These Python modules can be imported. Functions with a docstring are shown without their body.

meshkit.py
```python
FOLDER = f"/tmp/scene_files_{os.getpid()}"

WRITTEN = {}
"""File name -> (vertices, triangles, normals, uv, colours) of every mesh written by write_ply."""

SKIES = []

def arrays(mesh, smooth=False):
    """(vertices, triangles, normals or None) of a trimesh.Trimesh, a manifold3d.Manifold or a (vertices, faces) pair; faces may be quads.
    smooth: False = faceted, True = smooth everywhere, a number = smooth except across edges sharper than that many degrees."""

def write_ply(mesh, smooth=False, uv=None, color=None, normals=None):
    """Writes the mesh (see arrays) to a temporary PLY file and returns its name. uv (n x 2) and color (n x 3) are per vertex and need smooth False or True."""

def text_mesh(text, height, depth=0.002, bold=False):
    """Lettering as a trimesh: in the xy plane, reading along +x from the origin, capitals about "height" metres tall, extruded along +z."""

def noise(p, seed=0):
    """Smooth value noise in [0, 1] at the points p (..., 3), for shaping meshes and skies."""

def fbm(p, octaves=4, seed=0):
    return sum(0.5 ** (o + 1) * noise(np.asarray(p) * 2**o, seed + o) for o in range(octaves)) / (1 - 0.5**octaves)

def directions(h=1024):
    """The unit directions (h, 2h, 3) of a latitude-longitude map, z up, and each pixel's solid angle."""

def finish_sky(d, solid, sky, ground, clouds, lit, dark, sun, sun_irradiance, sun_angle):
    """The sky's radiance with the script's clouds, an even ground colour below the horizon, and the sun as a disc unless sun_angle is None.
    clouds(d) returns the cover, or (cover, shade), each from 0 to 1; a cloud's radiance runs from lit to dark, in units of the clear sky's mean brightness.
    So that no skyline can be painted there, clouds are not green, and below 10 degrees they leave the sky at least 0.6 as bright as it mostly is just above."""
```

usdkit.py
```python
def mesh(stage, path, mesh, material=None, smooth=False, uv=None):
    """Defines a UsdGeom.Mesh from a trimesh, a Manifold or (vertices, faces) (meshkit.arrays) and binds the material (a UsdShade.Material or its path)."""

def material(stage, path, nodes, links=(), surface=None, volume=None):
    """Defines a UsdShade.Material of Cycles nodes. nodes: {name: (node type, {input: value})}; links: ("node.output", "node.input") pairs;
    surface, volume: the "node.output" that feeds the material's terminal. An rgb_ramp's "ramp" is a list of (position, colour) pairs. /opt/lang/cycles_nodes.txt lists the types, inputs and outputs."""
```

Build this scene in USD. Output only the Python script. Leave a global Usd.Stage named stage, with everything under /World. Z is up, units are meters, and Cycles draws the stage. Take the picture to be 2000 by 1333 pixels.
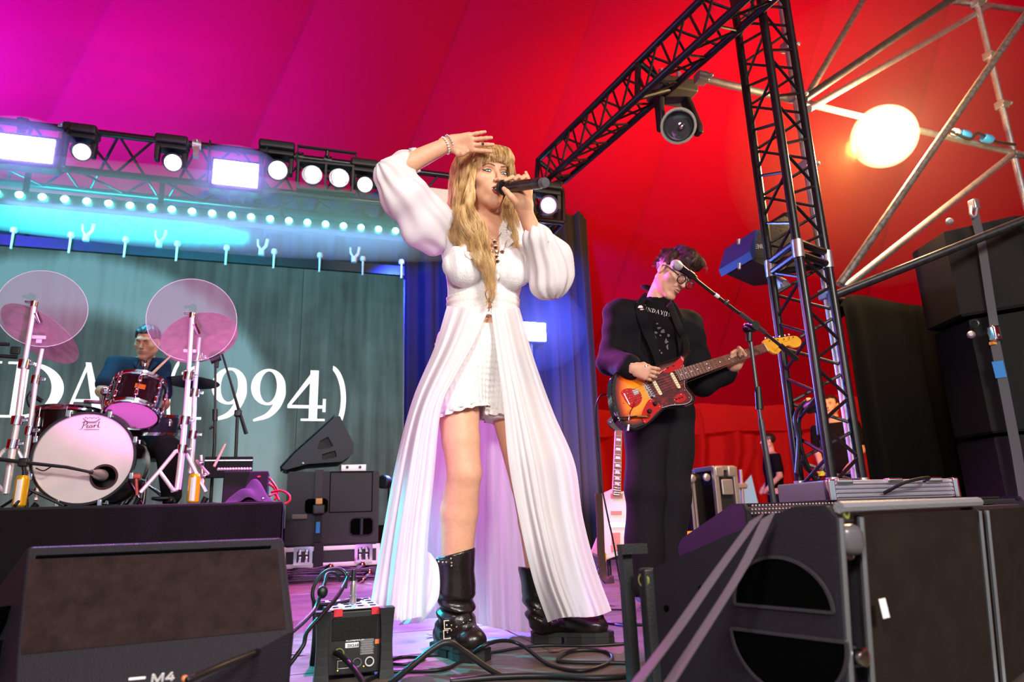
import math, random
import numpy as np, trimesh, shapely, usdkit, meshkit
from shapely.geometry import Polygon, LineString, Point, MultiPolygon, box as sbox
from shapely.ops import unary_union
from shapely import affinity
from pxr import Usd, UsdGeom, UsdLux, UsdShade, Gf, Sdf, Vt
from manifold3d import Manifold, Mesh as MMesh

# ------------------------------------------------------------------ stage, camera, sky, lights, exposure
stage = Usd.Stage.CreateInMemory()
UsdGeom.SetStageUpAxis(stage, "Z"); UsdGeom.SetStageMetersPerUnit(stage, 1.0)
UsdGeom.Xform.Define(stage, "/World"); UsdGeom.Scope.Define(stage, "/World/Looks")
rng = np.random.default_rng(7)
V = lambda *a: np.array(a, float)
def unit(v): v = np.asarray(v, float); return v / np.linalg.norm(v)

H = 0.40                                    # the lens stands 0.40 m above the stage deck, in the pit
FPX = 1330.0                                # focal length in pixels of a 2000 px wide picture (24 mm on full frame)
AX = unit((4200, 208, 1330)); AZ = np.array((-170, -5067, 1330.)); AZ = unit(AZ - AX * (AZ @ AX)); AY = np.cross(AZ, AX)
ROT = np.array([AX, AY, AZ])                # world axes in the camera's frame (x right, y down, z ahead)
EYE = V(0, 0, H)
cam = UsdGeom.Camera.Define(stage, "/World/camera")
cr, cu, cb = ROT @ V(1, 0, 0), ROT @ V(0, -1, 0), ROT @ V(0, 0, -1)
cam.AddTransformOp().Set(Gf.Matrix4d(*cr, 0, *cu, 0, *cb, 0, *EYE, 1))
cam.CreateHorizontalApertureAttr(36.0); cam.CreateFocalLengthAttr(36.0 * FPX / 2000)
cam.CreateClippingRangeAttr(Gf.Vec2f(0.05, 300.0))
cam.CreateFStopAttr(3.5); cam.CreateFocusDistanceAttr(2.45)
cam.CreateExposureAttr(0.0)

def ray(px, py): return ROT @ V((px - 1000) / FPX, (py - 666.5) / FPX, 1)
def at(px, py, y=None, z=None, x=None):
    """The point of the place that stands at a pixel of the photograph, on the plane given."""
    d = ray(px, py)
    t = y / d[1] if y is not None else (z - H) / d[2] if z is not None else x / d[0]
    return EYE + d * t

LK = "/World/Looks/"
def light(kind, name, pos, target, color, power, radius=0.05, size=None, cone=None, soft=0.3, spread=None):
    """A real lamp. power is intensity per area unless normalised."""
    L = getattr(UsdLux, kind).Define(stage, "/World/" + name)
    z = unit(np.asarray(pos, float) - np.asarray(target, float))
    x = unit(np.cross((0, 0, 1) if abs(z[2]) < .98 else (0, 1, 0), z)); y = np.cross(z, x)
    L.AddTransformOp().Set(Gf.Matrix4d(*x, 0, *y, 0, *z, 0, *pos, 1))
    L.CreateColorAttr(Gf.Vec3f(*color)); L.CreateIntensityAttr(power)
    L.CreateNormalizeAttr(True)
    if kind == "RectLight": L.CreateWidthAttr(size[0]); L.CreateHeightAttr(size[1])
    else: L.CreateRadiusAttr(radius)
    if cone:
        S = UsdLux.ShapingAPI.Apply(L.GetPrim()); S.CreateShapingConeAngleAttr(cone); S.CreateShapingConeSoftnessAttr(soft)
    return L

dome = UsdLux.DomeLight.Define(stage, "/World/daylight_sky")
dome.CreateIntensityAttr(1.0)
_sky = usdkit.material(stage, LK + "sky", {
    "tc": ("texture_coordinate", {}), "n": ("noise_texture", {"scale": 2.2, "detail": 5.0}),
    "r": ("rgb_ramp", {"ramp": [(0.35, (0.62, 0.74, 0.95)), (0.65, (1.0, 1.0, 1.0))]}),
    "b": ("background_shader", {"strength": .53})},
    [("tc.generated", "n.vector"), ("n.fac", "r.fac"), ("r.color", "b.color")], surface="b.background")
UsdShade.MaterialBindingAPI.Apply(dome.GetPrim()).Bind(_sky)
dome.GetPrim().CreateRelationship("light:shader")  # (kept empty)
# front of house: the lamps that light the singer from the pit side, and the daylight that comes in at the tent's open front
light("RectLight", "front_wash_lamp", V(1.6, -4.0, 3.4), V(1.2, 2.6, 1.0), (1.0, 0.93, 0.86), 126.0, size=(1.6, 0.9))
light("RectLight", "pit_flash_lamp", V(-0.5, -0.6, 1.5), V(1.1, 2.6, 0.9), (1.0, 0.95, 0.9), 17.0, size=(0.35, 0.35))
light("SphereLight", "blue_back_spot", V(1.62, 6.8, 1.75), V(0.8, 2.4, 0.5), (0.14, 0.22, 1.0), 230.0, radius=0.06, cone=38)
light("SphereLight", "cyan_back_spot", V(-1.3, 4.35, 2.3), V(0.12, 2.3, 0.0), (0.0, 0.80, 0.95), 420.0, radius=0.06, cone=11)
light("SphereLight", "magenta_floor_spot", V(0.35, 4.3, 2.6), V(0.9, 3.4, 0.0), (1.0, 0.12, 0.95), 300.0, radius=0.06, cone=50)
light("SphereLight", "magenta_roof_spot", V(-2.9, 5.3, 2.9), V(-1.9, 5.9, 4.3), (0.07, 0.02, 1.0), 900.0, radius=0.1, cone=75, soft=1.0)
light("SphereLight", "magenta_kit_lamp", V(-0.45, 3.0, 0.22), V(-1.02, 5.0, 1.95), (1.0, 0.22, 0.85), 80.0, radius=0.06, cone=22, soft=0.6)
light("SphereLight", "rose_wall_spot", V(2.4, 5.6, 0.5), V(4.9, 10.6, 2.7), (1.0, 0.55, 0.62), 260.0, radius=0.05, cone=26, soft=1.0)
light("SphereLight", "violet_roof_spot", V(-1.0, 5.45, 2.95), V(-0.9, 6.0, 4.4), (0.10, 0.02, 1.0), 230.0, radius=0.1, cone=70, soft=1.0)

# ------------------------------------------------------------------ helpers: naming, things, parts
_taken = {}
def numbered(parent, name):
    k = (parent, name); n = _taken.get(k, 0); _taken[k] = n + 1
    return f"{parent}/{name}" if n == 0 else f"{parent}/{name}_{n:03d}"
BASE = {}
def tag(p, label=None, cat=None, group=None, kind=None):
    p = p.GetPrim() if hasattr(p, "GetPrim") else p
    for k, v in (("label", label), ("category", cat), ("group", group), ("kind", kind)):
        if v: p.SetCustomDataByKey(k, v)
    return p
def thing(name, label, cat, loc=(0, 0, 0), group=None):
    """An Xform at the thing's base; its parts are given in world coordinates and stored relative to it."""
    path = numbered("/World", name)
    x = UsdGeom.Xform.Define(stage, path); x.AddTranslateOp().Set(Gf.Vec3d(*map(float, loc)))
    BASE[path] = np.asarray(loc, float)
    return tag(x, label, cat, group)
def base_of(path):
    return BASE.get("/".join(path.split("/")[:3]), np.zeros(3))
def cat_mesh(ms):
    out = []
    for m in ms if isinstance(ms, (list, tuple)) else [ms]:
        if isinstance(m, (list, tuple)): m = cat_mesh(m)
        if isinstance(m, Manifold):
            q = m.to_mesh(); m = trimesh.Trimesh(q.vert_properties[:, :3], q.tri_verts, process=False)
        out.append(m)
    return out[0] if len(out) == 1 else trimesh.util.concatenate([trimesh.Trimesh(o.vertices, o.faces, process=False) for o in out])
def obj(name, mesh, mat, parent=None, smooth=35, label=None, kind=None):
    pp = str((parent.GetPrim() if hasattr(parent, "GetPrim") else parent).GetPath()) if parent is not None else "/World"
    path = numbered(pp, name); m = cat_mesh(mesh)
    v = np.array(m.vertices) - (base_of(path) if parent is not None else 0)
    p = usdkit.mesh(stage, path, trimesh.Trimesh(v, m.faces, process=False), mat, smooth=smooth).GetPrim()
    if label: p.SetCustomDataByKey("label", label)
    if kind: p.SetCustomDataByKey("kind", kind)
    return p
def one(name, mesh, mat, label, cat, group=None, kind=None, smooth=35):
    return tag(obj(name, mesh, mat, None, smooth), label, cat, group, kind)
def struct(name, mesh, mat, parent=None, smooth=35):
    p = obj(name, mesh, mat, parent, smooth)
    return tag(p, kind="structure") if parent is None else p
def curves(name, strands, widths, mat, parent, kind=None, label=None):
    pp = str((parent.GetPrim() if hasattr(parent, "GetPrim") else parent).GetPath()); path = numbered(pp, name)
    c = UsdGeom.BasisCurves.Define(stage, path)
    pts = np.vstack(strands) - base_of(path)
    c.CreatePointsAttr(Vt.Vec3fArray.FromNumpy(pts.astype(np.float32)))
    c.CreateCurveVertexCountsAttr(Vt.IntArray([len(s) for s in strands]))
    c.CreateTypeAttr("linear")
    w = np.concatenate([np.full(len(s), widths) * np.linspace(1, .35, len(s)) for s in strands])
    c.CreateWidthsAttr(Vt.FloatArray.FromNumpy(w.astype(np.float32))); c.SetWidthsInterpolation("vertex")
    UsdShade.MaterialBindingAPI.Apply(c.GetPrim()).Bind(mat)
    return tag(c, label, None, None, kind)

# ------------------------------------------------------------------ helpers: materials
MATS = {}
def M(name, color=(.5, .5, .5), rough=.5, metal=0., bump=0., bscale=60., var=0., vscale=8., spec=.5, coat=0., sheen=0., **kw):
    name = name.replace(".", "_")
    """A principled material; var mixes in a darker noise, bump adds fine relief (object-independent, from position)."""
    if name in MATS: return MATS[name]
    n = {"p": ("principled_bsdf", {"base_color": color, "roughness": rough, "metallic": metal, "specular_ior_level": spec, "coat_weight": coat, "sheen_weight": sheen, **kw})}
    l = []
    if var or bump: n["g"] = ("texture_coordinate", {})
    if var:
        n["n"] = ("noise_texture", {"scale": vscale, "detail": 4.0, "roughness": .6})
        c = np.array(color)
        n["r"] = ("rgb_ramp", {"ramp": [(.3, tuple(c * (1 - var))), (.7, tuple(np.minimum(c * (1 + var * .6), 1)))]})
        l += [("g.object", "n.vector"), ("n.fac", "r.fac"), ("r.color", "p.base_color")]
    if bump:
        n["bn"] = ("noise_texture", {"scale": bscale, "detail": 3.0}); n["b"] = ("bump", {"strength": min(bump, 1.), "distance": .004})
        l += [("g.object", "bn.vector"), ("bn.fac", "b.height"), ("b.normal", "p.normal")]
    MATS[name] = usdkit.material(stage, LK + name, n, l, surface="p.BSDF"); return MATS[name]
def ME(name, color, strength):
    if name not in MATS:
        MATS[name] = usdkit.material(stage, LK + name, {"e": ("emission", {"color": color, "strength": strength})}, [], surface="e.emission")
    return MATS[name]

# ------------------------------------------------------------------ helpers: shapes
def frame(o, z, xhint=(1, 0, 0)):
    """4x4 whose z axis runs along z, x axis near xhint."""
    z = unit(z); x = np.asarray(xhint, float); x = x - z * (x @ z)
    if np.linalg.norm(x) < 1e-6: x = np.cross((0, 1, 0.01), z)
    x = unit(x); m = np.eye(4); m[:3, 0], m[:3, 1], m[:3, 2], m[:3, 3] = x, np.cross(z, x), z, o
    return m
def TM(v, f): return trimesh.Trimesh(np.asarray(v, float), np.asarray(f, int), process=False)
def xf(m, M4): m = m.copy(); m.apply_transform(M4); return m
def cyl(a, b, r, r2=None, n=14):
    a, b = np.asarray(a, float), np.asarray(b, float); L = np.linalg.norm(b - a)
    return lathe([(0, 0), (r, 0), (r if r2 is None else r2, L), (0, L)], n, frame(a, b - a))
def lathe(prof, n=24, M4=None):
    """Revolves (radius, height) pairs about z."""
    prof = np.asarray(prof, float); t = np.linspace(0, 2 * np.pi, n, endpoint=False)
    v = np.stack([np.outer(prof[:, 0], np.cos(t)), np.outer(prof[:, 0], np.sin(t)), np.repeat(prof[:, 1][:, None], n, 1)], -1).reshape(-1, 3)
    i, j = np.meshgrid(np.arange(len(prof) - 1), np.arange(n), indexing="ij"); k = (j + 1) % n
    q = np.stack([i * n + j, i * n + k, (i + 1) * n + k, (i + 1) * n + j], -1).reshape(-1, 4)
    m = TM(v, np.vstack([q[:, [0, 1, 2]], q[:, [0, 2, 3]]]))
    m = trimesh.Trimesh(m.vertices, m.faces, process=True); m.update_faces(m.nondegenerate_faces())
    return m if M4 is None else xf(m, M4)
def rbox(c, size, r=.006, M4=None, seg=2):
    """A box with chamfered or rounded edges."""
    s = np.asarray(size, float) / 2; r = min(r, s.min() * .95)
    pts = []
    for sx in (-1, 1):
        for sy in (-1, 1):
            for sz in (-1, 1):
                q = V(sx, sy, sz) * (s - r)
                for a in ((r, 0, 0), (0, r, 0), (0, 0, r)) if seg < 2 else [(r, 0, 0), (0, r, 0), (0, 0, r), (r * .7, r * .7, 0), (r * .7, 0, r * .7), (0, r * .7, r * .7)]:
                    pts.append(q + V(sx, sy, sz) * a)
    h = Manifold.hull_points(np.array(pts)); q = h.to_mesh()
    m = TM(q.vert_properties[:, :3], q.tri_verts); m.apply_translation(c)
    return m if M4 is None else xf(m, M4)
def box(c, size, M4=None):
    m = trimesh.creation.box(size); m.apply_translation(c)
    return m if M4 is None else xf(m, M4)
def hull(pts):
    q = Manifold.hull_points(np.asarray(pts, float)).to_mesh(); return TM(q.vert_properties[:, :3], q.tri_verts)
def spline(pts, n=10):
    """Catmull-Rom through the points."""
    P = np.asarray(pts, float); P = np.vstack([2 * P[0] - P[1], P, 2 * P[-1] - P[-2]]); out = []
    t = np.linspace(0, 1, n, endpoint=False)[:, None]
    for i in range(1, len(P) - 2):
        a, b, c, d = P[i - 1:i + 3]
        out.append(.5 * (2 * b + (c - a) * t + (2 * a - 5 * b + 4 * c - d) * t ** 2 + (3 * b - a - 3 * c + d) * t ** 3))
    return np.vstack(out + [P[-2:-1]])
def tube(pts, r, n=8, smooth=0, cap=True, flat=None):
    """Sweeps a circle (or an ellipse, flat = (ratio, up)) along the points; r may vary."""
    P = spline(pts, smooth) if smooth else np.asarray(pts, float)
    if np.ndim(r): r = np.interp(np.linspace(0, 1, len(P)), np.linspace(0, 1, len(r)), r)
    r = np.broadcast_to(np.asarray(r, float), (len(P),))
    T = np.gradient(P, axis=0); T /= np.maximum(np.linalg.norm(T, axis=1, keepdims=True), 1e-9)
    u = unit(np.cross(T[0], (0, 0, 1) if abs(T[0][2]) < .9 else (1, 0, 0))); U = []
    for t in T:
        u = u - t * (u @ t); u = unit(u); U.append(u)
    U = np.array(U)
    if flat is not None:
        up = np.asarray(flat[1], float); U = np.cross(T, up); U /= np.maximum(np.linalg.norm(U, axis=1, keepdims=True), 1e-9)
    W = np.cross(T, U); a = np.linspace(0, 2 * np.pi, n, endpoint=False); k = 1 if flat is None else flat[0]
    v = (P[:, None] + r[:, None, None] * (U[:, None] * np.cos(a)[None, :, None] + k * W[:, None] * np.sin(a)[None, :, None])).reshape(-1, 3)
    m = len(P); i, j = np.meshgrid(np.arange(m - 1), np.arange(n), indexing="ij"); jj = (j + 1) % n
    q = np.stack([i * n + j, i * n + jj, (i + 1) * n + jj, (i + 1) * n + j], -1).reshape(-1, 4)
    f = np.vstack([q[:, [0, 1, 2]], q[:, [0, 2, 3]]])
    if cap:
        v = np.vstack([v, P[0], P[-1]]); c0, c1 = m * n, m * n + 1; j = np.arange(n); jj = (j + 1) % n
        f = np.vstack([f, np.stack([np.full(n, c0), jj, j], 1), np.stack([np.full(n, c1), (m - 1) * n + j, (m - 1) * n + jj], 1)])
    return TM(v, f)
def prism(poly, d, M4=None, z0=0.):
    """Extrudes a shapely polygon (or point list) by d along z from z0."""
    if not hasattr(poly, "geom_type"): poly = Polygon(poly)
    gs = [g for g in getattr(poly, "geoms", [poly]) if g.geom_type == "Polygon" and g.area > 1e-9]
    m = cat_mesh([trimesh.creation.extrude_polygon(g, d, engine="earcut") for g in gs]); m.apply_translation((0, 0, z0))
    return m if M4 is None else xf(m, M4)
def bevel_prism(poly, d, b, M4=None):
    """An extrusion whose top and bottom edges are chamfered by b."""
    m = cat_mesh([prism(poly, d - 2 * b, z0=b)])
    out = [m]
    for k in (1, 2):
        out += [prism(poly.buffer(-b * k / 2), b / 2, z0=d - b + b / 2 * (k - 1)), prism(poly.buffer(-b * k / 2), b / 2, z0=b - b / 2 * k)]
    m = cat_mesh(out); return m if M4 is None else xf(m, M4)
def grid(P, thick=0., close=False):
    """A sheet over an (n, m, 3) grid of points, given a thickness along its normals."""
    n, m = P.shape[:2]; idx = np.arange(n * m).reshape(n, m)
    if close: idx = np.hstack([idx, idx[:, :1]])
    a, b, c, d = idx[:-1, :-1].ravel(), idx[1:, :-1].ravel(), idx[1:, 1:].ravel(), idx[:-1, 1:].ravel()
    f = np.vstack([np.stack([a, b, c], 1), np.stack([a, c, d], 1)]); v = P.reshape(-1, 3)
    if not thick: return TM(v, f)
    N = TM(v, f).vertex_normals; k = len(v)
    e = [np.stack([x[:-1], x[1:]], 1) for x in ((idx[0], idx[-1][::-1]) if close else (idx[0], idx[-1][::-1], idx[::-1, 0], idx[:, -1]))]
    e = np.vstack(e); s = np.vstack([np.stack([e[:, 0], e[:, 1], e[:, 1] + k], 1), np.stack([e[:, 0], e[:, 1] + k, e[:, 0] + k], 1)])
    return TM(np.vstack([v, v - N * thick]), np.vstack([f, f[:, ::-1] + k, s]))
def sphere(c, r, sub=2, scale=None):
    m = trimesh.creation.icosphere(sub, r)
    if scale is not None: m.apply_scale(scale)
    m.apply_translation(c); return m
def copies(first, spots, labels=None):
    """Further individuals of a thing: instanceable references of the first, each moved by an offset."""
    first = first.GetPrim() if hasattr(first, "GetPrim") else first
    was = first.GetCustomData(); name = str(first.GetPath()).split("/")[-1]; out = []
    for k, off in enumerate(spots):
        path = numbered("/World", name); x = UsdGeom.Xform.Define(stage, path)
        x.GetPrim().GetReferences().AddInternalReference(first.GetPath()); x.GetPrim().SetInstanceable(True)
        b = BASE[str(first.GetPath())]; BASE[path] = b + off
        x.ClearXformOpOrder(); x.AddTranslateOp().Set(Gf.Vec3d(*map(float, b + np.asarray(off))))
        tag(x, (labels[k] if labels else was["label"]), was["category"], was.get("group")); out.append(x.GetPrim())
    return out
# ------------------------------------------------------------------ helpers: solids from distance fields (bodies, boots, clothes)
def smin(a, b, k):
    if k <= 0: return np.minimum(a, b)
    h = np.maximum(k - np.abs(a - b), 0) / k; return np.minimum(a, b) - h * h * k * .25
def cone_d(p, a, b, ra, rb):
    a, b = np.asarray(a, float), np.asarray(b, float); ab = b - a
    t = np.clip(((p - a) @ ab) / max(ab @ ab, 1e-12), 0, 1)
    return np.linalg.norm(p - a - t[:, None] * ab, axis=1) - (ra + t * (rb - ra))
def ell_d(p, c, r, R=None):
    q = p - np.asarray(c, float)
    if R is not None: q = q @ R
    r = np.asarray(r, float); k0 = np.linalg.norm(q / r, axis=1); k1 = np.linalg.norm(q / r ** 2, axis=1)
    return k0 * (k0 - 1) / np.maximum(k1, 1e-9)
def field(prims):
    """prims: ('c', a, b, ra, rb, k) round cone, ('e', centre, radii, R, k) ellipsoid, ('-c' / '-e') the same cut away."""
    def f(p):
        d = None
        for q in prims:
            x = cone_d(p, *q[1:5]) if q[0][-1] == "c" else ell_d(p, *q[1:4])
            k = q[-1]
            d = x if d is None else -smin(-d, x, k) if q[0][0] == "-" else smin(d, x, k)
        return d
    return f
def bounds(prims, pad=.02):
    lo, hi = np.full(3, 1e9), np.full(3, -1e9)
    for q in prims:
        if q[0][0] == "-": continue
        for c, r in ([(q[1], q[3]), (q[2], q[4])] if q[0] == "c" else [(q[1], max(q[2]))]):
            lo = np.minimum(lo, np.asarray(c) - r - pad); hi = np.maximum(hi, np.asarray(c) + r + pad)
    return lo, hi
def surface(f, lo, hi, h, it=1):
    """Surface nets of the zero set of f, sampled sparsely at spacing h; returns a closed trimesh."""
    lo = np.asarray(lo, float); B = 8
    nb = np.maximum(np.ceil((np.asarray(hi) - lo) / (h * B)).astype(int), 1); n = nb * B + 1
    c = np.stack(np.meshgrid(*[np.arange(k) for k in nb], indexing="ij"), -1).reshape(-1, 3)
    dc = f(lo + (c + .5) * B * h); near = np.abs(dc) < B * h * 1.25
    D = np.where(dc < 0, -1., 1.).reshape(nb).repeat(B, 0).repeat(B, 1).repeat(B, 2)
    D = np.pad(D, ((0, 1),) * 3, mode="edge").astype(np.float32)
    mask = np.zeros(n, bool); o = np.arange(B + 1)
    bl = c[near] * B
    ii = (bl[:, None, None, None, :] + np.stack(np.meshgrid(o, o, o, indexing="ij"), -1)[None]).reshape(-1, 3)
    mask[ii[:, 0], ii[:, 1], ii[:, 2]] = True
    q = np.argwhere(mask)
    for s in range(0, len(q), 400000):
        w = q[s:s + 400000]; D[w[:, 0], w[:, 1], w[:, 2]] = f(lo + w * h)
    for ax in range(3):
        sl = [slice(None)] * 3
        for e in (0, -1): sl[ax] = e; D[tuple(sl)] = np.maximum(D[tuple(sl)], 1e-3)
    S = D < 0; nx, ny, nz = n
    corners = [(a, b, d) for a in (0, 1) for b in (0, 1) for d in (0, 1)]
    cnt = sum(S[a:nx - 1 + a, b:ny - 1 + b, d:nz - 1 + d].astype(np.int8) for a, b, d in corners)
    cells = np.argwhere((cnt > 0) & (cnt < 8)); idx = np.full((nx - 1, ny - 1, nz - 1), -1, np.int32); idx[tuple(cells.T)] = np.arange(len(cells))
    val = np.stack([D[cells[:, 0] + a, cells[:, 1] + b, cells[:, 2] + d] for a, b, d in corners], 1)
    acc, num = np.zeros((len(cells), 3)), np.zeros(len(cells))
    for i in range(8):
        for j in range(i + 1, 8):
            A, Bc = np.array(corners[i]), np.array(corners[j])
            if np.abs(A - Bc).sum() != 1: continue
            va, vb = val[:, i], val[:, j]; x = (va < 0) != (vb < 0); t = np.where(x, va / np.where(x, va - vb, 1), 0)
            acc += np.where(x[:, None], A + t[:, None] * (Bc - A), 0); num += x
    v = lo + (cells + acc / num[:, None]) * h; F = []
    for ax in range(3):
        a1, a2 = [(1, 2), (2, 0), (0, 1)][ax]
        sl0, sl1 = [slice(1, -1)] * 3, [slice(1, -1)] * 3; sl0[ax], sl1[ax] = slice(0, -1), slice(1, None)
        s0, s1 = S[tuple(sl0)], S[tuple(sl1)]
        for flip, m in ((False, s0 & ~s1), (True, ~s0 & s1)):
            e = np.argwhere(m)
            if not len(e): continue
            e = e + 1; e[:, ax] -= 1; d1, d2 = np.zeros(3, int), np.zeros(3, int); d1[a1] = 1; d2[a2] = 1
            g = lambda w: idx[w[:, 0], w[:, 1], w[:, 2]]
            qd = np.stack([g(e - d1 - d2), g(e - d2), g(e), g(e - d1)], 1)
            F.append(qd[:, ::-1] if flip else qd)
    F = np.vstack(F); f3 = np.vstack([F[:, [0, 1, 2]], F[:, [0, 2, 3]]])
    for _ in range(it):                       # settle the vertices onto the surface
        e = h * .3; d0 = f(v); g = np.stack([f(v + e * np.eye(3)[k]) - d0 for k in range(3)], 1) / e
        v = v - g * np.clip(d0 / np.maximum((g * g).sum(1), .2), -h, h)[:, None]
    return TM(v, f3)
def blob(prims, h, f=None, pad=.02, it=1):
    lo, hi = bounds(prims, pad); return surface(f or field(prims), lo, hi, h, it)
def weld(ms):
    """One continuous closed surface from overlapping closed ones."""
    try:
        out = None
        for m in ms:
            m = trimesh.Trimesh(m.vertices, m.faces, process=True)
            q = Manifold(MMesh(np.asarray(m.vertices, np.float32), np.asarray(m.faces, np.uint32)))
            if q.status().name != "NoError" or q.is_empty(): raise ValueError(q.status())
            out = q if out is None else out + q
        r = out.to_mesh(); return TM(r.vert_properties[:, :3], r.tri_verts)
    except Exception as e:
        print("weld fell back:", e); return cat_mesh(ms)
# ------------------------------------------------------------------ the setting: deck, ground, tent, drape
black_cloth = M("black_cloth", (.006, .0055, .007), .9, bump=.4, bscale=90, spec=.2)
deck_m = []
for k, c in enumerate([(.125, .095, .08), (.14, .105, .085), (.11, .085, .07)]):
    deck_m.append(usdkit.material(stage, LK + f"deck_wood_{k}", {
        "g": ("geometry", {}), "m": ("mapping", {"scale": (1.2, 14, 6), "location": (k * 3.1, k * 1.7, 0)}), "n": ("noise_texture", {"scale": 2.2, "detail": 6.0, "roughness": .65}),
        "r": ("rgb_ramp", {"ramp": [(.25, tuple(np.array(c) * .55)), (.5, c), (.75, tuple(np.array(c) * 1.35))]}),
        "n2": ("noise_texture", {"scale": 5.0, "detail": 5.0}), "r2": ("rgb_ramp", {"ramp": [(.35, (.3, .3, .3)), (.65, (.62, .62, .62))]}),
        "b": ("bump", {"strength": .35, "distance": .003}), "p": ("principled_bsdf", {"specular_ior_level": .5})},
        [("g.position", "m.vector"), ("m.vector", "n.vector"), ("n.fac", "r.fac"), ("r.color", "p.base_color"), ("g.position", "n2.vector"), ("n2.fac", "r2.fac"), ("r2.color", "p.roughness"), ("n.fac", "b.height"), ("b.normal", "p.normal")], surface="p.BSDF"))
FY0 = 0.95
floor = struct("floor", box((2.2, (FY0 + 8.9) / 2, -.045), (11.6, 8.9 - FY0, .05)), M("deck_frame", (.03, .03, .03), .7))
kk = 0
for j, y in enumerate(np.arange(FY0, 8.8, .61)):
    for x in np.arange(-3.6 - (j % 2) * 1.1, 8.0, 2.2):
        x0, x1 = max(x, -3.6), min(x + 2.2, 8.0)
        if x1 - x0 < .1: continue
        obj("deck_board", rbox(((x0 + x1) / 2, y + .305, -.0105), (x1 - x0 - .005, .605, .021), .002, seg=1), deck_m[kk % 3], floor); kk += 1
struct("stage_front", box((2.2, FY0 + .01, -.66), (11.6, .02, 1.18)), black_cloth)
struct("ground", box((0, 8, -1.3), (90, 90, .1)), M("trampled_grass", (.11, .10, .055), .95, var=.4, vscale=3))

# the big-top: a cone of red canvas in gores, open on the audience side, with a valance and a pleated wall below the eaves
def canvas(name, c, t, fac):
    return usdkit.material(stage, LK + name, {
        "g": ("geometry", {}), "n": ("noise_texture", {"scale": .35, "detail": 3.0}), "r": ("rgb_ramp", {"ramp": [(.3, tuple(np.array(t) * .86)), (.7, t)]}),
        "n2": ("noise_texture", {"scale": 1.4, "detail": 4.0}), "b": ("bump", {"strength": .25, "distance": .05}),
        "d": ("diffuse_bsdf", {"color": c}), "t": ("translucent_bsdf", {}), "x": ("mix_closure", {"fac": fac})},
        [("g.position", "n.vector"), ("n.fac", "r.fac"), ("r.color", "t.color"), ("g.position", "n2.vector"), ("n2.fac", "b.height"), ("b.normal", "d.normal"), ("d.BSDF", "x.closure1"), ("t.BSDF", "x.closure2")], surface="x.closure")
red_roof = canvas("red_roof_canvas", (.60, .008, .046), (.84, .0, .010), .62)
red_wall = canvas("red_wall_canvas", (.78, .035, .025), (.95, .012, .012), .6)
AP = V(2.6, -1.5, 8.2); RE = 13.6; ZE = 2.45; NG = 22
TC = V(AP[0], AP[1])
def eave(a, r=RE, z=ZE): return V(TC[0] + r * math.cos(a), TC[1] + r * math.sin(a), z)
ceil = UsdGeom.Xform.Define(stage, "/World/ceiling"); tag(ceil, kind="structure")
A0 = math.radians(-25); A1 = math.radians(205)
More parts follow.
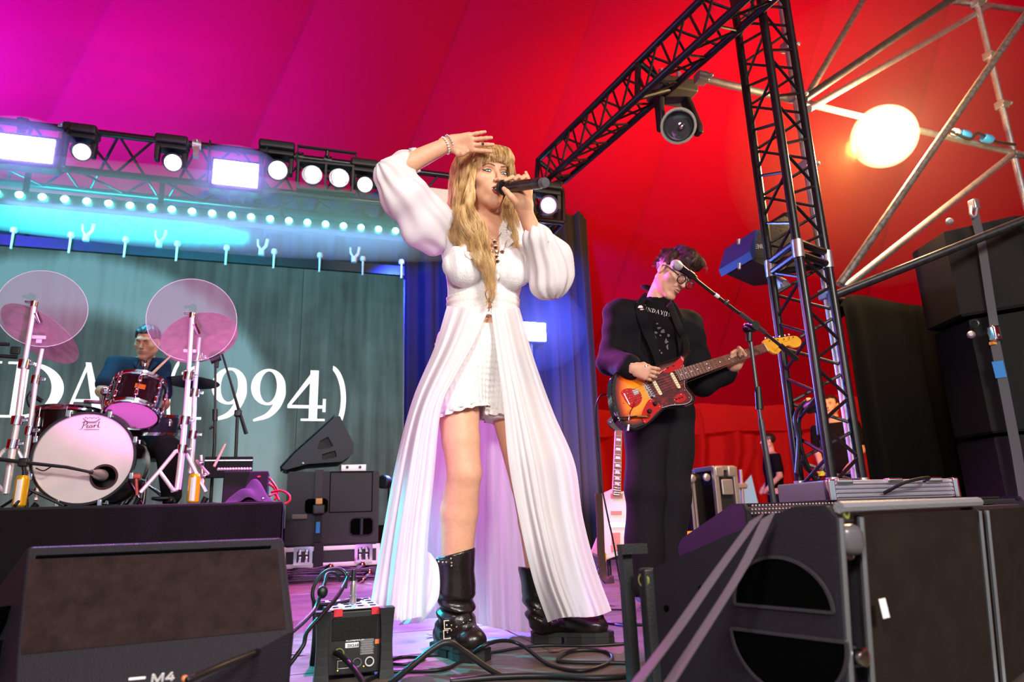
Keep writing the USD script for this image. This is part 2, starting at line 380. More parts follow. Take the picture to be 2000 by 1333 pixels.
for g in range(NG):
    a, b = A0 + (A1 - A0) * g / NG, A0 + (A1 - A0) * (g + 1) / NG
    s = np.linspace(.02, 1, 20)[:, None, None]; w = np.linspace(0, 1, 9)[None, :, None]
    ea, eb = eave(a), eave(b)
    P = AP + s * ((ea + (eb - ea) * w) - AP)
    P = P + V(0, 0, 1) * (-.55 * np.sin(np.pi * s) * .5 - .12 * s * np.sin(np.pi * w))   # the cloth sags between seams and towards the middle
    obj("roof_gore", grid(P, .003), red_roof, ceil, smooth=True)
    sa = AP + np.linspace(.02, 1, 20)[:, None] * (ea - AP); sa[:, 2] += -.275 * np.sin(np.pi * np.linspace(.02, 1, 20)) - .004
    obj("roof_seam", tube(sa, .02, 5, flat=(.12, (0, 0, 1))), red_roof, ceil)
# valance and wall
wall_b = UsdGeom.Xform.Define(stage, "/World/wall_back"); tag(wall_b, kind="structure")
GAPS = {18: 1.25, 19: 1.75}      # two panels drawn aside at their foot: daylight shows through
NW = 46
for g in range(NW):
    a, b = A0 + (A1 - A0) * g / NW, A0 + (A1 - A0) * (g + 1) / NW
    t = np.linspace(a, b, 13)
    top = np.array([eave(x, RE - .02 + .025 * math.sin(x * 90), ZE + .02) for x in t]); bot = np.array([eave(x, RE - .04 + .05 * math.sin(x * 90), ZE - .62 + .05 * abs(math.sin(x * 23))) for x in t])
    obj("valance", grid(np.stack([top, bot]), .003), red_wall, wall_b, smooth=True)
    u = np.linspace(0, 1, 9)[:, None]
    ph = 3.0 * g
    cols = []
    for i, x in enumerate(np.linspace(a - .006, b + .006, 33)):
        rr = RE + .2 + .17 * math.sin(x * 118 + .8 * math.sin(x * 31)) + .07 * math.sin(x * 263)
        zz = np.linspace(ZE - .1, -1.05 + .5 * max(0, math.sin(g * 2.1 + i * .05)) ** 2, 9)
        cols.append(np.array([eave(x + (.004 * math.sin(3 * z + g) + (.06 * (GAPS[g] - z) * max(0, a + .05 - x) / .05 if g in GAPS and z < GAPS[g] else 0)), rr, z) for z in zz]))
    obj("wall_panel", grid(np.stack(cols, 1), .003), red_wall, wall_b, smooth=True)
# ------------------------------------------------------------------ backdrop, screen, riser
black_metal = M("black_metal", (.010, .010, .011), .35, spec=.5)
satin_black = M("satin_black", (.009, .009, .010), .45, bump=.15, bscale=200)
chrome = M("chrome", (.8, .8, .82), .12, 1.0)
steel = M("galvanised_steel", (.50, .49, .48), .42, .85, var=.25, vscale=20)
alu = M("aluminium", (.66, .66, .68), .3, .9, var=.12, vscale=30)
truss_black = M("truss_black", (.010, .009, .010), .32, .2, spec=.55, var=.4, vscale=40)
tex_black = M("textured_cabinet_paint", (.013, .011, .017), .6, spec=.25, bump=.5, bscale=420)
rubber = M("black_rubber", (.006, .006, .007), .45)
backdrop_m = M("backdrop_serge", (.018, .019, .022), .95, spec=.1)
YB = 7.3
def drape(x0, x1, y, z0, z1, amp, pitch, seed, n=6, bunch=0):
    r = np.random.default_rng(seed); xs = np.linspace(x0, x1, max(int((x1 - x0) / pitch * 7), 12)); zs = np.linspace(z1, z0, n)
    ph = np.cumsum(r.uniform(.7, 1.3, len(xs))) * 2 * np.pi / 7
    return grid(np.array([[(x, y + amp * (.6 + .4 * k / (n - 1)) * math.sin(p + .3 * k * bunch) + .3 * amp * math.sin(2.3 * p + 1), z) for x, p in zip(xs, ph)] for k, z in enumerate(zs)]), .004)
bk = thing("backdrop_drape", "black backdrop drape hanging behind the screen, lit teal and blue", "curtain", (0, YB, 0))
xs = np.array([-4.6, -2.6, -.6, 1.05, 1.7, at(1162, 700, y=YB)[0]])
for i in range(5):
    obj("drape_panel", drape(xs[i] - .03, xs[i + 1] + .03, YB + .02 * (i % 2), .01, 4.35, .05 if i < 3 else .075, .22, 40 + i), backdrop_m, bk, smooth=True)
obj("drape_pipe", cyl((-4.7, YB, 4.37), (xs[-1] + .1, YB, 4.37), .024), black_metal, bk)

YS = 6.7                                          # the LED wall
tl, tr = at(0, 480, y=YS), at(789, 541, y=YS); ZT = (tl[2] + tr[2]) / 2; XR = tr[0]
PW = .5; NX, NZ = 9, 5; ZB = ZT - NZ * PW
scr = thing("led_screen", "large grey-green LED video wall with white serif lettering behind the drums", "screen", (XR - NX * PW / 2, YS, ZB))
arc_c = at(100, 900, y=YS); arc2 = at(30, 800, y=YS)
screen_m = usdkit.material(stage, LK + "screen_picture", {
    "g": ("geometry", {}), "s": ("separate_xyz", {}),
    "m1": ("mapping", {"scale": (5.0, 0, .35)}), "n1": ("noise_texture", {"scale": 2.4, "detail": 4.0}),
    "m2": ("mapping", {"scale": (1, 0, 1)}), "n2": ("noise_texture", {"scale": 1.7, "detail": 5.0, "roughness": .6}),
    "dv": ("vector_math", {"math_type": "distance", "vector2": (arc_c[0], YS, arc_c[2])}), "ar": ("map_range", {"range_type": "smoothstep", "from_min": 1.95, "from_max": 1.75, "to_min": 0.0, "to_max": .55}),
    "ar2": ("map_range", {"range_type": "smoothstep", "from_min": 1.2, "from_max": 1.45, "to_min": 0.0, "to_max": 1.0}),
    "am": ("math", {"math_type": "multiply"}), "zr": ("map_range", {"from_min": ZB + .4, "from_max": ZT, "to_min": 0.0, "to_max": 1.0}),
    "sum": ("math", {"math_type": "multiply_add", "value2": .5}), "sum2": ("math", {"math_type": "multiply_add", "value2": .42}),
    "ramp": ("rgb_ramp", {"ramp": [(.30, (.07, .075, .075)), (.5, (.135, .16, .155)), (.75, (.23, .30, .30)), (1.0, (.34, .45, .47))]}),
    "tint": ("mix_color", {"blend_type": "multiply", "b": (.55, 1.0, 1.12), "fac": .5}),
    "px": ("math", {"math_type": "multiply", "value2": 2 * math.pi / .0125}), "pz": ("math", {"math_type": "multiply", "value2": 2 * math.pi / .0125}),
    "sx": ("math", {"math_type": "sine"}), "sz": ("math", {"math_type": "sine"}), "dots": ("math", {"math_type": "multiply"}),
    "dm": ("math", {"math_type": "multiply_add", "value2": .34, "value3": .80}), "e": ("emission", {"strength": 1.0})},
    [("g.position", "m1.vector"), ("m1.vector", "n1.vector"), ("g.position", "m2.vector"), ("m2.vector", "n2.vector"), ("g.position", "dv.vector1"), ("dv.value", "ar.value"), ("dv.value", "ar2.value"),
     ("ar.result", "am.value1"), ("ar2.result", "am.value2"), ("g.position", "s.vector"), ("s.z", "zr.value"), ("n1.fac", "sum.value1"), ("am.value", "sum.value3"), ("n2.fac", "sum2.value1"), ("sum.value", "sum2.value3"),
     ("sum2.value", "ramp.fac"), ("ramp.color", "tint.a"), ("zr.result", "tint.fac"), ("s.x", "px.value1"), ("s.z", "pz.value1"), ("px.value", "sx.value1"), ("pz.value", "sz.value1"), ("sx.value", "dots.value1"), ("sz.value", "dots.value2"),
     ("dots.value", "dm.value1"), ("dm.value", "e.strength"), ("tint.result", "e.color")], surface="e.emission")
for i in range(NX):
    for k in range(NZ):
        obj("led_panel", box((XR - (i + .5) * PW, YS + .03, ZB + (k + .5) * PW), (PW - .004, .06, PW - .004)), screen_m, scr, smooth=False)
obj("support_frame", [box((XR - NX * PW / 2, YS + .12, ZB + k * NZ * PW / 4 * .98 + .02), (NX * PW, .05, .04)) for k in range(5)] + [box((XR - i * PW * 1.5, YS + .12, ZT / 2), (.05, .05, ZT)) for i in range(7)], black_metal, scr)
hz = ZT + .04
obj("header_bar", box((XR - NX * PW / 2, YS + .03, hz + .02), (NX * PW, .08, .10)), black_metal, scr)
peg = M("white_peg", (.75, .74, .76), .35, .3)
for px in (26, 138, 245, 346, 442, 535, 624, 708, 783):
    x = at(px, 470 + px * .077, y=YS)[0]
    obj("pin_bolt", [lathe([(0, .0), (.011, .0), (.011, .05), (.026, .055), (.030, .075), (.024, .10), (0, .108)], 12, frame((x, YS - .03, hz + .03), (0, 0, 1))), cyl((x, YS - .03, hz - .07), (x, YS - .03, hz + .03), .010)], peg, scr)
for px in (170, 312, 511, 691):
    x = at(px, 452 + px * .077, y=YS)[0]; b = V(x, YS - .03, hz + .06)
    obj("hook_clamp", [cyl(b, b + V(0, 0, .06), .028), tube([b + V(-.01, 0, .06), b + V(-.035, 0, .10), b + V(-.04, 0, .16)], .011, 6), tube([b + V(.012, 0, .06), b + V(.04, 0, .10), b + V(.05, 0, .17)], .016, 6)], peg, scr)

# the serif lettering on the screen
def stroke(pts, ws, sm=8):
    P = spline(np.c_[np.asarray(pts, float), np.zeros(len(pts))], sm)[:, :2] if sm else np.asarray(pts, float)
    w = np.interp(np.linspace(0, 1, len(P)), np.linspace(0, 1, len(ws)), ws)
    c = [Point(p).buffer(r / 2, 10) for p, r in zip(P, w)]
    return unary_union([unary_union(c[i:i + 2]).convex_hull for i in range(len(c) - 1)])
R_ = lambda x0, y0, x1, y1: sbox(x0, y0, x1, y1)
def serif(x, y, w, up=1, t=.035): return R_(x - w / 2, y if up > 0 else y - t, x + w / 2, y + t if up > 0 else y)
def E_(cx, cy, rx, ry): return affinity.scale(Point(cx, cy).buffer(1, 24), rx, ry)
def glyph(ch):
    """A high-contrast serif letter of cap height 1; returns (shape, advance)."""
    if ch == "D":
        o = E_(.30, .5, .62, .5).intersection(R_(.30, -1, 2, 2)).union(R_(.14, 0, .30, 1)); i = E_(.30, .5, .43, .455).intersection(R_(.30, -1, 2, 2)).union(R_(.2, .045, .31, .955))
        return unary_union([o.difference(i), R_(.14, 0, .33, 1), R_(0, 0, .40, .04), R_(0, .96, .40, 1)]), .98
    if ch == "A":
        return unary_union([Polygon([(.08, .03), (.44, 1.03), (.50, 1.03), (.15, .03)]), Polygon([(.40, 1.03), (.52, 1.03), (.93, .03), (.72, .03)]), R_(.21, .30, .70, .345), serif(.12, 0, .30), serif(.83, 0, .36)]), 1.0
    if ch == "N":
        return unary_union([R_(.14, 0, .19, 1), R_(.82, 0, .87, 1), Polygon([(.05, 1), (.24, 1), (.87, .06), (.87, -.02), (.82, -.02)]), serif(.165, 0, .30), serif(.85, 1, .30, -1), R_(0, .965, .16, 1)]), 1.02
    if ch == "Y":
        return unary_union([Polygon([(.08, .97), (.27, .97), (.55, .45), (.42, .42)]), Polygon([(.80, .97), (.85, .97), (.55, .42), (.50, .44)]), R_(.39, 0, .56, .48), serif(.18, 1, .36, -1), serif(.82, 1, .28, -1), serif(.475, 0, .40)]), .96
    if ch == "U":
        return unary_union([stroke([(.22, .9), (.22, .35), (.28, .10), (.48, .02), (.68, .10), (.75, .35), (.75, .9)], [.17, .17, .14, .06, .05, .05, .05]), R_(.135, .5, .305, 1), R_(.725, .5, .775, 1), serif(.22, 1, .38, -1), serif(.75, 1, .28, -1)]), .98
    if ch == "S":
        return unary_union([stroke([(.56, .78), (.48, .96), (.30, .99), (.13, .86), (.15, .66), (.34, .52), (.52, .38), (.56, .18), (.40, .02), (.20, .03), (.08, .20)], [.03, .04, .05, .10, .13, .16, .14, .10, .05, .04, .03]), R_(.55, .70, .58, 1), R_(.06, 0, .09, .28)]), .66
    if ch == "(": return E_(.36, .42, .34, .72).difference(E_(.46, .42, .34, .70)).intersection(R_(0, -.5, .30, 1.5)), .34
    if ch == ")": return affinity.scale(glyph("(")[0], -1, 1, origin=(.15, .4)), .34
    if ch == "1": return unary_union([R_(.20, 0, .38, 1), Polygon([(.0, .86), (.0, .90), (.30, 1.03), (.38, 1.03), (.38, .9), (.22, .9)]), R_(.0, 0, .58, .045)]), .66
    if ch == "9":
        return unary_union([E_(.34, .66, .34, .36).difference(E_(.34, .66, .17, .315)), stroke([(.60, .68), (.60, .50), (.52, .28), (.36, .10), (.10, .0)], [.16, .17, .15, .10, .045])]), .74
    if ch == "4": return unary_union([R_(.44, 0, .61, 1.02), Polygon([(.0, .25), (.0, .31), (.50, 1.02), (.56, 1.02), (.56, .92), (.07, .31), (.07, .25)]), R_(.0, .25, .78, .31), R_(.28, 0, .77, .04), R_(.72, .18, .78, .44)]), .82
    return Polygon(), .3
def set_text(s):
    x, out = 0., []
    for ch in s:
        g, a = glyph(ch)
        if not g.is_empty: out.append((ch, affinity.translate(g, x, 0)))
        x += a
    return out, x
white_led = ME("white_led_letters", (1, 1, 1), 1.6)
zb, zc = at(20, 816, y=YS)[2], at(20, 707, y=YS)[2]; LH = zc - zb
# letters stand at the widths they have on the wall
for ch, p0, p1 in (("S", -300, -235), ("U", -222, -130), ("N", -118, -5), ("D", 8, 124), ("A", 122, 214), ("Y", 212, 318), ("(", 328, 345), ("1", 352, 397), ("9", 413, 482), ("9", 490, 558), ("4", 563, 637), (")", 649, 676)):
    g, a = glyph(ch); b = g.bounds; yy = 765
    X0, X1 = at(p0, yy, y=YS)[0], at(p1, yy, y=YS)[0]
    g = affinity.affine_transform(g, [(X1 - X0) / (b[2] - b[0]), 0, 0, LH, X0 - b[0] * (X1 - X0) / (b[2] - b[0]), zb])
    obj("letter", prism(g, .004, np.array([[1, 0, 0, 0], [0, 0, 1, YS - .0045], [0, 1, 0, 0], [0, 0, 0, 1.]])), white_led, scr, smooth=False)

YR = 4.4; ZR = at(276, 986, y=YR)[2]; XRR = at(553, 980, y=YR)[0]
ris = thing("drum_riser", "black-draped drum riser with a flat deck", "platform", (XRR - 2, YR, 0))
obj("riser_deck", rbox((XRR - 1.95, YR + 1.03, ZR - .02), (3.9, 2.06, .04), .006), M("riser_carpet", (.015, .014, .016), .9, bump=.5, bscale=120), ris)
obj("skirt", drape(XRR - 3.9, XRR - .005, YR - .012, .02, ZR - .015, .006, .35, 5), black_cloth, ris, smooth=True)
obj("side_skirt", xf(drape(0, 2.06, 0, .02, ZR - .015, .006, .35, 6), np.array([[0, 1, 0, XRR - .005], [1, 0, 0, YR], [0, 0, 1, 0], [0, 0, 0, 1.]])), black_cloth, ris, smooth=True)
obj("riser_leg", [box((XRR - .15 - 1.2 * i, YR + .2 + 1.6 * j, ZR / 2 - .02), (.06, .06, ZR - .04)) for i in range(4) for j in (0, 1)], steel, ris, kind="stuff")

# ------------------------------------------------------------------ trusses
def truss(t, cs, r=.024, rb=.009, pitch=.36, mat=truss_black, faces=None, ends=()):
    """cs: chords as (start, end) pairs; lattice between neighbouring chords."""
    cs = [(np.asarray(a, float), np.asarray(b, float)) for a, b in cs]
    for a, b in cs: obj("chord", cyl(a, b, r, n=12), mat, t)
    for i, j in faces or [(k, (k + 1) % len(cs)) for k in range(len(cs))]:
        L = np.linalg.norm(cs[i][1] - cs[i][0]); n = max(int(L / pitch), 1)
        for k in range(n):
            P = lambda c, s: cs[c][0] + (cs[c][1] - cs[c][0]) * s
            obj("brace", cyl(P(i, (k + .06) / n), P(j, (k + .5) / n), rb, n=6), mat, t); obj("brace", cyl(P(j, (k + .5) / n), P(i, (k + .94) / n), rb, n=6), mat, t)
        for s in ends: obj("end_bar", cyl(cs[i][0] + (cs[i][1] - cs[i][0]) * s, cs[j][0] + (cs[j][1] - cs[j][0]) * s, r * .85, n=10), mat, t)
TCN = [(2.595, 3.064), (2.54, 2.77), (2.82, 2.866)]
tw = thing("tower_truss", "upright black triangular lattice tower on the right of the guitarist", "truss", (2.65, 2.9, 0))
z1 = at(1560, 500, y=2.85)[2]
for za, zb2, lab in ((.02, .50, None), (.50, z1, None), (z1, 3.9, None)):
    truss(tw, [((x, y, za), (x, y, zb2)) for x, y in TCN], .025, .009, .30 if zb2 > 1 else .4, ends=(.02, .98))
for x, y in TCN: [obj("connector", cyl((x, y, z - .05), (x, y, z + .05), .031, n=12), alu, tw) for z in (.5, z1)]
obj("base_plate", rbox((2.65, 2.9, .008), (.6, .6, .016), .004), steel, tw)
st = thing("side_truss", "black triangular lattice truss running back from the tower to the rear truss", "truss", (2.2, 3.8, 3.1))
cn, cf = V(2.376, 2.54, 3.27), V(1.995, 4.98, 3.26); v2, p2 = V(.59, 0, .81), V(-.81, 0, .59)
offs = [.145 * p2 + .084 * v2, -.168 * v2, -.145 * p2 + .084 * v2]
truss(st, [(cn + o - (cf - cn) * .12, cf + o) for o in offs], .025, .009, .27, ends=(.0, .48, 1.))
YT = 5.0
rt = thing("rear_truss", "long dark lighting truss across the back above the screen", "truss", (0, YT, 3.0))
zt0 = at(0, 236, y=YT)[2]; zl = at(200, 318, y=YT + .1)[2] - .12
truss(rt, [((-4.2, YT, zt0), (2.15, YT, zt0)), ((-4.2, YT + .02, zl), (2.15, YT + .02, zl)), ((-4.2, YT + .34, zl), (2.15, YT + .34, zl))], .025, .010, .5, ends=(0, 1))
for k, px in enumerate((45, 125, 385, 585, 640, 700)):
    x = at(px, 240 + px * .125, y=YT)[0]
    obj("clamp", [cyl((x - .03, YT, zt0), (x + .03, YT, zt0), .04), box((x, YT - .01, zt0 - .06), (.04, .04, .1)), sphere((x, YT - .045, zt0 + .01), .014, 1)], alu if k in (1, 2) else black_metal, rt)
pt = at(850, 377, y=YT); obj("white_panel", rbox((pt[0], YT + .05, pt[2]), (.34, .03, .125), .004), M("white_board", (.75, .74, .72), .5), rt)

# ------------------------------------------------------------------ lamps on the rear truss
lamp_glass = ME("lamp_white_hot", (1.0, .97, 1.0), 9.0)
def moving_head(label, px, py, y, r, glass, ztop, aim=None, group=None, name="moving_head", tilt=(0, 0, 0)):
    c = at(px, py, y=y); aim = V(.6, 1.2, .6) if aim is None else np.asarray(aim, float)
    d = unit(aim - c); t = thing(name, label, "stage lamp", (c[0], y + .05, ztop), group)
    back = c - d * r * 3.2
    F = frame(back, d)
    obj("head", lathe([(0, 0), (r * .75, .0), (r * 1.05, r * .6), (r * 1.15, r * 1.6), (r * 1.32, r * 3.0), (r * 1.32, r * 3.25), (r * 1.12, r * 3.25), (r * 1.06, r * 3.05)], 24, F), satin_black, t)
    rg = obj("lens", lathe([(0, r * 3.12), (r * .7, r * 3.1), (r * 1.06, r * 3.02), (r * 1.06, r * 2.9), (0, r * 2.9)], 24, F), glass, t)
    piv = c - d * r * 1.7; bx = unit(np.cross(d, (0, 0, 1)))
    bz = piv[2] + r * 1.5
    for s in (-1, 1):
        e = piv + bx * s * r * 1.75
        obj("yoke_arm", hull(np.vstack([rbox(e, (.03, r * 1.1, r * 1.0), .006).vertices, rbox((e[0], e[1], bz), (.035, r * 1.3, .03), .006).vertices])), satin_black, t)
    obj("yoke_bridge", rbox((piv[0], piv[1], bz + .02), (r * 4.0, r * 2.0, .04), .01), satin_black, t)
    obj("lamp_base", rbox((piv[0], piv[1], bz + .07), (r * 4.2, r * 3.0, .065), .015), satin_black, t)
    obj("hook_clamp", [cyl((piv[0] + q, piv[1], bz + .09), (piv[0] + q, YT if abs(y - YT) < .3 else piv[1], ztop), .014) for q in (-r, r)], black_metal, t)
    return t
moving_head("moving head with a small white lens, left of the two near the big blinder", 160, 297, YT - .12, .050, lamp_glass, zt0)
moving_head("moving head with a white lens, just left of the right blinder panel", 338, 318, YT - .12, .052, lamp_glass, zt0)
moving_head("moving head with a wide violet-white lens, just right of the right blinder panel", 543, 333, YT - .12, .062, ME("lamp_violet_hot", (1.0, .72, 1.0), 7.0), zt0)
moving_head("moving head with a white lens beside the singer's raised sleeve", 713, 361, YT - .12, .052, lamp_glass, zt0)
moving_head("moving head with a magenta lens under the side truss beside the singer's microphone", 1072, 401, 4.75, .062, ME("lamp_magenta_hot", (1.0, .30, .95), 3.4), cf[2] - .1, aim=(1.6, 1.0, 1.6))
tb = at(638, 341, y=YT - .1); tbl = thing("twin_blinder", "square two-lamp blinder hanging between the moving heads", "stage lamp", tb + V(0, .1, .2))
q = .085
obj("frame", prism(sbox(-.21, -.115, .21, .115).difference(sbox(-.195, -.10, -.008, .10)).difference(sbox(.008, -.10, .195, .10)), .14, frame(tb + V(0, .14, 0), (-.05, -1, -.12))), satin_black, tbl)
for s in (-1, 1):
    cc = tb + V(s * .1, 0, 0)
    obj("lamp_can", lathe([(0, .0), (.05, 0), (.075, .1), (.075, .13), (.068, .13)], 20, frame(cc + V(0, .13, 0), (-.05, -1, -.12))), alu, tbl); obj("lens", lathe([(0, .005), (.05, 0), (.06, -.01), (0, -.012)], 20, frame(cc, (-.05, -1, -.12))), ME("lamp_warm_white", (1, .95, .97), 3.0), tbl)
obj("hanging_bracket", [box(tb + V(s * .22, .07, .1), (.012, .03, .3)) for s in (-1, 1)] + [box(tb + V(0, .07, .25), (.45, .03, .012)), cyl(tb + V(0, .08, .25), (tb[0], YT, zt0), .014)], black_metal, tbl)
blind = ME("blinder_panel_glow", (.30, .22, 1.0), 70.0)
def blinder(label, p0, p1, y):
    a, b = at(*p0, y=y), at(*p1, y=y); c = (a + b) / 2; w, h = b[0] - a[0], a[2] - b[2]
    t = thing("strobe_blinder", label, "stage lamp", (c[0], y + .06, zt0))
    obj("housing", rbox(c + V(0, .08, 0), (w + .06, .12, h + .06), .02), satin_black, t)
    for i in range(3): obj("light_bar", rbox(c + V(0, .015, (i - 1) * h / 3), (w, .02, h / 3 - .006), .004), blind, t)
    obj("yoke", [box(c + V(s * (w / 2 + .045), .08, .1), (.012, .04, h + .15)) for s in (-1, 1)] + [box(c + V(0, .08, h / 2 + .12), (w + .1, .04, .012)), cyl(c + V(0, .08, h / 2 + .1), (c[0], YT, zt0), .014)], black_metal, t)
blinder("glaring white blinder panel at the left end of the rear truss", (-20, 256), (100, 318), YT - .22)
blinder("glaring white blinder panel in the middle of the rear truss", (418, 309), (502, 366), YT - .22)
# the batten of cyan LEDs
pa, pb = at(37, 378, y=YT - .05), at(773, 451, y=YT - .05); dx = (pb[0] - pa[0]) / 19; zb = zb_led = (pa[2] + pb[2]) / 2
bt = thing("led_batten", "long LED batten with a row of dazzling cyan lamps under the rear truss", "light bar", (pa[0], YT, zb))
obj("housing", rbox(((pa[0] + pb[0]) / 2 - dx, YT + .02, zb), (dx * 23, .09, .085), .01), satin_black, bt)
led_m = ME("cyan_led", (.06, 1.0, .80), 48.0)
for k in range(-3, 20):
    x = pa[0] + k * dx; obj("led_lens", sphere((x, YT - .04, zb), .025, 2, (1, .6, 1)), led_m, bt)
[obj("bracket", box((pa[0] + k * dx * 6.3, YT + .05, (zb + zl) / 2), (.03, .03, zl - zb)), black_metal, bt) for k in range(-1, 4)]
light("RectLight", "cyan_batten_wash", V((pa[0] + pb[0]) / 2 - .9, YT + .12, zb - .03), V((pa[0] + pb[0]) / 2 - 1.2, YB + .2, zb - .5), (0.0, .74, .82), 95.0, size=(dx * 16, .05))
light("RectLight", "batten_down_wash", V((pa[0] + pb[0]) / 2, YT - .06, zb - .06), V((pa[0] + pb[0]) / 2, YT - .8, 0), (.25, .50, 1.0), 12.0, size=(dx * 20, .05))
bb = at(1040, 648, y=YB - .25)
bs = thing("strobe_blinder", "small blinding white flood on a floor stand behind the singer", "stage lamp", (bb[0], bb[1], 0))
obj("housing", rbox(bb + V(0, .06, 0), (.36, .1, .26), .02), satin_black, bs); obj("light_bar", rbox(bb, (.32, .02, .21), .004), ME("flood_glow", (.5, .6, 1.0), 70.0), bs)
obj("stand_pole", cyl((bb[0], bb[1] + .05, .02), bb + V(0, .06, -.1), .018), black_metal, bs); obj("stand_foot", lathe([(0, 0), (.2, 0), (.2, .015), (.02, .03)], 20, frame((bb[0], bb[1] + .05, 0), (0, 0, 1))), black_metal, bs)
light("SphereLight", "blue_drape_spot", bb + V(.15, -.9, .0), bb + V(.35, .5, -.2), (.02, .06, 1.0), 240.0, radius=.05, cone=55)
light("SphereLight", "blue_drape_top_spot", V(1.0, 6.0, 3.0), V(1.75, 7.4, 1.5), (.02, .05, 1.0), 260.0, radius=.05, cone=60)

# the lamp head that hangs on the side truss, unlit, and the horn under the tower
mh = at(1322, 250, y=3.6)
hm = thing("moving_head", "unlit moving head lamp hanging below the side truss", "stage lamp", mh + V(0, 0, .45))
F = frame(mh + V(.07, .07, .05), unit(V(-.55, -.75, -.45)))
obj("head", lathe([(0, -.10), (.07, -.10), (.105, -.04), (.11, .1), (.12, .2), (.12, .215), (.105, .215), (.10, .18)], 28, F), M("lamp_grey_metal", (.16, .14, .12), .35, .5), hm)
obj("lens", lathe([(0, .17), (.07, .165), (.10, .155), (0, .15)], 24, F), M("dark_lens_glass", (.05, .05, .06), .05, coat=1.), hm)
obj("reflector", sphere((F @ V(.02, 0, .176, 1))[:3], .022, 2), chrome, hm)
for s in (-1, 1):
    e = (F @ V(s * .13, 0, .03, 1))[:3]
    obj("yoke_arm", hull(np.vstack([rbox(e, (.04, .07, .07), .01).vertices, rbox((mh[0] + .03 + s * .11, mh[1] + .06, mh[2] + .27), (.045, .08, .04), .01).vertices])), satin_black, hm)
obj("lamp_base", rbox((mh[0] + .03, mh[1] + .06, mh[2] + .335), (.30, .22, .10), .015), M("lamp_base_grey", (.07, .065, .06), .4), hm)
obj("hook_clamp", [cyl((mh[0] + .03 + s * .07, mh[1] + .06, mh[2] + .38), (mh[0] + .03 + s * .07, mh[1] + .06, mh[2] + .50), .02) for s in (-1, 1)] + [box((mh[0] + .03, mh[1] + .06, mh[2] + .41), (.24, .05, .03))], alu, hm)
# ------------------------------------------------------------------ scaffold, flood, side drape, loudspeaker stack
sc = thing("scaffold", "galvanised tube scaffold with couplers on the right of the tower", "scaffold", (4.2, 3.3, 0))
SX, SY = at(1572, 300, y=3.2)[0], 3.2
RX, RY = at(1950, 180, y=3.45)[0], 3.45
def pipe(a, b, r=.0242, mat=steel): return obj("scaffold_tube", cyl(a, b, r, n=14), mat, sc)
dark_tube = M("black_painted_tube", (.03, .026, .03), .4, .3, var=.5, vscale=25)
pipe((SX, SY, 0), (SX, SY, 4.6)); pipe((RX, RY, 0), (RX, RY, 5.2))
tubeL, tubeR = at(1362, 151, y=3.3), at(1984, 300, y=3.42); pipe(tubeL, tubeR + (tubeR - tubeL) * .06)
node1 = at(1578, 205, y=3.26); node2 = at(1632, 572, y=3.16); top = at(1935, 0, y=3.5)
pipe(at(1580, 213, y=3.28), at(1932, 12, y=3.5)); pipe(at(1572, 193, y=3.22), at(1900, -30, y=2.9), .026, dark_tube); pipe(at(1578, 186, y=3.30), at(1697, -20, y=3.6), .024, M("rusty_tube", (.20, .15, .13), .6, .6, var=.5, vscale=30))
pipe(at(1640, 556, y=3.10), at(2020, 4, y=2.75), .0245, M("worn_tube", (.27, .23, .20), .55, .7, var=.55, vscale=35)); pipe(at(1650, 562, y=3.22), at(1976, 303, y=3.4))
pipe(at(1618, 582, y=3.10), at(2030, 419, y=2.55), .026, dark_tube)
pipe(at(1860, 3, y=3.5), at(2020, 22, y=3.5)); pipe(at(1950, 690, y=3.6) * V(1, 1, 0), at(1950, 690, y=3.6))
def coupler(p, s=.045): obj("coupler", [rbox(p, (s * 1.7, s * 1.7, s * 1.5), .008), cyl(p + V(-s, -s, 0), p + V(s, -s, 0), .012), sphere(p + V(s, -s, 0), .016, 1)], M("coupler_steel", (.42, .40, .38), .45, .8, var=.3), sc)
for p in (V(SX, SY, node1[2]), V(SX, SY, node2[2]), V(SX, SY, at(1555, 95, y=SY)[2]), V(SX, SY, at(1580, 325, y=SY)[2]), V(RX, RY, at(1935, 110, y=RY)[2]), V(RX, RY, at(1952, 205, y=RY)[2]), V(RX, RY, tubeR[2]), V(RX, RY, at(1925, 12, y=RY)[2]), tubeL + V(.03, 0, 0)): coupler(p)
cb = at(1893, 277, y=3.36)
for k, (dx_, c) in enumerate(((-.13, (.8, .82, .85)), (-.05, (.05, .35, .7)), (.06, (.04, .04, .045)), (.14, (.05, .35, .7)))):
    pass
ct = thing("cable_connector", "blue and white cable connectors tied onto the scaffold tube", "connector", cb)
obj("white_plug", lathe([(0, 0), (.025, 0), (.03, .03), (.02, .06), (0, .062)], 14, frame(cb + V(-.17, -.02, .05), (1, 0, 0))), M("white_plastic", (.75, .76, .78), .4), ct)
for q in (-.10, .13): obj("blue_socket", lathe([(0, 0), (.03, 0), (.034, .02), (.034, .07), (.026, .09), (0, .09)], 14, frame(cb + V(q, -.02, .045), (1, 0, -.1))), M("blue_plastic", (.03, .33, .72), .4), ct)
obj("cable", tube([cb + V(-.2, -.02, .05), cb + V(-.05, -.04, -.01), cb + V(.06, -.04, .06), cb + V(.24, -.03, .02), cb + V(.5, 0, .05)], .011, 6, smooth=6), rubber, ct)
fl = at(1722, 270, y=3.3)
fd = thing("flood_lamp", "glaring warm white flood lamp clamped on the scaffold tube", "lamp", fl)
obj("housing", rbox(fl + V(.02, .10, 0), (.24, .12, .17), .03), satin_black, fd)
obj("glass", lathe([(0, 0), (.06, -.004), (.09, -.03), (.10, -.06), (0, -.06)], 24, frame(fl, unit(V(-.55, -.75, -.35)))), ME("flood_warm_glow", (1.0, .84, .52), 60.0), fd)
